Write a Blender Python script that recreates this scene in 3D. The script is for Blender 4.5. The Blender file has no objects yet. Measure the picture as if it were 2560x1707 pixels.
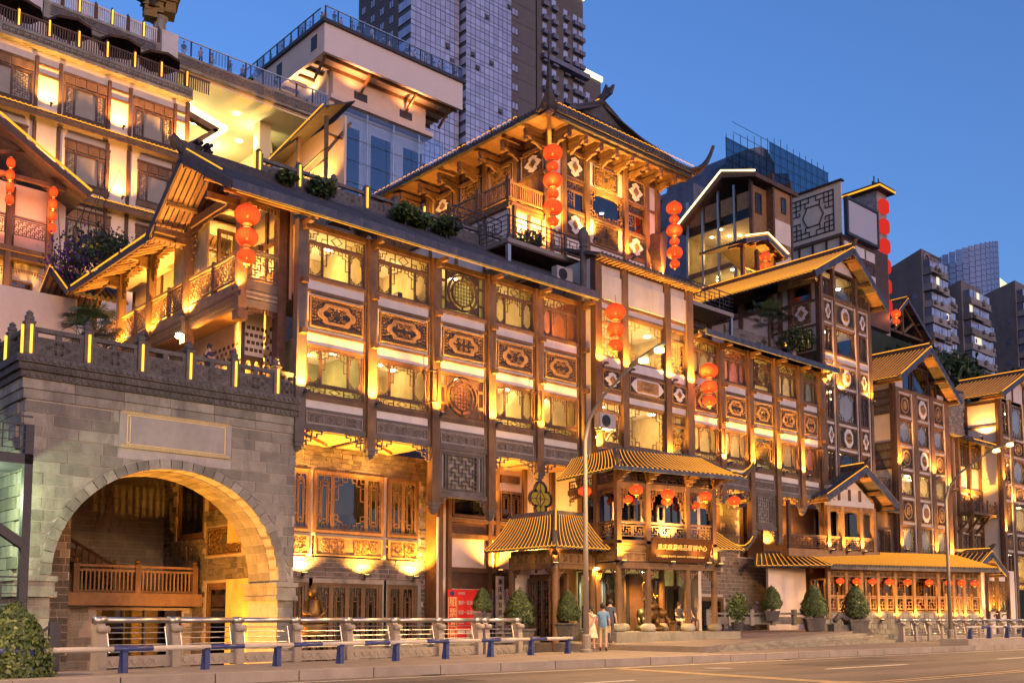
import bpy, math, random
from math import sin, cos, pi, radians, sqrt, atan2, tan
from mathutils import Vector, Matrix
random.seed(7)
scene = bpy.context.scene
col = scene.collection

# ------------------------------------------------------------------ camera
EYE = 1.13
cam_d = bpy.data.cameras.new('camera')
cam_d.sensor_width = 36.0
cam_d.lens = 36.21
cam_d.shift_y = 0.1823
cam_d.clip_start = 0.3
cam_d.clip_end = 3000
cam = bpy.data.objects.new('camera', cam_d)
cam.location = (0, 0, EYE)
cam.rotation_euler = (radians(95.1), 0, radians(-42.0))
col.objects.link(cam)
scene.camera = cam

# ------------------------------------------------------------------ sky, sun, exposure
world = bpy.data.worlds.new('World'); scene.world = world; world.use_nodes = True
wt = world.node_tree; wt.nodes.clear()
wo = wt.nodes.new('ShaderNodeOutputWorld'); bg = wt.nodes.new('ShaderNodeBackground')
sky = wt.nodes.new('ShaderNodeTexSky'); sky.sky_type = 'NISHITA'; sky.sun_disc = False
SUN_EL, SUN_AZ = 7.0, 260.0          # degrees; azimuth measured from +X towards +Y
sky.sun_elevation = radians(SUN_EL)
sky.sun_rotation = radians(90 - SUN_AZ)
sky.altitude = 300; sky.air_density = 1.3; sky.dust_density = 3.2; sky.ozone_density = 6.0
tint = wt.nodes.new('ShaderNodeMix'); tint.data_type = 'RGBA'; tint.blend_type = 'MULTIPLY'; tint.inputs[0].default_value = 1; tint.inputs[7].default_value = (1.62, 1.06, 1.12, 1)
wt.links.new(sky.outputs[0], tint.inputs[6]); wt.links.new(tint.outputs[2], bg.inputs[0]); wt.links.new(bg.outputs[0], wo.inputs[0])
bg.inputs[1].default_value = 0.15
sun_d = bpy.data.lights.new('sun', 'SUN'); sun_d.energy = 0.06; sun_d.angle = radians(15); sun_d.color = (1.0, 0.80, 0.66)
sun = bpy.data.objects.new('sun', sun_d); col.objects.link(sun)
sun.location = (0, -20, 60)
_el = radians(SUN_EL)
_d = Vector((cos(radians(SUN_AZ)) * cos(_el), sin(radians(SUN_AZ)) * cos(_el), sin(_el)))
sun.rotation_euler = _d.to_track_quat('Z', 'Y').to_euler()
vs = scene.view_settings
vs.view_transform = 'Standard'; vs.look = 'None'; vs.exposure = 1.2; vs.gamma = 1.0; vs.use_curve_mapping = False
scene.render.engine = 'CYCLES'
cy = scene.cycles
cy.use_denoising = True
cy.max_bounces = 5; cy.diffuse_bounces = 2; cy.glossy_bounces = 2; cy.transmission_bounces = 4; cy.transparent_max_bounces = 12
cy.sample_clamp_indirect = 3.0; cy.sample_clamp_direct = 0.0; cy.caustics_reflective = False; cy.caustics_refractive = False
cy.use_light_tree = True

# ------------------------------------------------------------------ scale: the buildings were measured in units of 1.15 m from the eye
S = 1.15
def W(x, y, z):
    return (S * x, S * y, EYE + S * (z - EYE))

# ------------------------------------------------------------------ mesh builder
class MB:
    def __init__(s): s.v = []; s.f = []; s.m = []; s.cm = 0
    def quadbox(s, p):      # 8 points: 4 bottom ccw, 4 top ccw
        n = len(s.v); s.v += [tuple(q) for q in p]
        for f in ((3, 2, 1, 0), (4, 5, 6, 7), (0, 1, 5, 4), (1, 2, 6, 5), (2, 3, 7, 6), (3, 0, 4, 7)):
            s.f.append(tuple(n + i for i in f)); s.m.append(s.cm)
        return s
    def box(s, x0, x1, y0, y1, z0, z1):
        return s.quadbox([(x0, y0, z0), (x1, y0, z0), (x1, y1, z0), (x0, y1, z0), (x0, y0, z1), (x1, y0, z1), (x1, y1, z1), (x0, y1, z1)])
    def face(s, pts):
        n = len(s.v); s.v += [tuple(q) for q in pts]; s.f.append(tuple(range(n, n + len(pts)))); s.m.append(s.cm); return s
    def prism(s, pts, off):     # polygon extruded by a vector
        n = len(s.v); k = len(pts); o = Vector(off)
        s.v += [tuple(q) for q in pts] + [tuple(Vector(q) + o) for q in pts]
        s.f.append(tuple(range(n + k - 1, n - 1, -1))); s.m.append(s.cm)
        s.f.append(tuple(range(n + k, n + 2 * k))); s.m.append(s.cm)
        for i in range(k):
            j = (i + 1) % k
            s.f.append((n + i, n + j, n + k + j, n + k + i)); s.m.append(s.cm)
        return s
    def bar(s, a, b, w, h=None, upv=(0, 0, 1)):    # rectangular bar from a to b, w across, h along upv
        a = Vector(a); b = Vector(b); d = b - a
        if d.length < 1e-6: return s
        d.normalize(); u = Vector(upv)
        if abs(d.dot(u)) > .95: u = Vector((0, 1, 0)) if abs(d.y) < .9 else Vector((1, 0, 0))
        r = d.cross(u).normalized(); u = r.cross(d).normalized(); h = w if h is None else h
        r = r * (w / 2); u = u * (h / 2)
        return s.quadbox([a - r - u, a + r - u, b + r - u, b - r - u, a - r + u, a + r + u, b + r + u, b - r + u])
    def tube(s, pts, r, n=6, r2=None, cap=True):
        pts = [Vector(p) for p in pts]; base = len(s.v); k = len(pts)
        ref = None
        for i, p in enumerate(pts):
            d = (pts[min(i + 1, k - 1)] - pts[max(i - 1, 0)])
            if d.length < 1e-9: d = Vector((0, 0, 1))
            d.normalize()
            if ref is None or abs(ref.dot(d)) > .98:
                ref = Vector((0, 0, 1)) if abs(d.z) < .9 else Vector((1, 0, 0))
            x = d.cross(ref).normalized(); y = x.cross(d).normalized(); ref = y
            rr = r if r2 is None else r + (r2 - r) * i / max(1, k - 1)
            if isinstance(r, (list, tuple)): rr = r[i]
            for j in range(n):
                a = 2 * pi * j / n
                s.v.append(tuple(p + x * (rr * cos(a)) + y * (rr * sin(a))))
        for i in range(k - 1):
            for j in range(n):
                j2 = (j + 1) % n
                s.f.append((base + i * n + j, base + i * n + j2, base + (i + 1) * n + j2, base + (i + 1) * n + j)); s.m.append(s.cm)
        if cap:
            s.f.append(tuple(base + j for j in range(n - 1, -1, -1))); s.m.append(s.cm)
            s.f.append(tuple(base + (k - 1) * n + j for j in range(n))); s.m.append(s.cm)
        return s
    def lathe(s, prof, c=(0, 0, 0), n=16, wob=0, axis='z'):   # prof: list of (r, z)
        base = len(s.v); k = len(prof)
        for i, (r, z) in enumerate(prof):
            for j in range(n):
                a = 2 * pi * j / n; rr = r * (1 - (wob if j % 2 else 0))
                if axis == 'z': s.v.append((c[0] + rr * cos(a), c[1] + rr * sin(a), c[2] + z))
                elif axis == 'y': s.v.append((c[0] + rr * cos(a), c[1] + z, c[2] + rr * sin(a)))
                else: s.v.append((c[0] + z, c[1] + rr * cos(a), c[2] + rr * sin(a)))
        for i in range(k - 1):
            for j in range(n):
                j2 = (j + 1) % n
                s.f.append((base + i * n + j, base + i * n + j2, base + (i + 1) * n + j2, base + (i + 1) * n + j)); s.m.append(s.cm)
        s.f.append(tuple(base + j for j in range(n - 1, -1, -1))); s.m.append(s.cm)
        s.f.append(tuple(base + (k - 1) * n + j for j in range(n))); s.m.append(s.cm)
        return s
    def ring(s, c, r0, r1, y0, y1, n=24, sx=1.0, sz=1.0, a0=0, a1=2 * pi):    # ring in the x-z plane, thick in y
        full = abs(a1 - a0 - 2 * pi) < 1e-6; m = n if full else n + 1; base = len(s.v)
        for j in range(m):
            a = a0 + (a1 - a0) * j / n
            for r, y in ((r0, y0), (r1, y0), (r1, y1), (r0, y1)):
                s.v.append((c[0] + sx * r * cos(a), c[1] + y, c[2] + sz * r * sin(a)))
        for j in range(n):
            j2 = (j + 1) % m
            for q in range(4):
                q2 = (q + 1) % 4
                s.f.append((base + j * 4 + q, base + j * 4 + q2, base + j2 * 4 + q2, base + j2 * 4 + q)); s.m.append(s.cm)
        return s
    def poly_xz(s, pts, y0, y1):        # polygon given in (x,z), thick in y
        return s.prism([(x, y0, z) for x, z in pts], (0, y1 - y0, 0))
    def mesh(s, name, mats, smooth=False, scale=True):
        k = S if scale else 1.0
        me = bpy.data.meshes.new(name)
        me.from_pydata([(x * k, y * k, z * k) for x, y, z in s.v], [], s.f)
        for m in (mats if isinstance(mats, (list, tuple)) else [mats]): me.materials.append(m)
        if any(s.m): me.polygons.foreach_set('material_index', s.m)
        if smooth: me.polygons.foreach_set('use_smooth', [True] * len(me.polygons))
        me.update()
        return me

def tag(o, label=None, cat=None, group=None, kind=None):
    if label: o['label'] = label
    if cat: o['category'] = cat
    if group: o['group'] = group
    if kind: o['kind'] = kind
    return o
def empty(name, loc=(0, 0, 0), rz=0, label=None, cat=None, group=None):
    o = bpy.data.objects.new(name, None); o.empty_display_size = .2
    o.location = W(*loc); o.rotation_euler = (0, 0, rz); col.objects.link(o)
    o['base'] = (loc[0], loc[1], loc[2])
    return tag(o, label, cat, group)
def obj(name, me, parent=None, loc=(0, 0, 0), rz=0, rot=None, top=False):
    """links mesh data; loc is in building units, relative to the parent (or a world point when top-level)"""
    o = bpy.data.objects.new(name, me); col.objects.link(o)
    if parent is None: o.location = W(*loc)
    else:
        o.parent = parent; o.location = (loc[0] * S, loc[1] * S, loc[2] * S)
    o.rotation_euler = rot if rot else (0, 0, rz)
    return o
_cache = {}
def cached(key, fn):
    key = (S,) + tuple(round(k, 3) if isinstance(k, float) else k for k in key)
    if key not in _cache: _cache[key] = fn()
    return _cache[key]
def copy_tree(o, parent=None):
    c = o.copy(); col.objects.link(c)
    if parent is not None: c.parent = parent
    for ch in list(o.children): copy_tree(ch, c)
    return c
ORD = ['first', 'second', 'third', 'fourth', 'fifth', 'sixth', 'seventh', 'eighth', 'ninth', 'tenth', 'eleventh', 'twelfth', 'thirteenth', 'fourteenth', 'fifteenth', 'sixteenth']

# ------------------------------------------------------------------ materials
def _mat(name):
    m = bpy.data.materials.new(name); m.use_nodes = True; nt = m.node_tree
    return m, nt, nt.nodes['Principled BSDF'], nt.nodes['Material Output']
def N(nt, t, **k):
    n = nt.nodes.new(t)
    for a, b in k.items(): setattr(n, a, b)
    return n
def mat(name, c, rough=.75, var=.25, sc=2.5, bump=.15, bsc=18, orand=.12, metal=0, stain=0, stain_col=(.05, .045, .04), aniso=(1, 1, 1), spec=.35, stain_sc=.8):
    m, nt, bs, out = _mat(name); L = nt.links.new
    geo = N(nt, 'ShaderNodeNewGeometry'); mp = N(nt, 'ShaderNodeMapping'); mp.inputs['Scale'].default_value = aniso
    L(geo.outputs['Position'], mp.inputs['Vector'])
    n1 = N(nt, 'ShaderNodeTexNoise'); n1.inputs['Scale'].default_value = sc; n1.inputs['Detail'].default_value = 6; n1.inputs['Roughness'].default_value = .65
    L(mp.outputs[0], n1.inputs['Vector'])
    mr = N(nt, 'ShaderNodeMapRange'); mr.inputs[1].default_value = .3; mr.inputs[2].default_value = .7; mr.inputs[3].default_value = 1 - var; mr.inputs[4].default_value = 1 + var
    L(n1.outputs[0], mr.inputs[0])
    oi = N(nt, 'ShaderNodeObjectInfo'); mo = N(nt, 'ShaderNodeMapRange'); mo.inputs[3].default_value = 1 - orand; mo.inputs[4].default_value = 1 + orand
    L(oi.outputs['Random'], mo.inputs[0])
    mu = N(nt, 'ShaderNodeMath', operation='MULTIPLY'); L(mr.outputs[0], mu.inputs[0]); L(mo.outputs[0], mu.inputs[1])
    vm = N(nt, 'ShaderNodeVectorMath', operation='SCALE'); vm.inputs[0].default_value = c[:3]; L(mu.outputs[0], vm.inputs['Scale'])
    last = vm.outputs[0]
    if stain:
        n2 = N(nt, 'ShaderNodeTexNoise'); n2.inputs['Scale'].default_value = stain_sc; n2.inputs['Detail'].default_value = 8; n2.inputs['Roughness'].default_value = .7
        mp2 = N(nt, 'ShaderNodeMapping'); mp2.inputs['Scale'].default_value = (1.6, 1.6, .5); L(geo.outputs['Position'], mp2.inputs[0]); L(mp2.outputs[0], n2.inputs['Vector'])
        r2 = N(nt, 'ShaderNodeMapRange'); r2.inputs[1].default_value = .48; r2.inputs[2].default_value = .75; r2.inputs[3].default_value = 0; r2.inputs[4].default_value = stain
        L(n2.outputs[0], r2.inputs[0])
        mx = N(nt, 'ShaderNodeMix', data_type='RGBA'); L(r2.outputs[0], mx.inputs['Factor']); L(last, mx.inputs[6]); mx.inputs[7].default_value = (*stain_col, 1)
        last = mx.outputs[2]
    L(last, bs.inputs['Base Color'])
    bs.inputs['Roughness'].default_value = rough; bs.inputs['Metallic'].default_value = metal; bs.inputs['Specular IOR Level'].default_value = spec
    if bump:
        nb = N(nt, 'ShaderNodeTexNoise'); nb.inputs['Scale'].default_value = bsc; nb.inputs['Detail'].default_value = 4; L(mp.outputs[0], nb.inputs['Vector'])
        b = N(nt, 'ShaderNodeBump'); b.inputs['Strength'].default_value = bump; b.inputs['Distance'].default_value = .03; L(nb.outputs[0], b.inputs['Height']); L(b.outputs[0], bs.inputs['Normal'])
    return m
def emis(name, c, st, sample='AUTO'):
    m, nt, bs, out = _mat(name)
    e = N(nt, 'ShaderNodeEmission'); e.inputs[0].default_value = (*c, 1); e.inputs[1].default_value = st
    nt.links.new(e.outputs[0], out.inputs[0]); m.cycles.emission_sampling = sample
    return m
def glass(name, tint=(.75, .8, .82), refl=.14, rough=.02, dark=0.0):
    m, nt, bs, out = _mat(name); L = nt.links.new
    t = N(nt, 'ShaderNodeBsdfTransparent'); t.inputs[0].default_value = (*tint, 1)
    g = N(nt, 'ShaderNodeBsdfGlossy'); g.inputs['Roughness'].default_value = rough; g.inputs[0].default_value = (.9, .93, 1, 1)
    lw = N(nt, 'ShaderNodeLayerWeight'); pw = N(nt, 'ShaderNodeMath', operation='POWER'); pw.inputs[1].default_value = 4.0; L(lw.outputs['Facing'], pw.inputs[0])
    ad = N(nt, 'ShaderNodeMath', operation='ADD'); ad.inputs[1].default_value = refl + .015; L(pw.outputs[0], ad.inputs[0])
    mx = N(nt, 'ShaderNodeMixShader'); L(ad.outputs[0], mx.inputs[0]); L(t.outputs[0], mx.inputs[1]); L(g.outputs[0], mx.inputs[2])
    L(mx.outputs[0], out.inputs[0]); return m
def lantern_mat(name, c, st, tr):
    m, nt, bs, out = _mat(name); L = nt.links.new
    tc = N(nt, 'ShaderNodeTexCoord'); sp = N(nt, 'ShaderNodeSeparateXYZ'); L(tc.outputs['Generated'], sp.inputs[0])
    f = N(nt, 'ShaderNodeFloatCurve'); f.mapping.curves[0].points[0].location = (0, .45); f.mapping.curves[0].points[1].location = (1, .3); f.mapping.curves[0].points.new(.4, 1.0); L(sp.outputs[2], f.inputs[1])
    g = N(nt, 'ShaderNodeTexGradient', gradient_type='RADIAL'); mp = N(nt, 'ShaderNodeMapping'); mp.inputs['Location'].default_value = (-.5, -.5, 0); L(tc.outputs['Generated'], mp.inputs[0]); L(mp.outputs[0], g.inputs[0])
    w = N(nt, 'ShaderNodeMath', operation='MULTIPLY'); w.inputs[1].default_value = 2 * pi * 22; L(g.outputs[1], w.inputs[0]); s = N(nt, 'ShaderNodeMath', operation='SINE'); L(w.outputs[0], s.inputs[0])
    a1 = N(nt, 'ShaderNodeMapRange'); a1.inputs[1].default_value = -1; a1.inputs[3].default_value = .72 * st; a1.inputs[4].default_value = 1.15 * st; L(s.outputs[0], a1.inputs[0])
    mu = N(nt, 'ShaderNodeMath', operation='MULTIPLY'); L(a1.outputs[0], mu.inputs[0]); L(f.outputs[0], mu.inputs[1])
    mc = N(nt, 'ShaderNodeMix', data_type='RGBA'); mc.inputs[6].default_value = (.9, .03, .01, 1); mc.inputs[7].default_value = (*c, 1); L(f.outputs[0], mc.inputs['Factor'])
    e = N(nt, 'ShaderNodeEmission'); L(mc.outputs[2], e.inputs[0]); L(mu.outputs[0], e.inputs[1])
    t = N(nt, 'ShaderNodeBsdfTransparent'); t.inputs[0].default_value = (1, .45, .25, 1)
    d = N(nt, 'ShaderNodeBsdfDiffuse'); d.inputs[0].default_value = (.5, .04, .015, 1)
    a = N(nt, 'ShaderNodeAddShader'); L(e.outputs[0], a.inputs[0]); L(d.outputs[0], a.inputs[1])
    mx = N(nt, 'ShaderNodeMixShader'); mx.inputs[0].default_value = tr; L(a.outputs[0], mx.inputs[1]); L(t.outputs[0], mx.inputs[2])
    L(mx.outputs[0], out.inputs[0]); m.cycles.emission_sampling = 'NONE'; return m

WOOD = mat('brown_wood', (.145, .084, .038), .6, .4, 2, .25, 30, .25, aniso=(1, 1, .5), stain=.45, stain_col=(.06, .04, .03))
WOODD = mat('dark_wood', (.085, .048, .030), .6, .35, 3, .2, 30, .2)
WOODG = mat('weathered_grey_wood', (.125, .11, .098), .75, .3, 2, .25, 30, .15, stain=.5, stain_col=(.06, .05, .05))
WOODL = mat('light_wood', (.25, .148, .066), .6, .25, 2, .2, 30, .12)
CARVE = mat('carved_wood', (.26, .16, .065), .65, .3, 6, .5, 60, .15)
CARVED = mat('carved_dark_ground', (.040, .034, .032), .8, .3, 6, .3, 60, .15)
CARVES = mat('carved_grey_relief', (.25, .22, .19), .8, .3, 5, .4, 50, .15)
PLAST = mat('aged_white_plaster', (.60, .57, .52), .85, .10, 1.2, .05, 12, .05, stain=.35, stain_col=(.28, .25, .22))
PLASTW = mat('cream_plaster', (.66, .58, .48), .85, .08, .8, .04, 12, .04, stain=.2, stain_col=(.36, .30, .24))
STONE = mat('grey_stone_block', (.262, .248, .198), .9, .22, 1.6, .5, 22, .26, stain=1.0, stain_col=(.10, .09, .085), stain_sc=.7)
STONED = mat('dark_carved_stone', (.115, .108, .10), .85, .35, 3, .6, 16, .12, stain=.5, stain_col=(.05, .05, .055))
MORT = mat('pale_mortar', (.40, .37, .33), .95, .15, 3, .3, 20, 0)
BRICK = mat('dark_grey_brick', (.13, .115, .10), .9, .35, 5, .4, 24, .45)
BRICKM = mat('brick_mortar', (.42, .37, .31), .95, .15, 4, .2, 20, 0)
TILE = mat('dark_grey_roof_tile', (.075, .068, .066), .7, .35, 4, .3, 20, .2)
FASC = mat('blue_grey_fascia', (.055, .068, .10), .6, .4, 3, .25, 22, .1, stain=.55, stain_col=(.20, .19, .19), stain_sc=1.6)
ROOFIN = mat('roof_underside', (.26, .15, .08), .7, .2, 2, .1, 20, .1)
STEEL = mat('brushed_steel', (.46, .44, .42), .4, .08, 6, .02, 40, .03, metal=1)
IRON = mat('black_iron', (.035, .035, .045), .5, .2, 6, .05, 30, .05)
CONC = mat('concrete', (.27, .24, .21), .9, .15, 1.5, .25, 20, .06, stain=.4, stain_col=(.18, .16, .14))
PAVE = mat('paving_stone', (.20, .17, .145), .85, .15, 1.2, .2, 14, .10, stain=.35, stain_col=(.13, .12, .11))
ASPH = mat('asphalt', (.125, .102, .085), .75, .45, .5, .4, 60, 0, stain=.65, stain_col=(.05, .045, .042), stain_sc=.55, aniso=(.13, 1.3, 1))
PAINT = mat('worn_white_paint', (.62, .58, .50), .7, .25, 4, .05, 30, 0)
PAINTY = mat('worn_yellow_paint', (.34, .24, .11), .7, .4, 4, .05, 30, 0)
WHITE = mat('white_enamel', (.40, .37, .33), .5, .12, 3, .02, 20, .04, stain=.45, stain_col=(.35, .3, .25))
BLUEP = mat('blue_enamel', (.03, .045, .16), .4, .15, 4, .03, 30, .05)
GLASS = glass('window_glass', (.85, .85, .82), .0)
GLASSD = glass('dusky_window_glass', (.25, .27, .33), .08)
GLASSC = glass('clear_balustrade_glass', (.85, .9, .95), .06)
CURT = mat('curtain', (.62, .60, .56), .9, .2, 3, .0, 10, .1, aniso=(6, 6, .2))
ROOMC = mat('room_ceiling', (.75, .66, .50), .8, .05, 1, 0, 10, 0)
ROOMW = mat('room_wall', (.60, .46, .20), .85, .3, .7, 0, 10, 0, stain=.5, stain_col=(.2, .12, .06))
ROOMR = mat('red_room_wall', (.40, .14, .07), .85, .3, .7, 0, 10, 0)
ROOMG = mat('olive_room_wall', (.34, .32, .14), .85, .3, .7, 0, 10, 0)
ROOML = emis('ceiling_lamp', (1, .78, .42), 26)
TUBE = emis('amber_light_tube', (1, .43, .045), 1.25, 'NONE')
NEON = emis('gold_neon_line', (1, .36, .025), .8, 'NONE')
NEONW = emis('warm_white_strip', (1, .72, .30), 1.5, 'NONE')
BULB = emis('lamp_bulb', (1, .5, .1), 7, 'NONE')
LRED = lantern_mat('red_lantern_silk', (1, .12, .022), .40, .14)
LGOLD = emis('lantern_tassel', (1, .35, .03), 1.2, 'NONE')
LEAF = mat('leaf', (.035, .065, .016), .5, .5, 5, 0, 10, .3, spec=.5)
LEAFL = mat('light_leaf', (.09, .13, .025), .5, .4, 5, 0, 10, .3, spec=.5)
BARK = mat('bark', (.08, .055, .04), .9, .3, 6, .4, 30, .2)
PURP = mat('purple_blossom', (.12, .03, .30), .6, .4, 5, 0, 10, .2)
GOLD = mat('gilded_bronze', (.16, .095, .03), .45, .3, 5, .2, 30, .05, metal=.8)
RED = mat('red_paint', (.62, .025, .02), .6, .1, 3, .02, 20, .03)
GOLDP = mat('gold_paint', (.85, .62, .22), .5, .1, 3, .02, 20, .03)
INK = mat('black_lettering', (.015, .015, .02), .6, .1, 3, 0, 20, 0)
SIGNB = mat('brushed_copper_board', (.10, .045, .02), .5, .25, 2, .03, 30, 0, metal=.5, aniso=(14, 14, .3))
POLE = mat('grey_painted_steel', (.20, .185, .165), .5, .1, 3, .02, 20, 0, metal=.2)
TERRA = mat('terrace_slab', (.33, .30, .27), .9, .12, 1, .1, 15, .04)
# ------------------------------------------------------------------ components (local frame: x along the face, y into the building, z up)
class Face:
    """a wall face of a thing: put() places parts in the face's own frame"""
    def __init__(s, thing, x=0, y=0, z=0, rz=0): s.t = thing; s.x = x; s.y = y; s.z = z; s.rz = rz
    def put(s, name, me, x=0, y=0, z=0, rz=0, parent=None):
        if parent is not None: return obj(name, me, parent, (x, y, z), rz)
        c, n = cos(s.rz), sin(s.rz)
        return obj(name, me, s.t, (s.x + x * c - y * n, s.y + x * n + y * c, s.z + z), s.rz + rz)
    def box(s, name, m, x0, x1, y0, y1, z0, z1):
        w, d, h = x1 - x0, y1 - y0, z1 - z0
        me = cached(('box', w, d, h, m.name), lambda: MB().box(-w / 2, w / 2, 0, d, 0, h).mesh(name, m))
        return s.put(name, me, (x0 + x1) / 2, y0, z0)
def bx(parent, name, m, x0, x1, y0, y1, z0, z1):
    w, d, h = x1 - x0, y1 - y0, z1 - z0
    me = cached(('bx', w, d, h, m.name), lambda: MB().box(-w / 2, w / 2, -d / 2, d / 2, 0, h).mesh(name, m))
    return obj(name, me, parent, ((x0 + x1) / 2, (y0 + y1) / 2, z0))

def segs(mb, pts, y0, y1, t):
    for (a, b), (c, d) in zip(pts[:-1], pts[1:]):
        if abs(a - c) < 1e-6: mb.box(a - t / 2, a + t / 2, y0, y1, min(b, d) - t / 2, max(b, d) + t / 2)
        elif abs(b - d) < 1e-6: mb.box(min(a, c), max(a, c), y0, y1, b - t / 2, b + t / 2)
        else: mb.bar((a, (y0 + y1) / 2, b), (c, (y0 + y1) / 2, d), t, abs(y1 - y0), (0, 1, 0))
def fret(mb, x0, x1, z0, z1, y0, y1, kind, t=.022, seed=0):
    w, h = x1 - x0, z1 - z0; R = random.Random(seed * 7 + int(w * 100))
    def P(u, v): return (x0 + u * w, z0 + v * h)
    if kind in ('corner', 'top'):
        a = min(w, h) * .13
        for sx in (0, 1):
            for sz in ((1,) if kind == 'top' else (0, 1)):
                X = lambda q: (x0 + q) if sx == 0 else (x1 - q)
                Zz = lambda q: (z0 + q) if sz == 0 else (z1 - q)
                k = 1.6 if sz else 1.0
                segs(mb, [(X(0), Zz(3 * a * k)), (X(a), Zz(3 * a * k)), (X(a), Zz(1.6 * a)), (X(2 * a), Zz(1.6 * a)), (X(2 * a), Zz(.9 * a)), (X(3.2 * a), Zz(.9 * a)), (X(3.2 * a), Zz(0))], y0, y1, t)
                segs(mb, [(X(0), Zz(2 * a)), (X(a), Zz(2 * a))], y0, y1, t); segs(mb, [(X(2 * a), Zz(0)), (X(2 * a), Zz(.9 * a))], y0, y1, t)
                segs(mb, [(X(0), Zz(.9 * a)), (X(a), Zz(.9 * a)), (X(a), Zz(0))], y0, y1, t)
    elif kind == 'grid':
        n = max(2, int(round(w / .16))); m = max(2, int(round(h / .16)))
        for i in range(1, n):
            for j in range(m):
                if (i + j) % 3 != 0: segs(mb, [P(i / n, j / m), P(i / n, (j + 1) / m)], y0, y1, t)
        for j in range(1, m):
            for i in range(n):
                if (i + 2 * j) % 3 != 1: segs(mb, [P(i / n, j / m), P((i + 1) / n, j / m)], y0, y1, t)
    elif kind == 'door':
        for q in (.18, .3):
            segs(mb, [P(q, q * .6), P(1 - q, q * .6), P(1 - q, 1 - q * .6), P(q, 1 - q * .6), P(q, q * .6)], y0, y1, t)
        for v in (.25, .5, .75):
            segs(mb, [P(0, v), P(.18, v)], y0, y1, t); segs(mb, [P(.82, v), P(1, v)], y0, y1, t)
        segs(mb, [P(.5, 0), P(.5, .11)], y0, y1, t); segs(mb, [P(.5, .89), P(.5, 1)], y0, y1, t)
        for u in (.3, .7): segs(mb, [P(u, .18), P(u, .06)], y0, y1, t); segs(mb, [P(u, .82), P(u, .94)], y0, y1, t)
    elif kind == 'transom':
        n = 3
        for i in range(1, n): segs(mb, [P(i / n, 0), P(i / n, 1)], y0, y1, t * 1.5)
        for i in (0, 2):
            u = i / n; q = 1 / n
            sg = 1 if i == 0 else -1; b = u if i == 0 else u + q
            segs(mb, [P(b, .3), P(b + sg * q * .25, .3), P(b + sg * q * .25, .7), P(b + sg * q * .5, .7), P(b + sg * q * .5, 1)], y0, y1, t)
            segs(mb, [P(b, .62), P(b + sg * q * .12, .62), P(b + sg * q * .12, .1), P(b + sg * q * .4, .1), P(b + sg * q * .4, .5)], y0, y1, t)
            segs(mb, [P(b + sg * q * .7, 0), P(b + sg * q * .7, .4), P(b + sg * q, .4)], y0, y1, t)
        segs(mb, [P(.5, .05), P(.6, .5), P(.5, .95), P(.4, .5), P(.5, .05)], y0, y1, t)
    elif kind == 'wan':       # swastika-like meander lattice of balcony rails
        n = max(2, int(round(w / .19))); m = max(2, int(round(h / .19)))
        for i in range(n):
            for j in range(m):
                a, b = i / n, j / m; p, q = 1 / n, 1 / m
                if (i + j) % 2 == 0:
                    segs(mb, [P(a, b + q * .5), P(a + p, b + q * .5)], y0, y1, t); segs(mb, [P(a + p * .5, b), P(a + p * .5, b + q * .5)], y0, y1, t)
                    if i + 1 < n: segs(mb, [P(a + p, b + q * .5), P(a + p, b + q)], y0, y1, t)
                else:
                    segs(mb, [P(a + p * .5, b), P(a + p * .5, b + q)], y0, y1, t); segs(mb, [P(a, b + q * .5), P(a + p * .5, b + q * .5)], y0, y1, t)
                    if j + 1 < m: segs(mb, [P(a + p * .5, b + q), P(a + p, b + q)], y0, y1, t)
    elif kind == 'key':       # greek key band
        n = max(3, int(round(w / (h * 1.25))))
        for i in range(n):
            a = i / n; p = 1 / n
            segs(mb, [P(a, .05), P(a, .95), P(a + p * .8, .95), P(a + p * .8, .3), P(a + p * .4, .3), P(a + p * .4, .62)], y0, y1, t)
            segs(mb, [P(a + p * .8, .05), P(a + p, .05)], y0, y1, t)
        segs(mb, [P(0, .05), P(1, .05)], y0, y1, t)
    elif kind == 'scroll':
        curls(mb, (x0 + x1) / 2, (z0 + z1) / 2, w, h, y0, y1, max(3, int(w * h * 26)), seed, t)
def curls(mb, cx, cz, w, h, y0, y1, n, seed=0, t=.03, sym=4):
    R = random.Random(seed + 11)
    for k in range(n):
        qx, qz = R.uniform(.06, .42) * w, R.uniform(.05, .42) * h
        r = R.uniform(.08, .16) * min(w, h * 1.3); a = R.uniform(0, 6.3); d = R.choice((-1, 1)); pts = []
        for i in range(7):
            f = i / 6; rr = r * (1 - .75 * f); an = a + d * f * 4.6
            pts.append((qx + rr * cos(an), qz + rr * sin(an)))
        for sx, sz in (((1, 1), (-1, 1), (1, -1), (-1, -1)) if sym == 4 else ((1, 1), (-1, 1))):
            for (p, q), (u, v) in zip(pts[:-1], pts[1:]):
                cl = lambda X: max(-w * .49, min(w * .49, X)); cm = lambda X: max(-h * .49, min(h * .49, X))
                mb.bar((cx + cl(sx * p), (y0 + y1) / 2, cz + cm(sz * q)), (cx + cl(sx * u), (y0 + y1) / 2, cz + cm(sz * v)), t, y1 - y0, (0, 1, 0))

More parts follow.
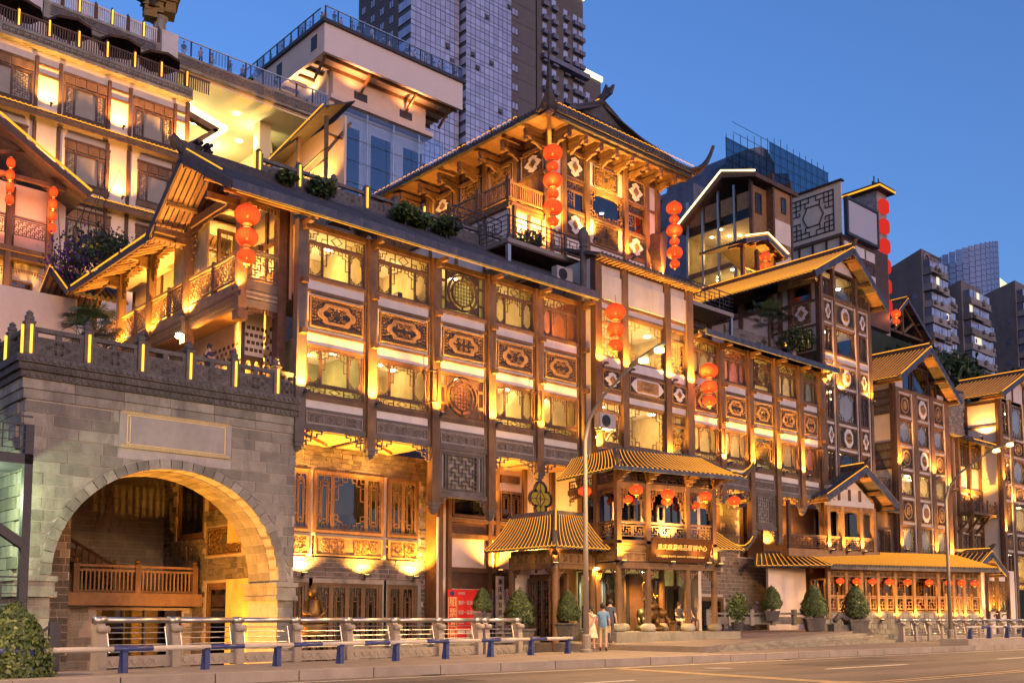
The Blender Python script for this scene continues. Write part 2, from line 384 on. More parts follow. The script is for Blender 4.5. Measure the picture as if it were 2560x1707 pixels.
def frame_mb(w, h, t, y0, y1):
    mb = MB(); mb.box(-w / 2, w / 2, y0, y1, 0, t); mb.box(-w / 2, w / 2, y0, y1, h - t, h)
    mb.box(-w / 2, -w / 2 + t, y0, y1, t, h - t); mb.box(w / 2 - t, w / 2, y0, y1, t, h - t); return mb
def window(fc, x0, x1, z0, z1, splits=(.26, .74), kinds=('corner', 'top', 'corner'), y=0, m=None, gl=None, name='window', depth=.1, t=.05, curtain=None, bt=.022):
    """frame > sashes with fretwork and panes"""
    m = m or WOOD; gl = gl or GLASS; w, h = x1 - x0, z1 - z0
    root = fc.put(name, cached(('wf', w, h, t, depth, m.name), lambda: frame_mb(w, h, t, 0, depth).mesh(name, m)), (x0 + x1) / 2, y, z0)
    e = [-w / 2 + t] + [-w / 2 + t + (w - 2 * t) * q for q in splits] + [w / 2 - t]
    for i in range(len(e) - 1):
        sw = e[i + 1] - e[i]; sh = h - 2 * t; k = kinds[i % len(kinds)]
        def mk():
            q = frame_mb(sw, sh, t * .75, 0, .06)
            if k: fret(q, -sw / 2 + t * .7, sw / 2 - t * .7, t * .7, sh - t * .7, .012, .04, k, bt, i)
            return q.mesh('sash', m)
        c = (e[i] + e[i + 1]) / 2
        obj('sash', cached(('sash', sw, sh, k, m.name, t, bt), mk), root, (c, .03, t))
        obj('pane', cached(('pane', sw, sh, gl.name), lambda: MB().box(-sw / 2 + .01, sw / 2 - .01, 0, .012, .01, sh - .01).mesh('pane', gl)), root, (c, .065, t))
        if curtain and i in curtain:
            def mkc():
                q = MB(); n = max(8, int(sw / .04))
                for a in range(n):
                    xa, xb = -sw / 2 + sw * a / n, -sw / 2 + sw * (a + 1) / n; ya, yb = (.03 if a % 2 else 0), (0 if a % 2 else .03)
                    q.face([(xa, ya, 0), (xb, yb, 0), (xb, yb, sh), (xa, ya, sh)])
                return q.mesh('curtain', CURT)
            obj('curtain', cached(('curt', sw, sh), mkc), root, (c, .14, t))
    return root
def transom(fc, x0, x1, z0, z1, y=0, m=None, kind='transom', gl=None):
    m = m or WOOD; w, h = x1 - x0, z1 - z0; gl = gl or GLASS
    def mk():
        q = frame_mb(w, h, .04, 0, .08); fret(q, -w / 2 + .03, w / 2 - .03, .03, h - .03, .02, .045, kind, .022); return q.mesh('transom', m)
    r = fc.put('transom', cached(('tr', w, h, m.name, kind), mk), (x0 + x1) / 2, y, z0)
    obj('pane', cached(('trp', w, h, gl.name), lambda: MB().box(-w / 2 + .03, w / 2 - .03, 0, .012, .03, h - .03).mesh('pane', gl)), r, (0, .06, 0))
    return r
def round_window(fc, x0, x1, z0, z1, y=0, gl=None, m=None):
    w, h = x1 - x0, z1 - z0; gl = gl or GLASS; m = m or WOOD; R = min(w * .72, h) / 2 * .9
    def mk():
        q = frame_mb(w, h, .06, 0, .1); cz = h / 2
        s = min(w * .38, R * 1.12)
        for sx in (-1, 1): q.box(sx * s - .025, sx * s + .025, .01, .08, .05, h - .05)
        q.ring((0, 0, cz), R * .93, R * 1.02, -.03, .07, 32); q.ring((0, 0, cz), R * .68, R * .76, -.02, .07, 32)
        for a in range(0, 360, 45): q.bar((R * .74 * cos(radians(a)), .03, cz + R * .74 * sin(radians(a))), (R * .95 * cos(radians(a)), .03, cz + R * .95 * sin(radians(a))), .06, .05, (0, 1, 0))
        n = 7
        for i in range(1, n):
            u = -1 + 2 * i / n; L = sqrt(max(0, 1 - u * u)) * R * .7
            q.box(u * R * .7 - .012, u * R * .7 + .012, .02, .05, cz - L, cz + L)
            q.box(-L, L, .024, .046, cz + u * R * .7 - .012, cz + u * R * .7 + .012)
        for sx in (-1, 1):
            for sz in (-1, 1):
                q.poly_xz([(sx * s, cz + sz * R * 1.02), (sx * s, cz + sz * R * .55), (sx * R * .80, cz + sz * R * .68), (sx * R * .55, cz + sz * R * .88), (sx * R * .35, cz + sz * R * 1.02)], .01, .05)
                q.box(sx * (w / 2 - .06), sx * s, .02, .05, cz + sz * h * .2 - .05, cz + sz * h * .2 + .05)
        return q.mesh('round_window', m)
    r = fc.put('round_window', cached(('rw', w, h, m.name), mk), (x0 + x1) / 2, y, z0)
    obj('pane', cached(('rwp', w, h, gl.name), lambda: MB().box(-w / 2 + .03, w / 2 - .03, 0, .012, .03, h - .03).mesh('pane', gl)), r, (0, .075, 0))
    return r
def carved_panel(fc, x0, x1, z0, z1, y=0, style='oct', dark=None, rel=None, seed=1):
    w, h = x1 - x0, z1 - z0; dark = dark or CARVED; rel = rel or CARVE
    r = fc.put('carved_panel', cached(('cpb', w, h, dark.name), lambda: MB().box(-w / 2, w / 2, 0, .06, 0, h).mesh('carved_panel', dark)), (x0 + x1) / 2, y, z0)
    obj('moulding', cached(('cpf', w, h, rel.name), lambda: frame_mb(w, h, .045, -.045, 0).mesh('moulding', rel)), r)
    cz = h / 2
    if style == 'oct':
        a, b = w * .36, h * .33
        o = lambda k: [(-a * k, cz), (-a * k * .93, cz + b * k * .35), (-a * .72 * k, cz + b * .55 * k), (-a * .60 * k, cz + b * k), (a * .60 * k, cz + b * k), (a * .72 * k, cz + b * .55 * k), (a * .93 * k, cz + b * .35 * k), (a * k, cz), (a * .93 * k, cz - b * .35 * k), (a * .72 * k, cz - b * .55 * k), (a * .60 * k, cz - b * k), (-a * .60 * k, cz - b * k), (-a * .72 * k, cz - b * .55 * k), (-a * .93 * k, cz - b * .35 * k)]
        def mk():
            q = MB(); po, pi_ = o(1), o(.72)
            for i in range(len(po)):
                j = (i + 1) % len(po); A, B, C_, D = po[i], po[j], pi_[j], pi_[i]
                q.quadbox([(A[0], -.03, A[1]), (B[0], -.03, B[1]), (C_[0], -.03, C_[1]), (D[0], -.03, D[1]), (A[0], 0, A[1]), (B[0], 0, B[1]), (C_[0], 0, C_[1]), (D[0], 0, D[1])])
            return q.mesh('medallion', rel)
        obj('medallion', cached(('med', w, h, rel.name), mk), r)
        def mk2():
            q = MB(); curls(q, 0, cz, a * 1.5, b * 1.45, -.025, 0, 6, seed, .022)
            kb = .09
            fret(q, -w / 2 + .06, w / 2 - .06, .06, .06 + kb, -.015, 0, 'key', .014); fret(q, -w / 2 + .06, w / 2 - .06, h - .06 - kb, h - .06, -.015, 0, 'key', .014)
            for sx in (-1, 1):
                for zz in range(3): curls(q, sx * w * .42, cz + (zz - 1) * h * .2, w * .1, h * .18, -.015, 0, 1, zz, .014)
                for sz in (-1, 1): curls(q, sx * w * .34, cz + sz * h * .27, w * .2, h * .16, -.018, 0, 2, 5 + sz, .014)
            return q.mesh('ornament', rel)
        obj('ornament', cached(('orn', w, h, rel.name, seed), mk2), r)
    elif style == 'frieze':
        def mk():
            q = MB()
            for i in range(3):
                c = -w / 2 + w * (i + .5) / 3; ww = w / 3 - .06
                q.box(c - ww / 2, c + ww / 2, -.012, 0, .05, .07); q.box(c - ww / 2, c + ww / 2, -.012, 0, h - .07, h - .05)
                q.box(c - ww / 2, c - ww / 2 + .02, -.012, 0, .07, h - .07); q.box(c + ww / 2 - .02, c + ww / 2, -.012, 0, .07, h - .07)
                curls(q, c, cz, ww * .9, h * .72, -.03, 0, 4, seed + i, .022)
            return q.mesh('ornament', rel)
        obj('ornament', cached(('ornf', w, h, rel.name, seed), mk), r)
    elif style in ('diamond', 'circle', 'tablet', 'disc'):
        def mk():
            q = MB(); a, b = w * .40, h * .40
            if style == 'diamond':
                po = [(-a, 0), (-a * .62, b * .34), (-a * .42, b * .46), (-a * .5, b * .72), (0, b), (a * .5, b * .72), (a * .42, b * .46), (a * .62, b * .34), (a, 0)]
                po = po + [(x, -z) for x, z in po[::-1][1:-1]]
                q.poly_xz([(x, cz + z) for x, z in po], -.04, 0)
            elif style == 'tablet':
                q.poly_xz([(-w * .46, cz), (-w * .38, cz + h * .25), (-w * .28, cz + h * .42), (w * .28, cz + h * .42), (w * .38, cz + h * .25), (w * .46, cz), (w * .38, cz - h * .25), (w * .28, cz - h * .42), (-w * .28, cz - h * .42), (-w * .38, cz - h * .25)], -.04, 0)
            else:
                rr = min(a, b) * 1.05; q.poly_xz([(rr * .95 * cos(2 * pi * i / 8 + .39), cz + rr * 1.1 * sin(2 * pi * i / 8 + .39)) for i in range(8)], -.04, 0)
            return q.mesh('medallion', PLAST)
        obj('medallion', cached(('med2', w, h, style), mk), r)
        def mk2():
            q = MB(); a, b = w * .40, h * .40
            if style == 'diamond':
                q.poly_xz([(-a * .42, cz), (0, cz + b * .55), (a * .42, cz), (0, cz - b * .55)], -.06, -.04); curls(q, 0, cz, a * .6, b * .6, -.08, -.06, 3, seed, .02)
            elif style == 'tablet':
                q.box(-w * .3, w * .3, -.06, -.04, cz - h * .32, cz + h * .32); curls(q, 0, cz, w * .5, h * .55, -.08, -.06, 6, seed, .022)
            else:
                rr = min(a, b) * .62; q.ring((0, 0, cz), 0.001, rr, -.07, -.04, 16); curls(q, 0, cz, rr * 1.7, rr * 1.7, -.10, -.07, 5, seed, .025)
            for sx in (-1, 1):
                for sz in (-1, 1): curls(q, sx * w * .38, cz + sz * h * .38, w * .16, h * .16, -.02, 0, 2, seed, .018)
            return q.mesh('ornament', rel)
        obj('ornament', cached(('orn2', w, h, style, rel.name, seed), mk2), r)
    elif style == 'plaque':     # rounded-corner dark frame inside white
        def mk():
            q = MB(); t = .045; iw, ih = w * .34, h * .40
            q.ring((0, 0, cz), iw * .8, iw * .98, -.035, 0, 8, 1.0, ih / iw); q.poly_xz([(iw * .5 * cos(i * pi / 3), cz + ih * .55 * sin(i * pi / 3)) for i in range(6)], -.03, 0); return q.mesh('ornament', rel)
        obj('ornament', cached(('orn3', w, h, rel.name), mk), r)
    elif style == 'scroll':
        obj('ornament', cached(('orn4', w, h, rel.name, seed), lambda: (lambda q: (curls(q, 0, cz, w * .92, h * .88, -.03, 0, max(5, int(w * h * 14)), seed, .024), q.mesh('ornament', rel))[1])(MB())), r)['kind'] = 'stuff'
    return r
def lattice_panel(fc, x0, x1, z0, z1, y=0, kind='wan', m=None, name='railing_panel', t=.028, rails=True):
    m = m or WOOD; w, h = x1 - x0, z1 - z0
    def mk():
        q = frame_mb(w, h, .05, 0, .05) if rails else MB(); fret(q, -w / 2 + .04, w / 2 - .04, .04, h - .04, .012, .038, kind, t); return q.mesh(name, m)
    return fc.put(name, cached(('lp', w, h, kind, m.name, name, t), mk), (x0 + x1) / 2, y, z0)
def bracket(fc, x, z, w, h, y=0, flip=1, m=None):
    """stepped fretwork corner bracket, hanging below a beam from a post at x"""
    m = m or WOOD
    def mk():
        q = MB(); s = w; e = h
        pts = [(0, 0), (0, -e), (s * .22, -e), (s * .22, -e * .72), (s * .45, -e * .72), (s * .45, -e * .42), (s * .75, -e * .42), (s * .75, -e * .2), (s, -e * .2), (s, 0)]
        segs(q, [(flip * a, b) for a, b in pts] + [(0, 0)], 0, .06, .035)
        segs(q, [(flip * s * .22, 0), (flip * s * .22, -e * .72)], .01, .05, .03); segs(q, [(0, -e * .42), (flip * s * .45, -e * .42)], .01, .05, .03); segs(q, [(flip * s * .5, 0), (flip * s * .5, -e * .3)], .01, .05, .03)
        curls(q, flip * s * .3, -e * .3, s * .5, e * .5, .01, .05, 2, 3, .03)
        return q.mesh('bracket', m)
    return fc.put('bracket', cached(('brk', w, h, flip, m.name), mk), x, y, z)
def carved_beam(fc, x0, x1, z0, z1, y=0, m=None, arch=False, name='carved_valance', seed=2):
    m = m or WOOD; w, h = x1 - x0, z1 - z0
    def mk():
        q = MB(); q.box(-w / 2, w / 2, 0, .03, h - .035, h)
        n = max(4, int(w / .12))
        for i in range(n):
            c = -w / 2 + w * (i + .5) / n; f = (abs(c) / (w / 2)) ** 2 if arch else 1
            hh = h * (.3 + .7 * f) * random.Random(i).uniform(.8, 1)
            q.box(c - w / n * .42, c + w / n * .42, 0, .03, h - hh, h - hh + .03)
            q.ring((c, 0, h - hh * .5), .03, .055, 0, .03, 6); q.box(c - .012, c + .012, 0, .03, h - hh, h)
        return q.mesh(name, m)
    return fc.put(name, cached(('cb', w, h, m.name, arch, name), mk), (x0 + x1) / 2, y, z0)

# ---------------------------------------------------------------- tiled roof slope
def tile_slope(th, e0, e1, r0, r1, pitch=.24, sag=.0, neon=None, name='roof_slope', rad=.055, deck=True, deck_m=None, under=None, thick=.08, caps=True, loops=True):
    """e0-e1 eave line, r0-r1 top line (thing-local coordinates). Each tile row is an object."""
    e0, e1, r0, r1 = map(Vector, (e0, e1, r0, r1)); n = max(2, int((e1 - e0).length / pitch))
    nor = (e1 - e0).cross(r0 - e0).normalized()
    if nor.z < 0: nor = -nor
    root = None
    K = 5 if sag else 1
    def pt(u, v):
        p = (e0.lerp(e1, u)).lerp(r0.lerp(r1, u), v); return p - nor * (sag * 4 * v * (1 - v))
    q = MB()
    for i in range(K):
        v0, v1 = i / K, (i + 1) / K
        a, b, c, d = pt(0, v0), pt(1, v0), pt(1, v1), pt(0, v1); o = nor * thick
        q.quadbox([a - o, b - o, c - o, d - o, a, b, c, d])
    root = obj(name, q.mesh(name, deck_m or TILE), th)
    base = None; shared = (e1 - e0 - (r1 - r0)).length < 1e-3
    me = me2 = None
    for i in range(n):
        u = (i + .5) / n; p0 = pt(u, 0)
        if me is None or not shared:
            q = MB(); L = [pt(u, j / K) - p0 + nor * rad * .35 for j in range(K + 1)]
            q.tube(L, rad, 5)
            if caps: q.lathe([(.001, -.02), (rad * 1.5, -.015), (rad * 1.5, .02), (.001, .025)], tuple(L[0]), 8, axis='y' if abs((e1 - e0).x) > abs((e1 - e0).y) else 'x')
            me = q.mesh('tile_row', TILE)
            if neon:
                q = MB(); L2 = [x + nor * (rad * 1.25) for x in L]
                f = (L2[0] - L2[1]).normalized() * .02
                q.tube([L2[0] + f] + L2[1:], .011, 4)
                if loops:
                    du = (e1 - e0) / n; q.tube([L2[0] + f, L2[0] + f + du * .25 - nor * .05, L2[0] + f + du * .5 - nor * .06, L2[0] + f + du * .75 - nor * .05, L2[0] + f + du], .013, 4)
                me2 = q.mesh('light_line', neon)
        t = obj('tile_row', me, root, tuple(p0))
        if neon: obj('light_line', me2, root, tuple(p0))
    return root
def strip(th, name, pts, r, m, n=5):
    return obj(name, MB().tube(pts, r, n).mesh(name, m), th)

# ---------------------------------------------------------------- lamps
UPR = random.Random(77)
SPOT_GAIN = 34.0
def spot(parent, loc, direction, energy, size=100, blend=.7, color=(1, .42, .062), soft=.05):
    l = bpy.data.lights.new('spot', 'SPOT'); l.energy = energy * SPOT_GAIN; l.color = color; l.spot_size = radians(size); l.spot_blend = blend; l.shadow_soft_size = soft
    o = bpy.data.objects.new('spot', l); col.objects.link(o); o.parent = parent
    o.location = tuple(S * c for c in loc); o.rotation_euler = (-Vector(direction)).to_track_quat('Z', 'Y').to_euler(); return o
def point(parent, loc, energy, color=(1, .55, .18), soft=.08):
    l = bpy.data.lights.new('glow', 'POINT'); l.energy = energy * SPOT_GAIN; l.color = color; l.shadow_soft_size = soft
    o = bpy.data.objects.new('glow', l); col.objects.link(o); o.parent = parent; o.location = tuple(S * c for c in loc); return o
def _upl():
    q = MB(); q.box(-.09, .09, -.12, .02, -.03, .05); q.box(-.025, .025, 0, .14, -.05, -.02); q.box(-.05, .05, .10, .13, -.16, .0)
    q.cm = 1; q.box(-.07, .07, -.10, .0, .051, .056); return q.mesh('uplight', [IRON, BULB])
def uplight(loc, energy, label, rz=0, d=(0, .12, 1), size=110, group='wall uplights', off=(0, -.03, .1), color=(1, .42, .062)):
    o = obj('uplight', cached(('upl',), _upl), None, loc, rz); tag(o, label, 'lamp', group)
    k = UPR.uniform(.6, 1.25); spot(o, off, d, energy * k, size, color=(color[0], color[1] * UPR.uniform(.9, 1.1), color[2] * UPR.uniform(.7, 1.6))); return o
def lantern_mesh(r, sq=.78):
    def mk():
        q = MB(); n = 28; prof = []
        for i in range(11):
            a = -pi / 2 + pi * i / 10; prof.append((max(.02, r * cos(a) ** .8 if cos(a) > 0 else .02), r * sq * sin(a)))
        q.lathe(prof, (0, 0, 0), n, .025); return q.mesh('lantern_body', LRED, True)
    return cached(('lan', r, sq), mk)
def lantern(parent, z, r, sq=.78, tassel=True, x=0, y=0, name='lantern_body'):
    b = obj(name, lantern_mesh(r, sq), parent, (x, y, z))
    h = r * sq
    obj('cap', cached(('lcap', r, sq), lambda: MB().lathe([(.001, h * .9), (r * .32, h * .9), (r * .36, h * 1.08), (r * .14, h * 1.12), (.001, h * 1.14)], n=10).lathe([(.001, -h * 1.14), (r * .14, -h * 1.12), (r * .36, -h * 1.04), (r * .32, -h * .9), (.001, -h * .9)], n=10).mesh('cap', GOLDP)), b)
    obj('bulb', cached(('lb', r), lambda: MB().lathe([(.001, -r * .12), (r * .09, 0), (r * .05, r * .16), (.001, r * .2)], (0, 0, -h * .25), 8).mesh('bulb', BULB)), b)
    if tassel: obj('tassel', cached(('lt', r, sq), lambda: MB().lathe([(r * .12, -h * 1.5), (r * .12, -h * 1.1)], n=8).mesh('tassel', LGOLD)), b)
    return b
def lantern_string(loc, sizes, gap, label, group='red lantern strings', sq=.78, glow=0):
    th = empty('lantern_string', loc, 0, label, 'lantern', group); z = 0
    for i, r in enumerate(sizes):
        z -= r * sq * 1.12; lantern(th, z, r, sq, i == len(sizes) - 1); z -= r * sq * 1.12 + gap
    obj('cord', MB().tube([(0, 0, .35), (0, 0, z)], .012, 4).mesh('cord', IRON), th)
    if glow: point(th, (-.5, -.5, z / 2), glow * .22, (1, .22, .06), .3)
    return th
TEXTS = [('重庆旅游商品展销中心', .235, GOLDP, .012), ('Chongqing tourist souvenir exhibition center', .125, GOLDP, .008), ('票务热线', .1, PAINT, .006, 'LEFT', .8)] + [(t, .17, PAINT, .006, 'LEFT', .8) for t in ('重庆一宜昌豪华游轮', '重庆一宜昌普通游船', '重庆一一宜昌快船套票')] + [(t, .24, INK, .006) for t in '重庆渝宜游轮管理'] + [(t, .36, GOLDP, .006) for t in '船票发售'] + [(t, .3, RED, .006) for t in '旅行']
def text_mesh(body, size, m, extrude=.01, align='CENTER', sx=1.0):
    if ('txt', body, size) in _cache: return _cache[('txt', body, size)]
    cu = bpy.data.curves.new('txt', 'FONT'); cu.body = body; cu.size = size; cu.extrude = extrude; cu.align_x = align; cu.align_y = 'CENTER'; cu.resolution_u = 3
    o = bpy.data.objects.new('txt', cu); col.objects.link(o)
    dg = bpy.context.evaluated_depsgraph_get(); me = bpy.data.meshes.new_from_object(o.evaluated_get(dg))
    bpy.data.objects.remove(o); bpy.data.curves.remove(cu)
    me.transform(Matrix.Rotation(pi / 2, 4, 'X') @ Matrix.Diagonal((sx, 1, 1, 1))); me.transform(Matrix.Scale(S, 4)); me.materials.clear(); me.materials.append(m); me.name = 'lettering'; _cache[('txt', body, size)] = me
    return me
def room(th, x0, x1, y0, y1, z0, z1, lamps=3, lit=1.0, seed=0, name='room', wall=None, lampm=None, open_left=False):
    """interior behind a row of windows, open to the front"""
    R = random.Random(seed); q = MB(); w, d, h = x1 - x0, y1 - y0, z1 - z0
    q.box(0, w, d, d + .05, 0, h); q.box(-.05, 0, .05 if not open_left else d - .1, d, 0, h); q.box(w, w + .05, .05, d, 0, h); q.box(0, w, .05, d, -.05, 0)
    q.cm = 1; q.box(0, w, .05, d, h, h + .05)
    q.cm = 2
    for i in range(int(w / 1.6)):
        a = R.uniform(.2, w - .6); b = R.uniform(.35, .85) * (d - .5); q.box(a, a + R.uniform(.2, .6), b, b + .3, .0, R.uniform(.3, h * .5))
    r = obj(name, q.mesh(name, [wall or ROOMW, ROOMC, WOODD]), th, (x0, y0, z0))
    if lit:
        for i in range(lamps):
            obj('ceiling_lamp', cached(('cl', (lampm or ROOML).name), lambda: MB().lathe([(.001, -.05), (.13, -.04), (.13, 0), (.001, 0)], n=10).mesh('ceiling_lamp', lampm or ROOML)), r, (w * (i + .5) / lamps + R.uniform(-.2, .2), R.uniform(.35, .75) * d, h - .005))
        nl = max(1, int(w / 2.6))
        for i in range(nl):
            pl = bpy.data.lights.new('room_light', 'POINT'); pl.energy = lit * 55; pl.color = (1, .66, .26); pl.shadow_soft_size = .12
            o = bpy.data.objects.new('room_light', pl); col.objects.link(o); o.parent = r; o.location = ((i + .5) / nl * w * S, d * R.uniform(.45, .7) * S, h * R.uniform(.5, .66) * S)
    return r
# ================================================================== people
SKIN = mat('skin', (.50, .32, .23), .6, .08, 3, 0, 10, .05); HAIR = mat('dark_hair', (.02, .016, .014), .5, .2, 10, 0, 10, .1)
def cloth(name, c): return mat(name, c, .85, .15, 4, .1, 30, .15)
CLB = cloth('blue_shirt', (.12, .25, .45)); CLD = cloth('floral_dress', (.55, .40, .30)); CLS = cloth('patterned_shorts', (.40, .36, .22)); CLK = cloth('dark_cloth', (.05, .05, .07)); CLW = cloth('pale_shirt', (.55, .52, .47)); CLN = cloth('navy_trousers', (.05, .06, .10)); CLR = cloth('tan_top', (.45, .33, .24))
def skin_body(joints, edges, rad, root):
    me = bpy.data.meshes.new('b'); me.from_pydata(joints, edges, []); o = bpy.data.objects.new('b', me); col.objects.link(o)
    m = o.modifiers.new('s', 'SKIN'); m.use_smooth_shade = True
    for i, v in enumerate(me.skin_vertices[0].data): v.radius = (rad[i], rad[i]); v.use_root = (i == root)
    s2 = o.modifiers.new('u', 'SUBSURF'); s2.levels = 1; s2.render_levels = 1
    dg_ = bpy.context.evaluated_depsgraph_get(); out = bpy.data.meshes.new_from_object(o.evaluated_get(dg_)); bpy.data.objects.remove(o); return out
def person_mesh(pose, h=1.65):
    k = h / 1.65
    J = {'pel': (0, 0, .9), 'sp': (0, .01, 1.1), 'ch': (0, .0, 1.28), 'nk': (0, 0, 1.42), 'h0': (0, -.015, 1.5), 'h1': (0, -.01, 1.58),
         'ls': (.16, 0, 1.34), 'le': (.22, .02, 1.08), 'lh': (.22, -.06, .86), 'lf': (.22, -.09, .78), 'rs': (-.16, 0, 1.34), 're': (-.22, .02, 1.08), 'rh': (-.22, -.06, .86), 'rf': (-.22, -.09, .78),
         'lp': (.09, 0, .84), 'lk': (.1, -.01, .47), 'la': (.1, .02, .08), 'lt': (.11, -.13, .04), 'rp': (-.09, 0, .84), 'rk': (-.1, -.01, .47), 'ra': (-.1, .02, .08), 'rt': (-.11, -.13, .04)}
    J.update(pose)
    Rr = {'pel': .135, 'sp': .12, 'ch': .13, 'nk': .05, 'h0': .075, 'h1': .085, 'ls': .06, 'le': .045, 'lh': .032, 'lf': .036, 'rs': .06, 're': .045, 'rh': .032, 'rf': .036, 'lp': .09, 'lk': .06, 'la': .042, 'lt': .036, 'rp': .09, 'rk': .06, 'ra': .042, 'rt': .036}
    E = [('pel', 'sp'), ('sp', 'ch'), ('ch', 'nk'), ('nk', 'h0'), ('h0', 'h1'), ('ch', 'ls'), ('ls', 'le'), ('le', 'lh'), ('lh', 'lf'), ('ch', 'rs'), ('rs', 're'), ('re', 'rh'), ('rh', 'rf'), ('pel', 'lp'), ('lp', 'lk'), ('lk', 'la'), ('la', 'lt'), ('pel', 'rp'), ('rp', 'rk'), ('rk', 'ra'), ('ra', 'rt')]
    ks = list(J); me = skin_body([tuple(c * k for c in J[a]) for a in ks], [(ks.index(a), ks.index(b)) for a, b in E], [Rr[a] * k for a in ks], 0)
    return me, J, k
def dress_up(me, J, k, top, bottom, waist, hem, sleeve=.2, skirt=False):
    me.materials.clear()
    for m in (SKIN, top, bottom, CLK): me.materials.append(m)
    nk = J['nk'][2] * k
    ls, rs = Vector(J['ls']) * k, Vector(J['rs']) * k
    for p in me.polygons:
        c = p.center; i = 0
        leg = min((c - Vector(J['lt']) * k).length, (c - Vector(J['rt']) * k).length, (c - Vector(J['la']) * k).length, (c - Vector(J['ra']) * k).length)
        arm = abs(c.x) > .17 * k or min((c - Vector(J[j]) * k).length for j in ('le', 're', 'lh', 'rh', 'lf', 'rf')) < .1 * k
        if leg < .07 * k: i = 3
        elif c.z > nk - .02 * k: i = 0
        elif arm and min((c - ls).length, (c - rs).length) > sleeve * k and c.z > .7 * k: i = 0
        elif c.z > waist * k: i = 1
        elif c.z > hem * k: i = 2
        p.material_index = i; p.use_smooth = True
    return me
def prep(key, pose, top, bottom, waist=.92, hem=.1, h=1.65, sleeve=.2):
    me, J, k = person_mesh(pose, h); dress_up(me, J, k, top, bottom, waist, hem, sleeve); _cache[('person', key)] = (me, J, k)
SIT = {'pel': (0, .05, .52), 'sp': (0, .06, .72), 'ch': (0, .04, .92), 'nk': (0, .02, 1.06), 'h0': (0, 0, 1.14), 'h1': (0, 0, 1.22), 'ls': (.16, .03, .98), 'le': (.2, -.05, .74), 'lh': (.12, -.25, .62), 'lf': (.1, -.32, .6), 'rs': (-.16, .03, .98), 're': (-.2, -.05, .74), 'rh': (-.12, -.25, .62), 'rf': (-.1, -.32, .6), 'lp': (.1, -.03, .5), 'lk': (.1, -.42, .5), 'la': (.1, -.4, .08), 'lt': (.1, -.54, .04), 'rp': (-.1, -.03, .5), 'rk': (-.1, -.42, .5), 'ra': (-.1, -.38, .08), 'rt': (-.1, -.52, .04)}
prep('wom', {'le': (.17, -.22, 1.28), 'lh': (.06, -.36, 1.46), 'lf': (.03, -.38, 1.53), 're': (-.17, -.22, 1.28), 'rh': (-.06, -.36, 1.46), 'rf': (-.03, -.38, 1.53), 'rk': (-.09, -.05, .47)}, CLD, CLD, .95, .86, 1.6, .12)
prep('man', {}, CLB, CLS, .86, .5, 1.72)
prep('walk', {'lk': (.1, -.12, .47), 'la': (.1, -.1, .08), 'lt': (.1, -.25, .05), 'ra': (-.1, .18, .1)}, CLN, CLK, .9, .1, 1.7)
prep('sit1', SIT, CLK, CLW, .6, .45, 1.65, .15); prep('sit2', SIT, CLW, CLK, .6, .45, 1.65, .15)
prep('lean', {'le': (.2, -.2, 1.1), 'lh': (.08, -.36, 1.12), 'lf': (.04, -.4, 1.15), 're': (-.2, -.16, 1.12), 'rh': (-.05, -.25, 1.3), 'rf': (-.02, -.2, 1.38)}, CLK, CLN, .9)
prep('stand1', {}, CLW, CLN, .9); prep('stand2', {}, CLB, CLN, .9, .1, 1.6)
tops = [CLW, CLK, CLR, CLB, CLN, CLD]
for i in range(6): prep('deck%d' % i, {'le': (.2, -.12 - .02 * i, 1.12), 'lh': (.1, -.3, 1.15), 'lf': (.08, -.36, 1.17)} if i % 2 else {}, tops[i], tops[(i + 2) % 6], .92, .1, 1.6 + .03 * i)
for ar in TEXTS: text_mesh(*ar)
# ================================================================== ground, road, sidewalk (street is measured in metres)
S = 1.0
PATCH = mat('asphalt_patch', (.075, .065, .058), .85, .25, 1, .4, 50, .3)
def gsheet(name, poly, z, m, th=.0, label=None, kind='structure'):
    me = MB(); 
    if th: me.prism([(x, y, z - th) for x, y in poly], (0, 0, th))
    else: me.face([(x, y, z) for x, y in poly])
    o = obj(name, me.mesh(name, m)); o.location = (0, 0, 0); tag(o, label, None, None, kind); return o
gsheet('ground', [(-900, -900), (1500, -900), (1500, 1500), (-900, 1500)], -2.1, CONC)
gsheet('road', [(-60, -30), (320, -30), (320, 20.4), (-60, 20.4)], -.2, ASPH, .3)
gsheet('sidewalk', [(-40, 20.75), (29.5, 20.75), (29.5, 26.9), (24.6, 26.6), (8.6, 24.1), (5.8, 23.6), (5.8, 21.9), (-40, 21.9)], 0, PAVE, .5)
gsheet('sidewalk', [(29.502, 20.75), (200, 20.75), (200, 26.6), (50.5, 26.6), (30, 22.8)], 0, PAVE, .5)
# kerb stones, one by one
ks = MB().box(0, 1.97, 0, .33, 0, .25).mesh('kerb_stone', CONC)
kerb = empty('kerb', (0, 20.41, 0)); kerb.location = (0, 20.41, -.23); tag(kerb, None, None, None, 'structure')
for i in range(60): obj('kerb_stone', ks, kerb, (-20 + i * 2.0, 0, random.uniform(0, .012)))
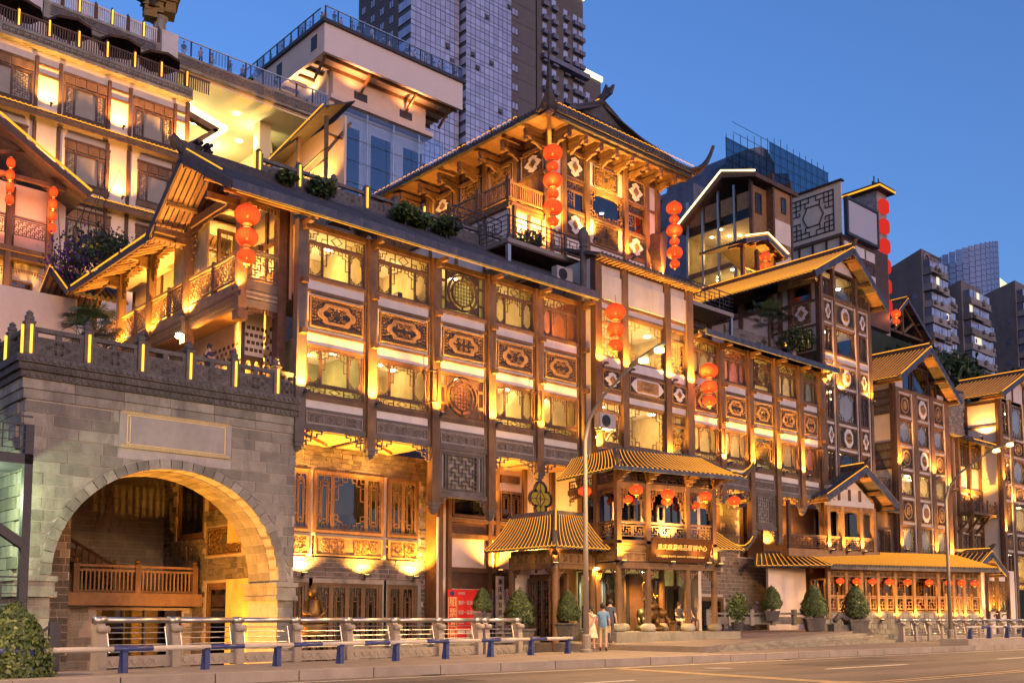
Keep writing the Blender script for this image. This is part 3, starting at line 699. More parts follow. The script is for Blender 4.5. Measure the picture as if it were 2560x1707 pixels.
# markings
def mark(poly, label, m=PAINT):
    o = gsheet('road_marking', poly, -.196, m); o['kind'] = 'structure'; return o
mark([(-40, 19.62), (200, 19.62), (200, 19.76), (-40, 19.76)], '')
for x0 in (-8, 2.5, 13.0, 25.5, 36.5, 47.5, 58.5): mark([(x0, 15.35), (x0 + 4.6, 15.35), (x0 + 4.6, 15.5), (x0, 15.5)], '')
for yy in (11.15, 11.5): mark([(20.3, yy), (200, yy), (200, yy + .14), (20.3, yy + .14)], '', PAINTY)
mark([(20.0, 12.2), (21.2, 19.4), (21.75, 19.4), (20.6, 12.2)], '', PAINTY); mark([(19.6, 11.64), (19.8, 12.2), (20.6, 12.2), (20.9, 11.64)], '', PAINTY)
for i, (x, y, w, d) in enumerate(((27, 16.2, 5.5, 1.9), (44, 12.4, 4, 2.2), (12, 17.3, 3, 1.2), (33.5, 18.2, 1.2, 1.0))): gsheet('road_patch', [(x, y), (x + w, y + .1), (x + w, y + d), (x - .1, y + d)], -.1975, PATCH)
# sunken court in front of the arch, and plaza rising to the right
gsheet('court', [(-20, 21.9), (5.8, 21.9), (5.8, 23.6), (8.6, 24.1), (24.6, 26.6), (29.5, 26.9), (29.5, 37), (-20, 60)], -1.75, PAVE)
q = MB(); nx = 14
def plz(x): return .2 + .0163 * (x - 29)
top = [(29.5, 22.78), (32, 23.5), (38, 25.3), (44, 27.1), (50, 28.9), (55.6, 30.6)]
pm = MB()
for (a, b), (c, d) in zip(top[:-1], top[1:]):
    pm.quadbox([(a, b, -.6), (c, d, -.6), (c, 36, -.6), (a, 36, -.6), (a, b, plz(a)), (c, d, plz(c)), (c, 36, plz(c)), (a, 36, plz(a))])
o = obj('plaza', pm.mesh('plaza', PAVE)); o.location = (0, 0, 0); tag(o, None, None, None, 'structure')
st = empty('stairs', (0, 0, 0)); st.location = (0, 0, 0); tag(st, 'four worn stone steps fanning down from the plaza to the pavement', 'steps')
for k in range(4):           # wedge-shaped steps
    f = (k + 1) / 5; z1 = lambda x: plz(x) * (1 - f)
    a, b = 32 - k * .3, 55.6 - .9 * (k + 1); off = .55 * (k + 1)
    y = lambda x: 23.5 + (x - 32) * .3008
    pts = [(a, y(a) - .02, z1(a)), (b, y(b) - off, z1(b))]
    obj('step', MB().quadbox([(a, y(a) - .1, -.1), (b, y(b) - off, -.1), (b + .9, y(b) + .25, -.1), (a, y(a), -.1), (a, y(a) - .1, z1(a)), (b, y(b) - off, z1(b)), (b + .9, y(b) + .25, z1(b)), (a, y(a), z1(a))]).mesh('step', STONE), st)

# ---------------------------------------------------------------- steel and concrete railing along the pavement
def rail_post_mesh():
    q = MB(); prof = [(-.16, 0), (.16, 0), (.13, .25), (.09, .5), (.10, .75), (.17, .98), (.17, 1.06), (-.05, 1.06), (-.10, .95), (-.15, .7), (-.17, .4)]
    q.prism([(-.11, y, z) for y, z in prof], (.22, 0, 0)); return q.mesh('post', CONC)
RPM = rail_post_mesh()
RAILHEAD = MB().lathe([(.001, 0), (.085, 0), (.085, .26), (.001, .26)], (0, 0, 0), 14, axis='x').mesh('post_head', CONC, True)
def steel_railing(pts, label):
    """pts: post positions on the pavement"""
    th = empty('railing', (0, 0, 0)); th.location = (pts[0][0], pts[0][1], 0); tag(th, label, 'railing', 'riverside railings')
    b = Vector((pts[0][0], pts[0][1], 0)); P = [Vector((x, y, 0)) - b for x, y in pts]
    for i, p in enumerate(P):
        d = (P[min(i + 1, len(P) - 1)] - P[max(i - 1, 0)]); rz = atan2(d.y, d.x)
        po = obj('post', RPM, th, tuple(p), rz); obj('post_head', RAILHEAD, po, (-.13, -.15, .93))
        obj('collar', cached(('collar',), lambda: MB().lathe([(.001, 0), (.088, 0), (.088, .3), (.001, .3)], (0, 0, 0), 14, axis='x').mesh('collar', STEEL, True)), po, (-.15, -.0, 1.14))
        if i < len(P) - 1:
            n = P[i + 1]; dd = (n - p); L = dd.length; rz2 = atan2(dd.y, dd.x)
            def hr(): return MB().tube([(0, 0, 0), (L, 0, 0)], .07, 12).mesh('handrail', STEEL, True)
            obj('handrail', cached(('hr', L), hr), th, (p.x, p.y, 1.14), rz2)
            def grid():
                q = MB(); a, c = .22, L - .22
                ys = lambda z: -.08 + .22 * (z - .38)
                for z in (.40, .56, .70, .84, .96): q.tube([(a, ys(z), z), (c, ys(z), z)], .013 if z > .5 else .022, 6)
                for x in (a, c): q.tube([(x, ys(.38), .38), (x, ys(.98), .98)], .018, 6)
                return q.mesh('bar_panel', STEEL)
            obj('bar_panel', cached(('rg', L), grid), th, (p.x, p.y, 0), rz2)
            def slab():
                q = MB(); q.box(.1, L - .1, -.05, .05, .03, .30)
                for k in range(int((L - .3) / .3)):
                    x = .15 + k * .3
                    segs(q, [(x, .08), (x + .1, .18), (x + .2, .08), (x + .28, .16)], -.065, -.05, .02); segs(q, [(x, .22), (x + .12, .22), (x + .12, .14)], -.065, -.05, .02)
                return q.mesh('carved_base', CONC)
            obj('carved_base', cached(('rs', L), slab), th, tuple(p), rz2)
    return th
steel_railing([(8.86, 24.0), (10.85, 24.5), (12.75, 24.88), (14.66, 25.25), (16.55, 25.55), (18.42, 25.82), (20.3, 26.06), (22.1, 26.27), (22.45, 26.31), (24.1, 26.5)], 'steel and concrete railing in front of the stone archway')
steel_railing([(52.3, 27.1), (53.9, 27.2), (55.5, 27.25), (57.2, 27.3), (58.9, 27.35), (60.6, 27.4), (62.3, 27.45), (64, 27.5), (65.8, 27.55), (67.6, 27.6), (69.4, 27.65), (71.2, 27.7), (73.0, 27.75), (75, 27.8)], 'steel and concrete railing beyond the plaza steps below the long roof')
# ---------------------------------------------------------------- blue and white guard rails on the kerb
def guard(x0, x1, y0, y1, zb, label, n):
    th = empty('guard_rail', (0, 0, 0)); th.location = (x0, y0, zb); tag(th, label, 'guard rail', 'striped guard rails')
    d = Vector((x1 - x0, y1 - y0, 0)); L = d.length; rz = atan2(d.y, d.x); k = 0; x = 0
    th.rotation_euler = (0, 0, rz)
    while x < L - .01:
        w = min(.95 if k % 2 else 1.5, L - x); m = BLUEP if k % 2 else WHITE
        me = cached(('gseg', w, m.name), lambda: MB().tube([(0, 0, 0), (w, 0, 0)], .06, 10).mesh('rail_segment', m, True))
        obj('rail_segment', me, th, (x, 0, .52)); x += w + .002; k += 1
    leg = cached(('gleg',), lambda: MB().prism([(-.05, -.07, 0), (-.05, .12, 0), (-.05, .06, .44), (-.05, .09, .50), (-.05, -.09, .50), (-.05, -.06, .44)], (.13, 0, 0)).mesh('leg', BLUEP))
    for i in range(n): obj('leg', leg, th, (.4 + (L - .8) * i / (n - 1), 0, 0))
guard(2.2, 25.6, 21.15, 25.2, .0, 'blue and white striped guard rail along the near kerb', 12)
guard(46.5, 80, 21.0, 21.4, .30, 'blue and white striped guard rail on the raised kerb at right', 17)
gsheet('kerb', [(45.8, 20.6), (120, 20.6), (120, 21.9), (45.8, 21.9)], .30, CONC, .5)
S = 1.15

# ================================================================== stone archway building
YF = 29.0
gate = empty('stone_gatehouse', (8.5, YF, -1.4), 0, 'grey stone gatehouse pierced by a tall round arch', 'building')
GB = Vector((8.5, YF, -1.4)); XR = 16.75          # local = world - GB
def gl(x, y, z): return (x - GB.x, y - GB.y, z - GB.z)
AC, AZ, AR, AH = 12.78, 2.35, 3.43, 3.2            # arch centre x, springing z, half width, rise
def arch_z(x, r=0):
    u = (x - AC) / (AR + r)
    return AZ + (AH + r) * sqrt(max(0, 1 - u * u)) if abs(u) < 1 else -99
# solid wall core (mortar) with an arched hole, slightly behind the blocks
def core():
    q = MB(); n = 28; x0, x1, z0, z1 = 8.55, XR, -1.4, 8.0; y0, y1 = .012, 1.9
    for a, b in ((x0, AC - AR), (AC + AR, x1)):
        q.box(a - GB.x, b - GB.x, y0, y1, 0, z1 - GB.z)
    for i in range(n):
        t0, t1 = pi - pi * i / n, pi - pi * (i + 1) / n
        xa, xb = AC + AR * cos(t0), AC + AR * cos(t1); za, zb = AZ + AH * sin(t0), AZ + AH * sin(t1)
        q.quadbox([gl(xa, YF + y0, za), gl(xb, YF + y0, zb), gl(xb, YF + y1, zb), gl(xa, YF + y1, za), gl(xa, YF + y0, z1), gl(xb, YF + y0, z1), gl(xb, YF + y1, z1), gl(xa, YF + y1, z1)])
    q.box(8.55 - GB.x, 8.56 - GB.x + .4, 1.9, 14, 0, z1 - GB.z)
    return q.mesh('wall_core', MORT)
obj('wall_core', core(), gate)
# facing blocks, course by course
BH = .325; R = random.Random(3); nb = 0
GW = gate
for c in range(29):
    za = -1.4 + c * BH; zb = za + BH - .022
    if za > 7.05: break
    x = 8.5 - (.45 if c % 2 else 0)
    while x < XR:
        w = R.choice((.62, .78, .9, 1.0)); a, b = max(x, 8.5), min(x + w - .022, XR); x += w
        if b - a < .08: continue
        if a < 14.52 and b > 11.05 and zb > 5.98 and za < 7.15:       # plaque
            if a < 11.05: b = min(b, 11.04)
            elif b > 14.52: a = max(a, 14.53)
            else: continue
            if b - a < .1: continue
        # clip against arch outer ring (radius + .3)
        r = .31; pts = None
        if zb < AZ:
            if a < AC - AR and b > AC - AR: b = AC - AR
            elif a >= AC - AR and b <= AC + AR: continue
            elif a < AC + AR and b > AC + AR: a = AC + AR
            if b - a < .06: continue
            if 1.45 < (za + zb) / 2 < 2.2 and (b <= AC - AR + .01 or a >= AC + AR - .01): pass
            pts = [(a, za), (b, za), (b, zb), (a, zb)]
        else:
            K = 5; xs = [a + (b - a) * i / K for i in range(K + 1)]
            lo = [max(za, arch_z(t, r)) for t in xs]
            if all(l >= zb for l in lo): continue
            if all(l <= za for l in lo): pts = [(a, za), (b, za), (b, zb), (a, zb)]
            else:
                lo = [min(l, zb) for l in lo]
                pts = [(t, l) for t, l in zip(xs, lo)] + [(b, zb), (a, zb)]
                k = [p for p in pts]; pts = []
                for p in k:
                    if not pts or (abs(p[0] - pts[-1][0]) + abs(p[1] - pts[-1][1])) > .004: pts.append(p)
                if len(pts) < 3 or (max(p[1] for p in pts) - min(p[1] for p in pts)) < .05: continue
        pr = R.uniform(0, .022)
        q = MB(); cx = (a + b) / 2; q.poly_xz([(px - cx, pz - za) for px, pz in pts], 0, .06 + pr)
        obj('stone_block', q.mesh('stone_block', STONE), gate, gl(cx, YF - pr, za)); nb += 1
# left flank courses
for c in range(29):
    za = -1.4 + c * BH
    if za > 7.05: break
    y = .07 + (.4 if c % 2 else 0)
    for w in (.8, .95, .85):
        obj('stone_block', cached(('fb', w), lambda: MB().box(-.06, 0.04, .01, w - .012, 0, BH - .022).mesh('stone_block', STONE)), gate, (.02 + R.uniform(-.015, .01), y, c * BH)); y += w
# voussoirs
NV = 33
for i in range(NV):
    t0, t1 = pi - pi * i / NV, pi - pi * (i + 1) / NV; e = .004
    def p(t, r): return (AC + (AR + r) * cos(t), AZ + (AH + r) * sin(t))
    a, b, c_, d = p(t0 - e, 0), p(t1 + e, 0), p(t1 + e, .285), p(t0 - e, .285)
    obj('voussoir', MB().poly_xz([(x - AC, z - AZ) for x, z in (a, b, c_, d)], -.045, .5).mesh('voussoir', STONE), gate, gl(AC, YF, AZ))
    # soffit stones of the vault
    if i % 1 == 0:
        for k in range(2):
            y0, y1 = .51 + k * .7, .51 + k * .7 + .685
            A, B, C2, D = p(t0 - e, -.02), p(t1 + e, -.02), p(t1 + e, .1), p(t0 - e, .1)
            obj('vault_stone', MB().poly_xz([(x - AC, z - AZ) for x, z in (A, B, C2, D)], y0, y1).mesh('vault_stone', STONE), gate, gl(AC, YF, AZ))
# impost mouldings
for sx in (-1, 1):
    xa = AC + sx * AR
    x0, x1 = (8.35, xa + .14) if sx < 0 else (xa - .14, XR + .1)
    obj('impost', MB().box(x0 - AC, x1 - AC, -.16, 2.0, 0, .14).box(x0 - AC + .05, x1 - AC - .05, -.10, 1.98, -.28, 0).box(x0 - AC, x1 - AC, -.15, 2.0, -.42, -.28).mesh('impost', STONE), gate, gl(AC, YF, 2.18))
# plaque
pq = obj('plaque', MB().box(-1.72, 1.72, 0, .08, -.54, .54).mesh('plaque', mat('plaque_stone', (.33, .31, .27), .8, .12, 2, .1, 20, 0, stain=.3, stain_col=(.5, .48, .44))), gate, gl(12.78, YF - .05, 6.57))
q = MB(); segs(q, [(-1.5, -.42), (-1.42, -.36), (-1.42, .36), (-1.5, .42)], -.012, 0, .02)
for zz in (-.42, .42): segs(q, [(-1.5, zz), (1.5, zz)], -.012, 0, .02)
for xx in (-1.5, 1.5): segs(q, [(xx, -.42), (xx, .42)], -.012, 0, .02)
for s_ in (-1, 1): fret(q, -1.66, 1.66, s_ * .49 - .035, s_ * .49 + .035, -.012, 0, 'key', .011)
q2 = frame_mb(3.44, 1.08, .02, -.015, 0)
obj('plaque_border', q.mesh('plaque_border', GOLDP), pq)
# cornice: three stepped carved courses in lengths
for zc, zh, pr, m in ((7.08, .26, .05, STONE), (7.35, .27, .09, STONE), (7.63, .18, .16, STONED), (7.82, .18, .25, STONED), (8.01, .2, .32, STONED)):
    x = 8.5 - pr; k = 0
    while x < XR - .05:
        w = min(1.37, XR - x)
        def mkc():
            q = MB(); q.box(0, w - .01, -pr, .4, 0, zh)
            if m is STONED:
                n = int(w / .17)
                for i in range(n):
                    c = (i + .5) * w / n
                    if k_ % 2 == 0: q.lathe([(.001, -.05), (.06, -.035), (.075, 0), (.001, .0)], (c, -pr, zh / 2), 6, axis='y')
                    else: segs(q, [(c - .06, .03), (c, zh - .04), (c + .06, .03)], -pr - .03, -pr, .03)
            return q.mesh('cornice_block', m)
        k_ = int(zc * 5) % 2
        obj('cornice_block', cached(('corn', w, zh, pr, m.name), mkc), gate, gl(x, YF, zc)); x += w
    obj('cornice_block', cached(('cornl', zh, pr, m.name), lambda: MB().box(-pr, .4, -pr + .002, 3.6, 0, zh).mesh('cornice_block', m)), gate, gl(8.49, YF + .41, zc))
bx(gate, 'terrace_floor', TERRA, 0.0, 8.25, .35, 14, 9.3, 9.58)
# inside of the gate: side walls of brick, gallery, stairs
def brick_wall(fc, x0, x1, z0, z1, holes=(), y=0, bw=.34, bh=.15, limit=260, name='brick', m=None, core=True, seed=1):
    R = random.Random(seed); m = m or BRICK; cnt = 0; rest = MB()
    if core:
        cells = [(x0, x1, z0, z1)]
        for h in holes:
            nc = []
            for (a, b, c, d) in cells:
                if h[1] <= a or h[0] >= b or h[3] <= c or h[2] >= d: nc.append((a, b, c, d)); continue
                if h[0] > a: nc.append((a, h[0], c, d))
                if h[1] < b: nc.append((h[1], b, c, d))
                aa, bb = max(a, h[0]), min(b, h[1])
                if h[2] > c: nc.append((aa, bb, c, h[2]))
                if h[3] < d: nc.append((aa, bb, h[3], d))
            cells = nc
        q = MB()
        for (a, b, c, d) in cells: q.box(a, b, 0, .12, c, d)
        fc.put('brick_backing', q.mesh('brick_backing', BRICKM), 0, y, 0)
    j = 0; z = z0; sh = []
    while z < z1 - .02:
        hgt = min(bh, z1 - z) - .018; x = x0 - (bw / 2 if j % 2 else 0)
        while x < x1:
            ww = bw * R.choice((.55, 1, 1, 1.2)); a, b = max(x, x0), min(x + ww - .018, x1); x += ww
            if b - a < .05: continue
            if any(h[0] < b and h[1] > a and h[2] < z + hgt and h[3] > z for h in holes): continue
            sh.append((a, b, z, hgt, R.uniform(.008, .035)))
        z += bh; j += 1
    R.shuffle(sh)
    for i, (a, b, zz, hgt, pr) in enumerate(sh):
        if i < limit:
            w_ = round((b - a) / .04) * .04 or .04
            me = cached(('brick', w_, hgt, round(pr, 2), m.name), lambda: MB().box(-w_ / 2, w_ / 2, -round(pr, 2), 0, 0, hgt).mesh(name, m))
            fc.put(name, me, (a + b) / 2, y, zz)
        else: rest.box(a, b, -pr, 0, zz, zz + hgt)
    if rest.v:
        o = fc.put('bricks', rest.mesh('bricks', m), 0, y, 0); o['kind'] = 'stuff'
hall = empty('gate_hall', (12.5, 31, -1.4), 0, 'brick walled hall with wooden gallery and stairs seen through the arch', 'building')
HB = Vector((12.5, 31, -1.4))
fR = Face(hall, 17.2 - HB.x, 40 - HB.y, 0, -pi / 2)     # right wall, facing -X; face x runs from the back (y=40) forwards
brick_wall(fR, 0, 9, 0, 9.2, [(1.2, 3.6, 5.6, 8.9), (3.9, 6.6, 6.6, 8.9), (3.9, 6.6, 4.9, 5.9), (3.9, 6.4, .2, 3.9)], limit=180, seed=5, bh=.2, bw=.42)
for (a, b, c, d) in ((1.2, 3.6, 5.6, 8.9), (3.9, 6.6, 6.6, 8.9), (3.9, 6.4, .2, 3.9)):
    window(fR, a, b, c, d, (), (None,), .02, WOOD, GLASSD, 'framed_niche', .14, .14)
    bx(hall, 'niche_back', STONE, 17.42 - HB.x, 17.5 - HB.x, 40 - b - HB.y, 40 - a - HB.y, c, d)
carved_panel(fR, 3.9, 6.6, 4.9, 5.9, .0, 'scroll', BRICK, CARVE, 4)
fL = Face(hall, 9.3 - HB.x, 31 - HB.y, 0, 0)
brick_wall(Face(hall, 9.2 - HB.x, 34.2 - HB.y, 0, 0), 0, 2.4, 0, 9.2, [(.0, .9, .4, 3.8), (.0, .8, 5.6, 8)], limit=60, seed=8, bh=.24, bw=.5)
window(Face(hall, 9.2 - HB.x, 34.2 - HB.y, 0, 0), 0, .9, .4, 3.8, (.5,), ('door', 'door'), .05, WOOD, GLASSD, 'door', .1, .08)
brick_wall(Face(hall, 11.6 - HB.x, 40.0 - HB.y, 0, 0), 0, 5.6, 0, 9.2, [], limit=60, seed=9, bh=.28, bw=.6, m=STONE)
brick_wall(Face(hall, 11.4 - HB.x, 37.2 - HB.y, 0, 0), 0, 5.8, -.0, 3.0, [(2.2, 5.4, 0, 2.9)], limit=70, seed=10, bh=.28, bw=.6, m=STONE)
bx(hall, 'side_wall', STONE, 11.45 - HB.x, 11.6 - HB.x, 34.35 - HB.y, 40 - HB.y, 3.5, 9.2)
bx(hall, 'shop_window', GLASSD, 13.6 - HB.x, 16.8 - HB.x, 37.3 - HB.y, 37.33 - HB.y, 0, 2.9); bx(hall, 'shop_back', WOODD, 13.6 - HB.x, 16.8 - HB.x, 38.6 - HB.y, 38.7 - HB.y, 0, 2.9)
bx(hall, 'mullion', WOODG, 15.35 - HB.x, 15.43 - HB.x, 37.2 - HB.y, 37.3 - HB.y, 0, 2.9)
bx(hall, 'ceiling', WOODD, 9.0 - HB.x, 17.2 - HB.x, 31 - HB.y, 40 - HB.y, 9.2, 9.3)
bx(hall, 'gallery_floor', WOODL, 12.2 - HB.x, 17.15 - HB.x, 36.3 - HB.y, 37.2 - HB.y, 3.05, 3.5)
fg = Face(hall, 12.55 - HB.x, 36.35 - HB.y, 3.5, 0)
def newel():
    q = MB(); q.box(-.1, .1, -.1, .1, 0, 1.0); q.lathe([(.06, 1.0), (.11, 1.04), (.06, 1.08), (.1, 1.14), (.04, 1.2)], n=10); return q.mesh('newel_post', WOOD)
for x in (0, 2.15, 4.3): fg.put('newel_post', cached(('newel',), newel), x)
for x0 in (.1, 2.25):
    fg.box('handrail', WOODL, x0, x0 + 1.95, -.04, .04, .9, .98); fg.box('handrail', WOODL, x0, x0 + 1.95, -.03, .03, .74, .82); fg.box('bottom_rail', WOOD, x0, x0 + 1.95, -.04, .04, .02, .1)
    for i in range(13): fg.box('baluster', WOODL, x0 + .08 + i * .145, x0 + .13 + i * .145, -.025, .025, .1, .74)
for i in range(10):     # stairs rising to the back left
    bx(hall, 'stair_tread', WOOD, 14.35 - i * .16 - HB.x, 15.7 - i * .16 - HB.x, 37.2 + i * .26 - HB.y, 37.5 + i * .26 - HB.y, 3.5 + i * .17, 3.67 + i * .17)
sb = obj('stair_rail', MB().bar((0, 0, 0), (-1.9, 2.6, 1.75), .09, .1).bar((0, 0, -.55), (-1.9, 2.6, 1.2), .06, .06).mesh('stair_rail', WOODD), hall, (14.2 - HB.x, 37.1 - HB.y, 4.45))
for i in range(12): obj('baluster', cached(('sbal',), lambda: MB().box(-.03, .03, -.03, .03, -.75, 0).mesh('baluster', WOODD)), hall, (14.2 - i * .158 - HB.x, 37.1 + i * .217 - HB.y, 4.45 + i * .146))
obj('newel_post', cached(('newel',), newel), hall, (14.2 - HB.x, 37.15 - HB.y, 3.5))
# hall lamps: floodlights on the court throwing light into the vault
fl = obj('floodlight', cached(('upl',), _upl), None, (10.0, 30.2, -1.3), 0); tag(fl, 'small floodlight on the ground inside the left jamb of the arch', 'lamp', 'court floodlights')
spot(fl, (0, -.2, .25), (.85, -.2, 1.0), 120, 120, color=(1, .36, .035))
fl = obj('floodlight', cached(('upl',), _upl), None, (14.4, 32.6, -1.3), 0); tag(fl, 'small floodlight on the ground below the wooden gallery', 'lamp', 'court floodlights')
spot(fl, (0, -.2, .25), (.9, .5, 1.0), 30, 110, color=(1, .38, .05))

# ---------------------------------------------------------------- stone balustrade of the terrace
bal = empty('stone_balustrade', (8.54, YF, 8.21), 0, 'dark carved stone balustrade with amber light tubes above the archway', 'balustrade')
PX = [0, 1.56, 3.08, 4.54, 6.0, 7.45]
def bpost():
    q = MB(); q.box(-.12, .12, -.12, .12, 0, .92); q.box(-.14, .14, -.14, .14, .92, .97)
    q.lathe([(.09, .97), (.13, 1.03), (.13, 1.10), (.07, 1.16), (.10, 1.20), (.03, 1.27)], n=8); return q.mesh('post', STONED)
def bpanel(w):
    q = MB(); q.box(0, w, -.05, .05, .06, .58); q.box(0, w, -.07, .07, .72, .84)
    q.box(0, w * .08, -.05, .05, .58, .72); q.box(w * .92, w, -.05, .05, .58, .72); q.box(w * .44, w * .56, -.05, .05, .58, .72)
    q.box(.04, w - .04, -.065, -.05, .08, .12); q.box(.04, w - .04, -.065, -.05, .52, .56); q.box(.04, .08, -.065, -.05, .12, .52); q.box(w - .08, w - .04, -.065, -.05, .12, .52)
    curls(q, w / 2, .32, w * .5, .34, -.08, -.05, 5, 4, .025); curls(q, w / 2, .32, w * .85, .36, -.065, -.05, 6, 9, .02); return q.mesh('panel', STONED)
for i, x in enumerate(PX):
    p = obj('post', cached(('bpost',), bpost), bal, (x, 0, 0))
    obj('light_tube', cached(('btube',), lambda: MB().tube([(0, 0, .08), (0, 0, .86)], .035, 8).mesh('light_tube', TUBE)), p, (.0 if i else .02, -.16, 0))
    if i == 0: obj('light_tube', cached(('btube',), None), p, (-.16, .02, 0))
    if i < 5: obj('panel', cached(('bpanel', PX[i + 1] - x - .24), lambda: bpanel(PX[i + 1] - x - .24)), bal, (x + .12, 0, 0))
obj('panel', cached(('bpanel', .5), lambda: bpanel(.5)), bal, (7.57, 0, 0))
for y0 in (0, 1.5): obj('panel', cached(('bpanel', 1.26), lambda: bpanel(1.26)), bal, (0, y0 + 1.38, 0), -pi / 2)
for y0 in (1.5, 3.0):
    p = obj('post', cached(('bpost',), None), bal, (0, y0, 0)); obj('light_tube', cached(('btube',), None), p, (-.16, 0, 0))
# ================================================================== five-bay street facades (main block and right wing)
def lamp_post_bay(fc, X, y=0):
    pass
def five_bay(th, fc, posts, circle, host, lamp_e=30, first_post=True, seed=0):
    P = posts; nb = len(P) - 1
    for i, x in enumerate(P):
        bot = [6.55, 6.55, 4.92, 4.85, 6.5, 4.0][i] if nb == 5 else 6.5
        fc.box('post', WOOD if i else WOODG, x - .17, x + .17, -.16, .12, bot + .35, 14.2)
        fc.put('post_drop', cached(('pdrop',), lambda: MB().box(-.19, .19, -.19, .15, .28, .37).box(-.15, .15, -.15, .11, .14, .28).lathe([(.05, -.04), (.13, .03), (.16, .09), (.12, .14)], n=8).mesh('post_drop', WOODG)), x, 0, bot)
        for z in (12.05, 10.37):
            fc.put('beam_end', cached(('bend',), lambda: MB().box(-.1, .1, -.38, -.16, 0, .17).mesh('beam_end', WOOD)), x, 0, z)
        fc.put('eave_bracket', cached(('ebr',), lambda: MB().box(-.07, .07, -.75, -.16, .0, .14).box(-.06, .06, -.45, -.16, -.14, 0).mesh('eave_bracket', WOOD)), x, 0, 13.98)
    for b in range(nb):
        x0, x1 = P[b] + .17, P[b + 1] - .17; a, c = x0 + .1, x1 - .1
        for (z0, z1, pr) in ((7.30, 7.50, .06), (7.92, 8.03, .03), (8.30, 8.44, .05), (8.44, 8.52, .02), (10.08, 10.15, .03), (10.52, 10.60, .05), (11.86, 11.97, .06), (12.30, 12.42, .05), (14.03, 14.2, .04)):
            fc.box('beam', WOODG if z0 < 8.2 else WOOD, x0, x1, -pr, .08, z0, z1)
        for x in (x0, c):           # slender upright fillets beside each post
            fc.box('upright', WOOD, x, x + .1, -.04, .06, 7.5, 7.92); fc.box('upright', WOOD, x, x + .1, -.04, .06, 8.03, 8.3)
            fc.box('upright', WOOD, x, x + .1, -.04, .06, 8.52, 10.08); fc.box('upright', WOOD, x, x + .1, -.04, .06, 10.15, 10.52)
            fc.box('upright', WOOD, x, x + .1, -.04, .06, 10.6, 11.86); fc.box('upright', WOOD, x, x + .1, -.04, .06, 11.97, 12.3); fc.box('upright', WOOD, x, x + .1, -.04, .06, 12.42, 14.03)
        fc.box('plaster_panel', PLAST, a, c, 0, .06, 8.03, 8.3); fc.box('plaster_panel', PLAST, a, c, 0, .06, 10.15, 10.52)
        fc.box('plaster_panel', PLAST, a, c, 0.02, .06, 10.6, 11.86); fc.box('plaster_panel', PLAST, a, c, 0, .06, 11.97, 12.3)
        carved_panel(fc, a + .02, c - .02, 7.5, 7.92, .0, 'frieze', WOODG, CARVES, seed + b)
        carved_panel(fc, a + .08, c - .08, 10.72, 11.77, -.04, 'oct', CARVED, CARVE, 1 + (seed + b) % 3)
        if b == circle:
            round_window(fc, a, c, 8.52, 10.08, 0.0); round_window(fc, a, c, 12.42, 14.03, 0.0, GLASS, WOODD)
        else:
            r = window(fc, a, c, 8.80, 10.08, (.25, .75), ('corner', 'top', 'corner'), 0, WOODD); transom(fc, a, c, 8.52, 8.80, 0, WOODD)
            window(fc, a, c, 12.42, 13.6, (.25, .75), ('corner', 'top', 'corner'), 0, WOODD); transom(fc, a, c, 13.6, 14.03, 0, WOODD)
            if (b + seed) % 2 == 1:      # one open casement
                w = (c - a) * .25
                fc.put('open_sash', cached(('osash', w), lambda: (lambda q: (fret(q, -w / 2 + .03, w / 2 - .03, .03, 1.15, .01, .03, 'corner', .02), q.mesh('open_sash', WOOD))[1])(frame_mb(w, 1.18, .045, 0, .05))), c - .06, -w * .45, 8.85, -1.15)
    for i, x in enumerate(P[:-1] if nb == 5 else P):
        uplight((th['base'][0] + fc.x + x, th['base'][1] + fc.y - .5, 8.42 + .02), lamp_e, 'uplight on the %s post from the left of %s' % (ORD[i], host), group='post uplights', d=(0, .05, 1), size=125, off=(0, .06, .08)); spot(col.objects[-1].parent, (0, 0, .1), (0, .07, 1), 34, 62, .9)

def bay_rooms(th, P, seed, lo, hi):
    ws = (ROOMW, ROOMG, ROOMW, ROOMR, ROOMW)
    for b in range(5):
        a, c = P[b] + (.06 if b else .2), P[b + 1] - .06
        room(th, a, c, .2, 3.2, 8.3, 10.4, 3, lo[b], seed + b, wall=ws[(b + seed) % 5]); room(th, a, c, .2, 3.2, 12.0, 14.3, 2, hi[b], seed + b + 20, wall=ws[(b + seed + 3) % 5])
main = empty('timber_teahouse', (16.8, YF, 0), 0, 'long five-bay timber and plaster house with lit lattice windows', 'building')
MB0 = Vector((16.8, YF, 0)); CP = [16.8, 19.57, 22.33, 24.99, 27.5, 29.95]
fC = Face(main, 0, 0, 0, 0)
five_bay(main, fC, [x - 16.8 for x in CP], 2, 'the long five-bay house')
bay_rooms(main, [x - 16.8 for x in CP], 1, (1.2, .8, 1.0, 1.1, .7), (2.2, 2.0, 1.0, .6, 1.1))
# lattice lights in the soffits, brackets under the frieze
for b in (0, 1, 3, 4):
    x0, x1 = CP[b] - 16.8 + .17, CP[b + 1] - 16.8 - .17
    bracket(fC, x0, 7.3, .75, .5, -.02, 1, WOODG); bracket(fC, x1, 7.3, .75, .5, -.02, -1, WOODG)
    bx(main, 'soffit_board', WOODL, x0, x1, .1, 2.4, 7.28, 7.33)
    obj('soffit_brace', MB().bar((x0 + .3, .5, 7.22), (x1 - .4, 1.9, 7.22), .2, .1).mesh('soffit_brace', WOODL), main)
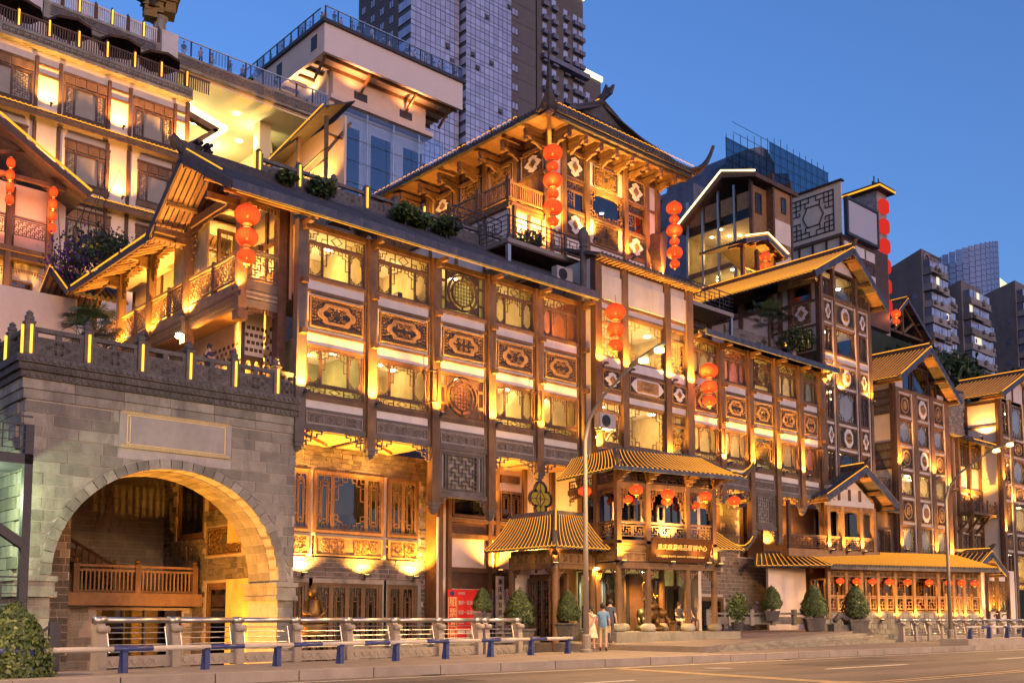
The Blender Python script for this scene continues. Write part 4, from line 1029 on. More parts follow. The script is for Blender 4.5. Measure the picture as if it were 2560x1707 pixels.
# hanging screen in the third bay
x0, x1 = CP[2] - 16.8 + .17, CP[3] - 16.8 - .17
window(fC, x0 + .05, x1 - .05, 5.70, 7.30, (.14, .86), (None, None, None), -.02, WOODG, GLASS, 'hanging_screen', .1, .1)
lattice_panel(fC, x0 + .45, x1 - .45, 5.85, 7.15, -.03, 'grid', WOODG, 'screen_lattice', .045)
fC.box('screen_backing', PLASTW, x0 + .1, x1 - .1, .1, .14, 5.8, 7.25)
bracket(fC, x0, 5.7, .6, .5, -.02, 1, WOODG); bracket(fC, x1, 5.7, .6, .5, -.02, -1, WOODG); fC.box('beam', WOODG, x0, x1, -.05, .08, 5.55, 5.70)
# ---- recessed ground storeys
YB = 2.4
fB = Face(main, 0, YB, 0, 0)
holes = [(.6, 1.9, 4.2, 6.4), (2.05, 5.0, 4.2, 6.4), (5.2, 6.6, 4.2, 6.4), (.6, 1.9, -.6, 2.5), (2.05, 5.0, -.6, 2.5), (5.2, 6.6, -.6, 2.5), (.6, 1.85, 3.35, 4.1), (2.05, 5.0, 3.35, 4.1), (5.2, 6.6, 3.35, 4.1)]
brick_wall(fB, .15, 7.0, -1.4, 7.3, holes, limit=230, seed=12, bh=.17, bw=.36)
for (a, b, sp, kd) in ((.6, 1.9, (.5,), ('door', 'door')), (2.05, 5.0, (.24, .76), ('door', 'corner', 'door')), (5.2, 6.6, (.5,), ('door', 'door'))):
    window(fB, a, b, 4.2, 6.4, sp, kd, -.12, WOOD, GLASSD, 'shop_window', .3, .1, bt=.035); carved_panel(fB, a + .05, b - .05, 3.4, 4.08, -.10, 'scroll', WOODL, CARVE, 3)
    window(fB, a, b, -.6, 2.5, (sp if len(sp) == 1 else (.25, .5, .75)), ('door',), -.05, WOOD, GLASSD, 'shop_door', .3, .12, bt=.03)
    fB.put('stone_surround', cached(('ssur', b - a), lambda: frame_mb(b - a + .3, 3.25, .16, 0, .2).mesh('stone_surround', STONE)), (a + b) / 2, -.1, -.65)
room(main, .4, 6.8, YB + .3, YB + 3, 3.9, 6.6, 2, .12, 3); room(main, .4, 6.8, YB + .3, YB + 3, -.7, 2.6, 2, .25, 4)
bx(main, 'return_wall', WOOD, 7.0, 7.15, 1.65, 2.5, -1.4, 7.3); obj('downpipe', MB().tube([(6.95, 1.55, -1.4), (6.95, 1.55, 5)], .05, 8).mesh('downpipe', PLAST), main)
for i, x in enumerate((1.55, 4.1, 6.3)):
    uplight((16.8 + x, YF + YB - .35, 2.72), 34, '%s of three uplights washing the dark brick wall below carved panels' % ('leftmost' if i == 0 else 'middle' if i == 1 else 'rightmost'), group='brick wall uplights', d=(0, .35, 1), size=140, off=(0, -.05, .08))
# plaster part, bays three to five
fP = Face(main, 0, 1.7, 0, 0)
fP.box('plaster_wall', PLASTW, 7.15, 13.2, .1, .2, -1.4, 7.3)
for x in (7.2, 7.62, 9.65, 10.05, 11.55, 13.1): fP.box('post', WOOD, x - .09, x + .09, -.06, .1, -1.4, 7.3)
for (z0, z1) in ((2.98, 3.16), (4.28, 4.45), (4.9, 5.05)):
    for xa, xb in ((7.71, 9.56), (9.74, 9.96), (10.14, 11.46)): fP.box('beam', WOOD, xa, xb, -.05, .1, z0, z1)
window(fP, 7.75, 9.5, 5.1, 6.3, (), (None,), -.05, WOODD, GLASSD, 'plain_window', .14, .07); fP.box('room_back', WOODD, 7.75, 9.5, .09, .098, 5.1, 6.3)
fP.box('wood_panel', WOODD, 7.72, 9.55, .05, .09, 4.47, 4.88); fP.box('wood_panel', WOODD, 10.15, 11.45, .05, .09, 4.47, 4.88)
window(fP, 10.2, 11.4, 5.1, 6.3, (.5,), ('door', 'door'), -.05, WOODD, GLASSD, 'window', .14, .06); fP.box('vent_grille', WOODD, 10.25, 11.3, .03, .099, 6.65, 6.95)
fP.box('wood_panel', WOODD, 7.7, 13.0, .04, .096, 2.35, 2.96)
uplight((16.8 + 9.85, YF + 1.3, 3.05), 26, 'uplight on the narrow plaster strip above the vertical shop sign', d=(0, .2, 1), size=140)
uplight((16.8 + 11.9, YF + 1.3, 3.2), 22, 'uplight beside the small hipped porch roof on the plaster wall', d=(-.1, .25, 1), size=140)
for i, x in enumerate((1.4, 4.1, 9.2)): spot(main, (x, 1.2, 5.2), (0, -.1, 1), 30, 130)
# quatrefoil stained glass lantern
qf = empty('quatrefoil_lantern', (16.8 + 10.75, YF - .05, 5.85), 0, 'black framed quatrefoil stained glass lamp hanging below a post', 'lamp')
q = MB()
for k in range(4):
    a = k * pi / 2; q.ring((.28 * cos(a), 0, .36 * sin(a)), .26, .33, -.06, .06, 14, 1, 1, a - pi * .62, a + pi * .62)
obj('frame', q.mesh('frame', IRON), qf)
q = MB(); segs(q, [(-.25, 0), (0, .36), (.25, 0), (0, -.36), (-.25, 0)], -.03, .03, .025); segs(q, [(-.5, 0), (.5, 0)], -.03, .03, .02); segs(q, [(0, -.6), (0, .6)], -.03, .03, .02); obj('leading', q.mesh('leading', IRON), qf)
q = MB()
for k in range(4):
    a = k * pi / 2; q.lathe([(.001, -.012), (.25, -.01), (.25, .01), (.001, .012)], (.28 * cos(a), 0, .36 * sin(a)), 14, axis='y')
obj('stained_glass', q.mesh('stained_glass', emis('stained_glass_glow', (.7, .36, .05), .2, 'NONE')), qf)
obj('chain', MB().tube([(0, 0, .7), (0, 0, 1.2)], .03, 6).mesh('chain', IRON), qf)

# ---- roof of the main block, with gable overhang at the left end
rx0, rx1 = 13.9 - 16.8, 13.35
tile_slope(main, (rx0 + 1.2, -.75, 14.42), (rx1, -.75, 14.42), (rx0 + 1.2, 2.7, 16.42), (rx1, 2.7, 16.42), .24, deck_m=TILE, name='front_roof_slope')
for k in range(8):
    w = (rx1 - rx0) / 8; fC.put('fascia_board', cached(('fasc', w), lambda: MB().box(0, w - .006, -.9, -.8, 0, .3).mesh('fascia_board', FASC)), rx0 + k * w, 0, 14.18)
strip(main, 'eave_light', [(rx0 + .2, -.78, 14.15), (rx1, -.78, 14.15)], .012, NEON)
# gable (ridge along the street)
gx0, gx1 = rx0, rx0 + 3.4
tile_slope(main, (gx0, -.75, 14.44), (gx1, -.75, 14.44), (gx0, 2.75, 16.46), (gx1, 2.75, 16.46), .24, name='gable_roof_slope', deck_m=TILE)
tile_slope(main, (gx0, 5.5, 14.42), (gx1, 5.5, 14.42), (gx0, 2.75, 16.46), (gx1, 2.75, 16.46), .24, name='gable_roof_slope', deck_m=TILE)
for i in range(13):      # slats seen from below
    x = gx0 + .12 + i * .19
    for (ya, za, yb, zb) in ((2.75, 16.3, 5.45, 14.32), ):
        obj('roof_slat', MB().bar((x, ya, za), (x, yb, zb), .14, .03, (0, .6, .8)).mesh('roof_slat', ROOFIN), main)
    obj('roof_slat', MB().bar((x, 2.75, 16.28), (x, -.7, 14.28), .14, .03, (0, -.5, .85)).mesh('roof_slat', ROOFIN), main)
for (y, z) in ((2.75, 16.2), (4.0, 15.28), (5.1, 14.46), (1.2, 15.28), (-.2, 14.46)): obj('purlin', MB().tube([(gx0 + .05, y, z - .08), (gx1, y, z - .08)], .07, 8).mesh('purlin', WOOD), main)
obj('bargeboard', MB().bar((gx0 - .03, 2.75, 16.34), (gx0 - .03, 5.6, 14.28), .06, .28, (0, .6, .8)).mesh('bargeboard', WOODD), main); obj('bargeboard', MB().bar((gx0 - .03, 2.75, 16.34), (gx0 - .03, -.85, 14.3), .06, .28, (0, -.5, .85)).mesh('bargeboard', WOODD), main)
strip(main, 'gable_light', [(gx0 - .02, 2.4, 16.56), (gx0 - .02, -.2, 15.0)], .025, NEON)
q = MB(); q.box(gx0 - .05, gx1 + .6, 2.6, 2.9, 16.4, 16.75); q.prism([(gx0 - .05, 2.65, 16.5), (gx0 - .45, 2.65, 16.95), (gx0 - .35, 2.65, 17.1), (gx0 - .1, 2.65, 16.95), (gx0 + .6, 2.65, 16.9), (gx0 + .6, 2.65, 16.5)], (0, .2, 0))
curls(q, gx0 + .7, 16.95, .9, .35, 2.6, 2.9, 4, 2, .06); obj('ridge_ornament', q.mesh('ridge_ornament', TILE), main)
# roof terrace behind the ridge: low balustrade with tubes
bx(main, 'ridge_wall', FASC, gx1, 13.3, 2.72, 2.95, 16.2, 16.6)
rb = empty('roof_balustrade', (16.72, YF + 2.85, 16.6), 0, 'weathered stone balustrade with amber tubes along the roof ridge', 'balustrade')
RX = [0, 1.6, 3.05, 4.5, 5.85, 7.2, 8.6, 10.2, 11.8, 13.3]
for i, x in enumerate(RX):
    p = obj('post', cached(('rpost',), lambda: MB().box(-.12, .12, -.1, .1, 0, .85).lathe([(.09, .85), (.12, .92), (.05, 1.0)], n=8).mesh('post', STONED)), rb, (x, 0, 0))
    if i in (0, 1, 3, 5, 6): obj('light_tube', cached(('btube',), None), p, (-.02, -.13, 0))
    if i == 0: obj('light_tube', cached(('btube',), None), p, (-.16, 0, 0))
    if i < 9:
        w = RX[i + 1] - x - .24; obj('panel', cached(('rpanel', w), lambda: (lambda q: (curls(q, w / 2, .3, w * .7, .3, -.05, -.03, 4, 4, .03), q.mesh('panel', STONED))[1])(MB().box(0, w, -.04, .04, .02, .48).box(0, w, -.06, .06, .6, .72))), rb, (x + .12, 0, 0))

# ---------------------------------------------------------------- gallery wing at the left end (balcony over the terrace)
wing = empty('gallery_wing', (15.1, 29.8, 8.25), 0, 'timber gallery wing with fretwork balcony over the stone terrace', 'building')
wl = lambda x, y, z: (x - 15.1, y - 29.8, z - 8.25)
fS = Face(wing, 0, 13.2, 0, -pi / 2)       # left side; face x = 13.2 - (y-29.8)
ys = [0, 3.9, 7.1, 10.0, 13.1]; fx = lambda y: 13.2 - y
for i, y in enumerate(ys):
    bx(wing, 'column', WOOD, -.14, .14, y - .14, y + .14, 2.75 if i < 4 else 0, 6.95)
    if i < 4:
        bx(wing, 'column_foot', WOODD, -.18, .18, y - .18, y + .18, 2.45, 2.75)
        fS.put('rafter_arm', cached(('rarm',), lambda: MB().box(-.08, .08, -1.25, .2, 0, .2).box(-.06, .06, -.5, .1, -.2, 0).mesh('rafter_arm', WOOD)), fx(y), 0, 6.15)
for i in range(4):
    a, b = fx(ys[i + 1]) + .14, fx(ys[i]) - .14; mid = (a + b) / 2
    for (p, r) in ((a + .04, mid - .06), (mid + .06, b - .04)):
        lattice_panel(fS, p, r, 3.85, 4.62, -.02, 'wan', WOODL); fS.box('handrail', WOODL, p, r, -.06, .06, 4.68, 4.76)
    fS.box('rail_post', WOOD, mid - .06, mid + .06, -.05, .07, 3.75, 4.85)
    fS.box('floor_beam', WOODL, a - .13, b + .13, -.02, .16, 3.45, 3.75); fS.box('floor_beam', WOOD, a - .13, b + .13, .02, .16, 2.95, 3.45)
    lattice_panel(fS, a, b, 3.08, 3.32, -.005, 'key', CARVE, 'key_band', .03)
    fS.box('top_beam', WOOD, a, b, -.08, .1, 6.55, 6.85); carved_beam(fS, a, b, 6.15, 6.55, -.01, WOOD, True)
    bracket(fS, a, 6.2, .4, .75, .0, 1); bracket(fS, b, 6.2, .4, .75, .0, -1)
    fS.box('cross_beam', WOODD, mid - .8, mid + .8, 1.2, 1.4, 5.35, 5.55)
bx(wing, 'gallery_floor', WOODL, .0, 1.75, .1, 13.2, 3.4, 3.5)
# inner wall of the gallery
fI = Face(wing, 1.7, 13.2, 0, -pi / 2)
fI.box('inner_wall', PLASTW, 0, 13.2, .05, .15, 3.5, 7.0)
for k in range(10): fI.box('inner_post', WOODD, k * 1.45, k * 1.45 + .14, -.02, .05, 3.5, 7.0)
for k in range(9):
    fI.box('wainscot', WOOD, k * 1.45 + .14, k * 1.45 + 1.45, 0, .05, 3.5, 4.7); fI.box('inner_rail', WOODD, k * 1.45 + .14, k * 1.45 + 1.45, -.02, .05, 5.6, 5.75)
bx(wing, 'gallery_ceiling', PLASTW, .1, 1.7, .1, 13.2, 6.9, 6.95)
# street front of the gallery
fF = Face(wing, 0, 0, 0, 0)
for (z0, z1) in ((2.95, 3.2), (3.22, 3.52), (3.54, 3.85)): fF.box('board', WOODG, .14, 1.5, -.02, .1, z0, z1)
lattice_panel(fF, .16, 1.48, 3.26, 3.46, -.03, 'key', CARVES, 'key_band', .025)
lattice_panel(fF, .18, 1.42, 3.9, 4.75, 0, 'wan', WOODG, t=.035); fF.box('handrail', WOODG, .15, 1.45, -.04, .08, 4.78, 4.86)
fF.box('top_beam', WOOD, .14, 1.5, -.05, .1, 6.4, 6.7); carved_beam(fF, .14, 1.5, 6.0, 6.4, 0, WOOD, True)
carved_beam(fF, .14, 1.5, 2.5, 2.95, 0, WOODD, True); fF.box('corner_post', WOODD, 1.32, 1.62, -.06, .3, -.2, 7.0)
window(Face(wing, .1, 2.5, 0, 0), .3, 1.55, 3.6, 6.3, (.5,), ('door', 'corner'), 0, WOODD, GLASS, 'door', .1, .07)
wr = room(wing, .2, 1.65, 2.7, 5.5, 3.5, 6.6, 1, 1.2, 5)
# perforated brick walls below
fU = Face(wing, 1.55, 9, 0, -pi / 2)
q = MB(); q.box(0, 8.5, .02, .14, 0, 3.39); fU.put('wall', q.mesh('wall', PLASTW))
hole = cached(('hole',), lambda: MB().box(-.06, .06, -.012, .05, -.06, .06).mesh('wall_hole', WOODD))
brk = cached(('pbrick',), lambda: MB().box(-.15, .15, -.02, .03, -.085, .085).mesh('brick', mat('ochre_brick', (.42, .30, .17), .9, .2, 4, .3, 20, .15)))
for j in range(12):
    for i in range(24):
        if j % 2 == 0: fU.put('brick', brk, .2 + i * .34, 0, .25 + j * .2) if j % 4 == 0 or i % 2 else None
        if j > 3: fU.put('wall_hole', hole, .2 + i * .34 + (.17 if j % 2 else 0), 0, .3 + j * .21)
fU2 = Face(wing, 0, .7, 0, 0)
fU2.box('wall', PLASTW, 1.62, 1.75, .0, .2, 0, 3.39)
bx(wing, 'wall', PLASTW, .75, 1.5, 1.2, 1.3, 1.7, 3.39)
for j in range(4):
    for i in range(4): obj('wall_hole', hole, wing, (.88 + i * .17 + (.06 if j % 2 else 0), 1.2, 1.9 + j * .25))
window(Face(wing, 0, 1.2, 0, 0), .75, 1.5, 0, 1.7, (.5,), ('corner', 'corner'), 0, WOOD, GLASS, 'door', .1, .07)
bx(wing, 'corner_post', WOODD, .62, .76, 1.1, 1.26, 0, 2.95)
fl = obj('floodlight', cached(('upl',), _upl), None, (14.9, 33.7, 11.05), 0); tag(fl, 'bright floodlight mounted under the gallery floor beam', 'lamp')
obj('lens', MB().lathe([(.001, -.1), (.12, -.06), (.12, .06), (.001, .1)], n=12).mesh('lens', emis('flood_lens', (1, .72, .35), 60, 'NONE')), fl, (-.1, -.05, -.12))
spot(fl, (-.25, -.1, -.25), (.75, -.3, -.6), 60, 160); spot(fl, (-.25, -.1, -.25), (-.2, -.5, -.8), 8, 150)
# lean-to roof over the gallery
lx = -1.2
tile_slope(wing, (lx, 4.5, 6.15), (lx, 12.2, 6.15), (1.6, 4.5, 7.4), (1.6, 12.2, 7.4), .24, neon=None, name='gallery_roof_slope')
strip(wing, 'eave_light', [(lx - .02, 4.5, 6.32), (lx - .02, 12.2, 6.32)], .03, NEON)
for i in range(16): obj('rafter', cached(('raf',), lambda: MB().tube([(0, 0, 0), (2.4, 0, 1.06)], .05, 6).mesh('rafter', ROOFIN)), wing, (lx + .05, 4.7 + i * .49, 6.02))
bx(wing, 'eave_board', WOODD, lx - .05, lx + .02, 4.4, 12.3, 6.0, 6.2)
# small gable further back
for s_ in (-1, 1):
    tile_slope(wing, (lx, 14.8 + s_ * 2.2, 6.2), (lx + 2.5, 14.8 + s_ * 2.2, 6.2), (lx, 14.8, 7.75), (lx + 2.5, 14.8, 7.75), .24, name='rear_gable_slope')
    strip(wing, 'gable_light', [(lx - .03, 14.8, 7.85), (lx - .03, 14.8 + s_ * 2.2, 6.3)], .03, NEON)
    for i in range(9): obj('roof_slat', MB().bar((lx + .1 + i * .26, 14.8, 7.62), (lx + .1 + i * .26, 14.8 + s_ * 2.15, 6.1), .18, .03, (0, s_ * .55, .83)).mesh('roof_slat', ROOFIN), wing)
    obj('bargeboard', MB().bar((lx - .02, 14.8, 7.68), (lx - .02, 14.8 + s_ * 2.25, 6.1), .06, .22, (0, s_ * .55, .83)).mesh('bargeboard', WOODD), wing)
for i, y in enumerate(ys[:4]):
    uplight((15.1 - .25, 29.8 + y + .12 - .35, 11.6), 20, 'uplight at the foot of the %s gallery column from the street' % ORD[i], -pi / 2, (.08, 0, 1), 130, 'gallery column uplights', (0, .0, .08))
for i in range(3): spot(wing, (.9, 2.0 + i * 3.8, 3.7), (0.1, 0, 1), 26, 150)
lantern_string((14.85, 28.95, 14.2), (.40, .36, .30), .06, 'three large red lanterns hanging at the corner of the gallery', glow=12)

# ================================================================== narrow projecting bay tower
tw = empty('bay_tower', (30.04, 28.4, 0), 0, 'narrow three-column bay tower between the two facades', 'building')
fD = Face(tw, 0, 0, 0, 0); dx = lambda x: x - 30.04
for (a, b) in ((30.04, 30.42), (31.70, 32.06), (34.50, 34.86), (35.98, 36.44)): fD.box('post', WOOD, dx(a), dx(b), -.14, .15, 4.4, 16.0)
for a in (30.42, 32.06, 34.86): fD.box('fillet', PLAST, dx(a) + .0, dx(a) + .08, -.05, .1, 7.5, 15.9)
cols = [(30.5, 31.7), (32.14, 34.5), (34.94, 35.98)]
for k, (a, b) in enumerate(cols):
    a, b = dx(a), dx(b)
    for (z0, z1) in ((7.9, 8.35), (10.1, 10.18), (10.45, 10.6), (11.42, 11.56), (13.86, 13.98), (14.2, 14.32), (15.8, 15.95)):
        fD.box('beam', WOOD, a, b, -.04, .1, z0, z1)
    fD.box('plaster_panel', PLAST, a, b, .0, .06, 10.18, 10.45); fD.box('plaster_panel', PLAST, a, b, .0, .06, 11.56, 11.95); fD.box('plaster_panel', PLAST, a, b, 0, .06, 13.98, 14.2)
    fD.box('plaster_panel', PLAST, a, b, .02, .06, 10.6, 11.42); fD.box('plaster_panel', PLAST, a, b, 0, .06, 15.45, 15.8)
    if k == 1:
        window(fD, a, b, 8.35, 10.1, (), ('corner',), 0, WOOD, bt=.035); window(fD, a, b, 11.95, 13.86, (), ('corner',), 0, WOOD); carved_panel(fD, a + .03, b - .03, 10.64, 11.40, -.04, 'tablet', CARVED, CARVE, 2)
    else:
        window(fD, a, b, 8.35, 9.65, (), ('scroll',), 0, WOOD); transom(fD, a, b, 9.65, 10.1, kind='door'); window(fD, a, b, 11.95, 13.4, (), ('grid',), 0, WOOD); transom(fD, a, b, 13.4, 13.86, kind='door'); carved_panel(fD, a + .02, b - .02, 10.62, 11.42, -.04, 'diamond', CARVED, CARVE, 2)
fD.box('blank_signboard', mat('blank_board', (.48, .46, .43), .8, .15, .6, .05, 10, 0, stain=.5, stain_col=(.26, .24, .22)), dx(30.5), dx(35.98), -.08, .04, 14.35, 15.42)
room(tw, .45, 5.95, .25, 3, 8.0, 10.4, 4, 1.0, 6); room(tw, .45, 5.95, .25, 3, 11.6, 14.0, 4, 1.2, 7)
bx(tw, 'side_wall', PLASTW, .02, .2, .15, 3.2, 4.0, 16.0); bx(tw, 'side_wall', WOOD, 6.22, 6.38, .15, 3.2, 4.0, 16.0); bx(tw, 'back_wall', WOODD, .2, 6.2, 3.1, 3.2, 4, 16)
tile_slope(tw, (-.15, -.55, 15.98), (6.55, -.55, 15.98), (-.15, 1.6, 16.75), (6.55, 1.6, 16.75), .24, name='tower_roof_slope')
for i in range(26): obj('rafter_end', cached(('rend',), lambda: MB().box(-.05, .05, -.45, 0, 0, .1).mesh('rafter_end', WOODL)), tw, (.05 + i * .255, -.1, 15.86))
for i, (x, e) in enumerate(((30.25, 22), (31.88, 30), (34.68, 36), (36.2, 26))):
    uplight((x, 27.95, 11.5), e, '%s uplight on the upper ledge of the narrow bay tower' % ORD[i], group='bay tower uplights', d=(0, .1, 1), size=130, off=(0, .05, .08))
for i, (x, e) in enumerate(((30.1, 30), (34.68, 26))):
    uplight((x, 27.95, 7.95), e, '%s uplight on the lower ledge of the narrow bay tower' % ORD[i], group='bay tower uplights', d=(0, .1, 1), size=130, off=(0, .05, .08))
lantern_string((30.45, 27.55, 13.95), (.42, .37, .31), .05, 'three red lanterns hanging before the left column of the bay tower', glow=8)
lantern_string((37.3, 28.1, 12.75), (.42, .37, .31), .05, 'three red lanterns hanging at the left end of the right wing', glow=8)
def ac_unit(loc, label, rz=0):
    th = empty('air_conditioner', loc, rz, label, 'air conditioner', 'air conditioner units')
    obj('casing', cached(('ac',), lambda: MB().box(-.45, .45, -.32, 0, 0, .62).mesh('casing', WHITE)), th)
    obj('fan', cached(('acf',), lambda: (lambda q: ([q.bar((0, -.345, .31), (.2 * cos(a), -.345, .31 + .2 * sin(a)), .03, .01, (0, 1, 0)) for a in (0, 1.05, 2.1, 3.14, 4.19, 5.24)], q.mesh('fan', IRON))[1])(MB().ring((0, 0, .31), .2, .24, -.35, -.32, 18).ring((0, 0, .31), .08, .11, -.35, -.32, 12).ring((0, 0, .31), .001, .2, -.33, -.321, 18))), th, (-.12, 0, 0))
    obj('bracket', cached(('acb',), lambda: MB().box(-.35, -.3, -.3, .1, -.06, 0).box(.3, .35, -.3, .1, -.06, 0).bar((-.32, -.25, -.03), (-.32, .1, -.35), .04).bar((.32, -.25, -.03), (.32, .1, -.35), .04).mesh('bracket', IRON)), th)
    return th
ac_unit((30.05, 27.95, 8.75), 'white air conditioner on the lower left corner of the bay tower', 0)
# ================================================================== right wing
rw = empty('right_wing', (37.0, YF, 0), 0, 'five-bay timber wing right of the bay tower', 'building')
EP = [37.0, 39.35, 41.65, 43.88, 46.06, 48.0]; fE = Face(rw, 0, 0, 0, 0)
five_bay(rw, fE, [x - 37.0 for x in EP], 2, 'the right wing', seed=3)
bay_rooms(rw, [x - 37.0 for x in EP], 9, (.8, .9, .5, .8, .6), (.4, 1.7, .7, 1.3, .5))
tile_slope(rw, (.2, -.75, 14.30), (11.6, -.75, 14.30), (.2, 2.2, 15.6), (11.6, 2.2, 15.6), .24, name='front_roof_slope')
for k in range(5):
    w = 11.4 / 5; fE.put('fascia_board', cached(('fasc', w), lambda: MB().box(0, w - .006, -.9, -.8, 0, .26).mesh('fascia_board', FASC)), .2 + k * w, 0, 14.08)
for b in (0, 1, 3, 4):
    x0, x1 = EP[b] - 37 + .17, EP[b + 1] - 37 - .17
    bracket(fE, x0, 7.3, .7, .5, -.02, 1, WOODG); bracket(fE, x1, 7.3, .7, .5, -.02, -1, WOODG); bx(rw, 'soffit_board', WOODL, x0, x1, .1, 3.0, 7.28, 7.33)
x0, x1 = EP[2] - 37 + .17, EP[3] - 37 - .17
window(fE, x0 + .05, x1 - .05, 5.70, 7.30, (.14, .86), (None,), -.02, WOODG, GLASS, 'hanging_screen', .1, .1); lattice_panel(fE, x0 + .35, x1 - .35, 5.85, 7.15, -.03, 'grid', WOODG, 'screen_lattice', .045)
fE.box('screen_backing', PLASTW, x0 + .1, x1 - .1, .1, .14, 5.8, 7.25); bracket(fE, x0, 5.6, .6, .5, -.02, 1, WOODG); bracket(fE, x1, 5.6, .6, .5, -.02, -1, WOODG); fE.box('beam', WOODG, x0, x1, -.05, .08, 5.52, 5.70)
brick_wall(Face(rw, 0, 2.6, 0, 0), -.6, 12, -.4, 7.3, [(1.0, 5.6, 5.0, 6.9), (1.0, 5.6, 3.6, 4.7), (1.0, 5.8, .3, 2.3), (7.3, 11.6, 4.4, 7.2)], limit=160, seed=21, bh=.19, bw=.42)
for (a, b, c, d) in ((1.0, 5.6, 5.0, 6.9), (1.0, 5.6, 3.6, 4.7), (1.0, 5.8, .3, 2.3)): window(Face(rw, 0, 2.6, 0, 0), a, b, c, d, (), (None,), -.04, WOOD, GLASSD, 'framed_niche', .2, .12); bx(rw, 'niche_back', STONE, a, b, 2.8, 2.9, c, d)
bx(rw, 'shop_back', PLASTW, 7.2, 11.8, 4.2, 4.3, 4.3, 7.3)
for x in (8.4, 9.9): bx(rw, 'shop_post', WOODD, x, x + .14, 4.05, 4.19, 4.3, 7.3)
for i, x in enumerate((1.2, 4.0, 8.4, 10.4)): spot(rw, (x, 1.4, 5.0), (0, .1, 1), 34, 140)
# ================================================================== entrance pavilion
def cyl(th, name, m, x, y, z0, z1, r, n=14, smooth=True):
    return obj(name, cached(('cyl', r, z1 - z0, m.name, n), lambda: MB().lathe([(r, 0), (r, z1 - z0)], n=n).mesh(name, m, False)), th, (x, y, z0))
def horn(th, p, d, L=.9, h=.9, r=.13, m=None, glow=True):
    """upturned roof corner: p hip foot, d horizontal outward direction"""
    d = Vector(d).normalized(); P = [Vector(p) - d * L * .9 + Vector((0, 0, .05)), Vector(p) - d * L * .4, Vector(p), Vector(p) + d * L * .45 + Vector((0, 0, h * .25)), Vector(p) + d * L * .75 + Vector((0, 0, h * .62)), Vector(p) + d * L * .82 + Vector((0, 0, h))]
    o = obj('upturned_corner', MB().tube(P, [r, r * 1.05, r, r * .75, r * .5, r * .2], 8).mesh('upturned_corner', m or TILE, True), th)
    if glow: obj('light_line', MB().tube([q + Vector((0, 0, .16)) for q in P[:5]], .02, 4).mesh('light_line', NEON), o)
    return o
pv = empty('entrance_pavilion', (27.66, 25.0, .7), radians(-11.7), 'two-storey timber entrance pavilion with upturned tiled roof', 'building')
PZ = .7; fA = Face(pv, 0, 0, -PZ, 0); pc = [0, 1.33, 3.2, 4.5]; PD = 3.3
bx(pv, 'platform', STONE, -.5, 5.3, -.55, PD, -.75, .02)
for x in pc:
    for y in (0, 1.55):
        if y and x in (1.33, 3.2) or not y or x in (0, 4.5):
            cyl(pv, 'column', WOOD, x, y, .3, 2.4, .12); obj('column_base', cached(('cbase',), lambda: MB().lathe([(.14, 0), (.26, .05), (.29, .16), (.24, .28), (.14, .32)], n=14).mesh('column_base', STONE, True)), pv, (x, y, 0))
    bx(pv, 'post', WOOD, x - .1, x + .1, -.1, .1, 2.6, 5.9)
for i in range(3):
    a, b = pc[i] + .1, pc[i + 1] - .1
    fA.box('beam', WOOD, a - .1, b + .1, -.12, .12, 3.0, 3.22); fA.box('board', WOODL, a, b, -.03, .05, 3.24, 3.62); fA.box('board', WOODL, a, b, -.02, .05, 3.64, 4.05)
    carved_panel(fA, a + .03, b - .03, 3.28, 3.6, -.04, 'scroll', WOODL, CARVE, i); lattice_panel(fA, a, b, 3.7, 3.82, -.04, 'key', CARVE, 'key_band', .02)
    bracket(fA, a, 3.0, .4, .36, -.02, 1); bracket(fA, b, 3.0, .4, .36, -.02, -1)
    m = WOODL if i != 1 else WOODG; n = 3 if i == 1 else 2
    for k in range(n): lattice_panel(fA, a + (b - a) * k / n + .01, a + (b - a) * (k + 1) / n - .01, 4.17, 4.6, .0, 'wan', m, t=.03)
    fA.box('handrail', m, a, b, -.04, .06, 4.66, 4.74); fA.box('top_beam', WOOD, a, b, -.06, .1, 5.95, 6.15)
    carved_beam(fA, a, b, 5.55, 5.95, .0, WOOD, True); bracket(fA, a, 5.95, .34, 1.0, .0, 1); bracket(fA, b, 5.95, .34, 1.0, .0, -1)
    lattice_panel(fA, a, b, 6.18, 6.5, .0, 'grid', WOODD, 'lattice_band', .03)
    fA.put('corbel', cached(('corb',), lambda: MB().box(-.06, .06, -.75, .1, 0, .1).box(-.08, .08, -.5, .1, -.12, 0).box(-.1, .1, -.28, .1, -.24, -.12).mesh('corbel', WOOD)), pc[i], 0, 6.4)
fA.put('corbel', cached(('corb',), None), pc[3], 0, 6.4)
# upper room glass with small white framed openings
fG = Face(pv, 0, .9, -PZ, 0)
for i in range(3):
    a, b = pc[i] + .05, pc[i + 1] - .05
    fG.box('glazing', GLASSD, a, b, 0, .02, 4.05, 6.1); fG.box('curtain', mat('blue_night_glass', (.03, .035, .09), .3, .2, 2, 0, 10, .1) if i == 0 else bpy.data.materials['blue_night_glass'], a, b, .3, .32, 4.05, 6.1)
for x in (.45, 1.75, 2.55, 3.65):
    f = fG.put('small_window', cached(('smw',), lambda: frame_mb(.36, .66, .07, -.05, .04).mesh('small_window', WHITE)), x + .1, -.03, 4.85)
    obj('pane', cached(('smp',), lambda: MB().box(-.11, .11, 0, .01, .07, .59).mesh('pane', GLASSD)), f, (0, 0, 0))
bx(pv, 'upper_floor', WOOD, -.1, 4.6, -.1, PD, 3.36 - PZ + .55, 3.36 - PZ + .66)
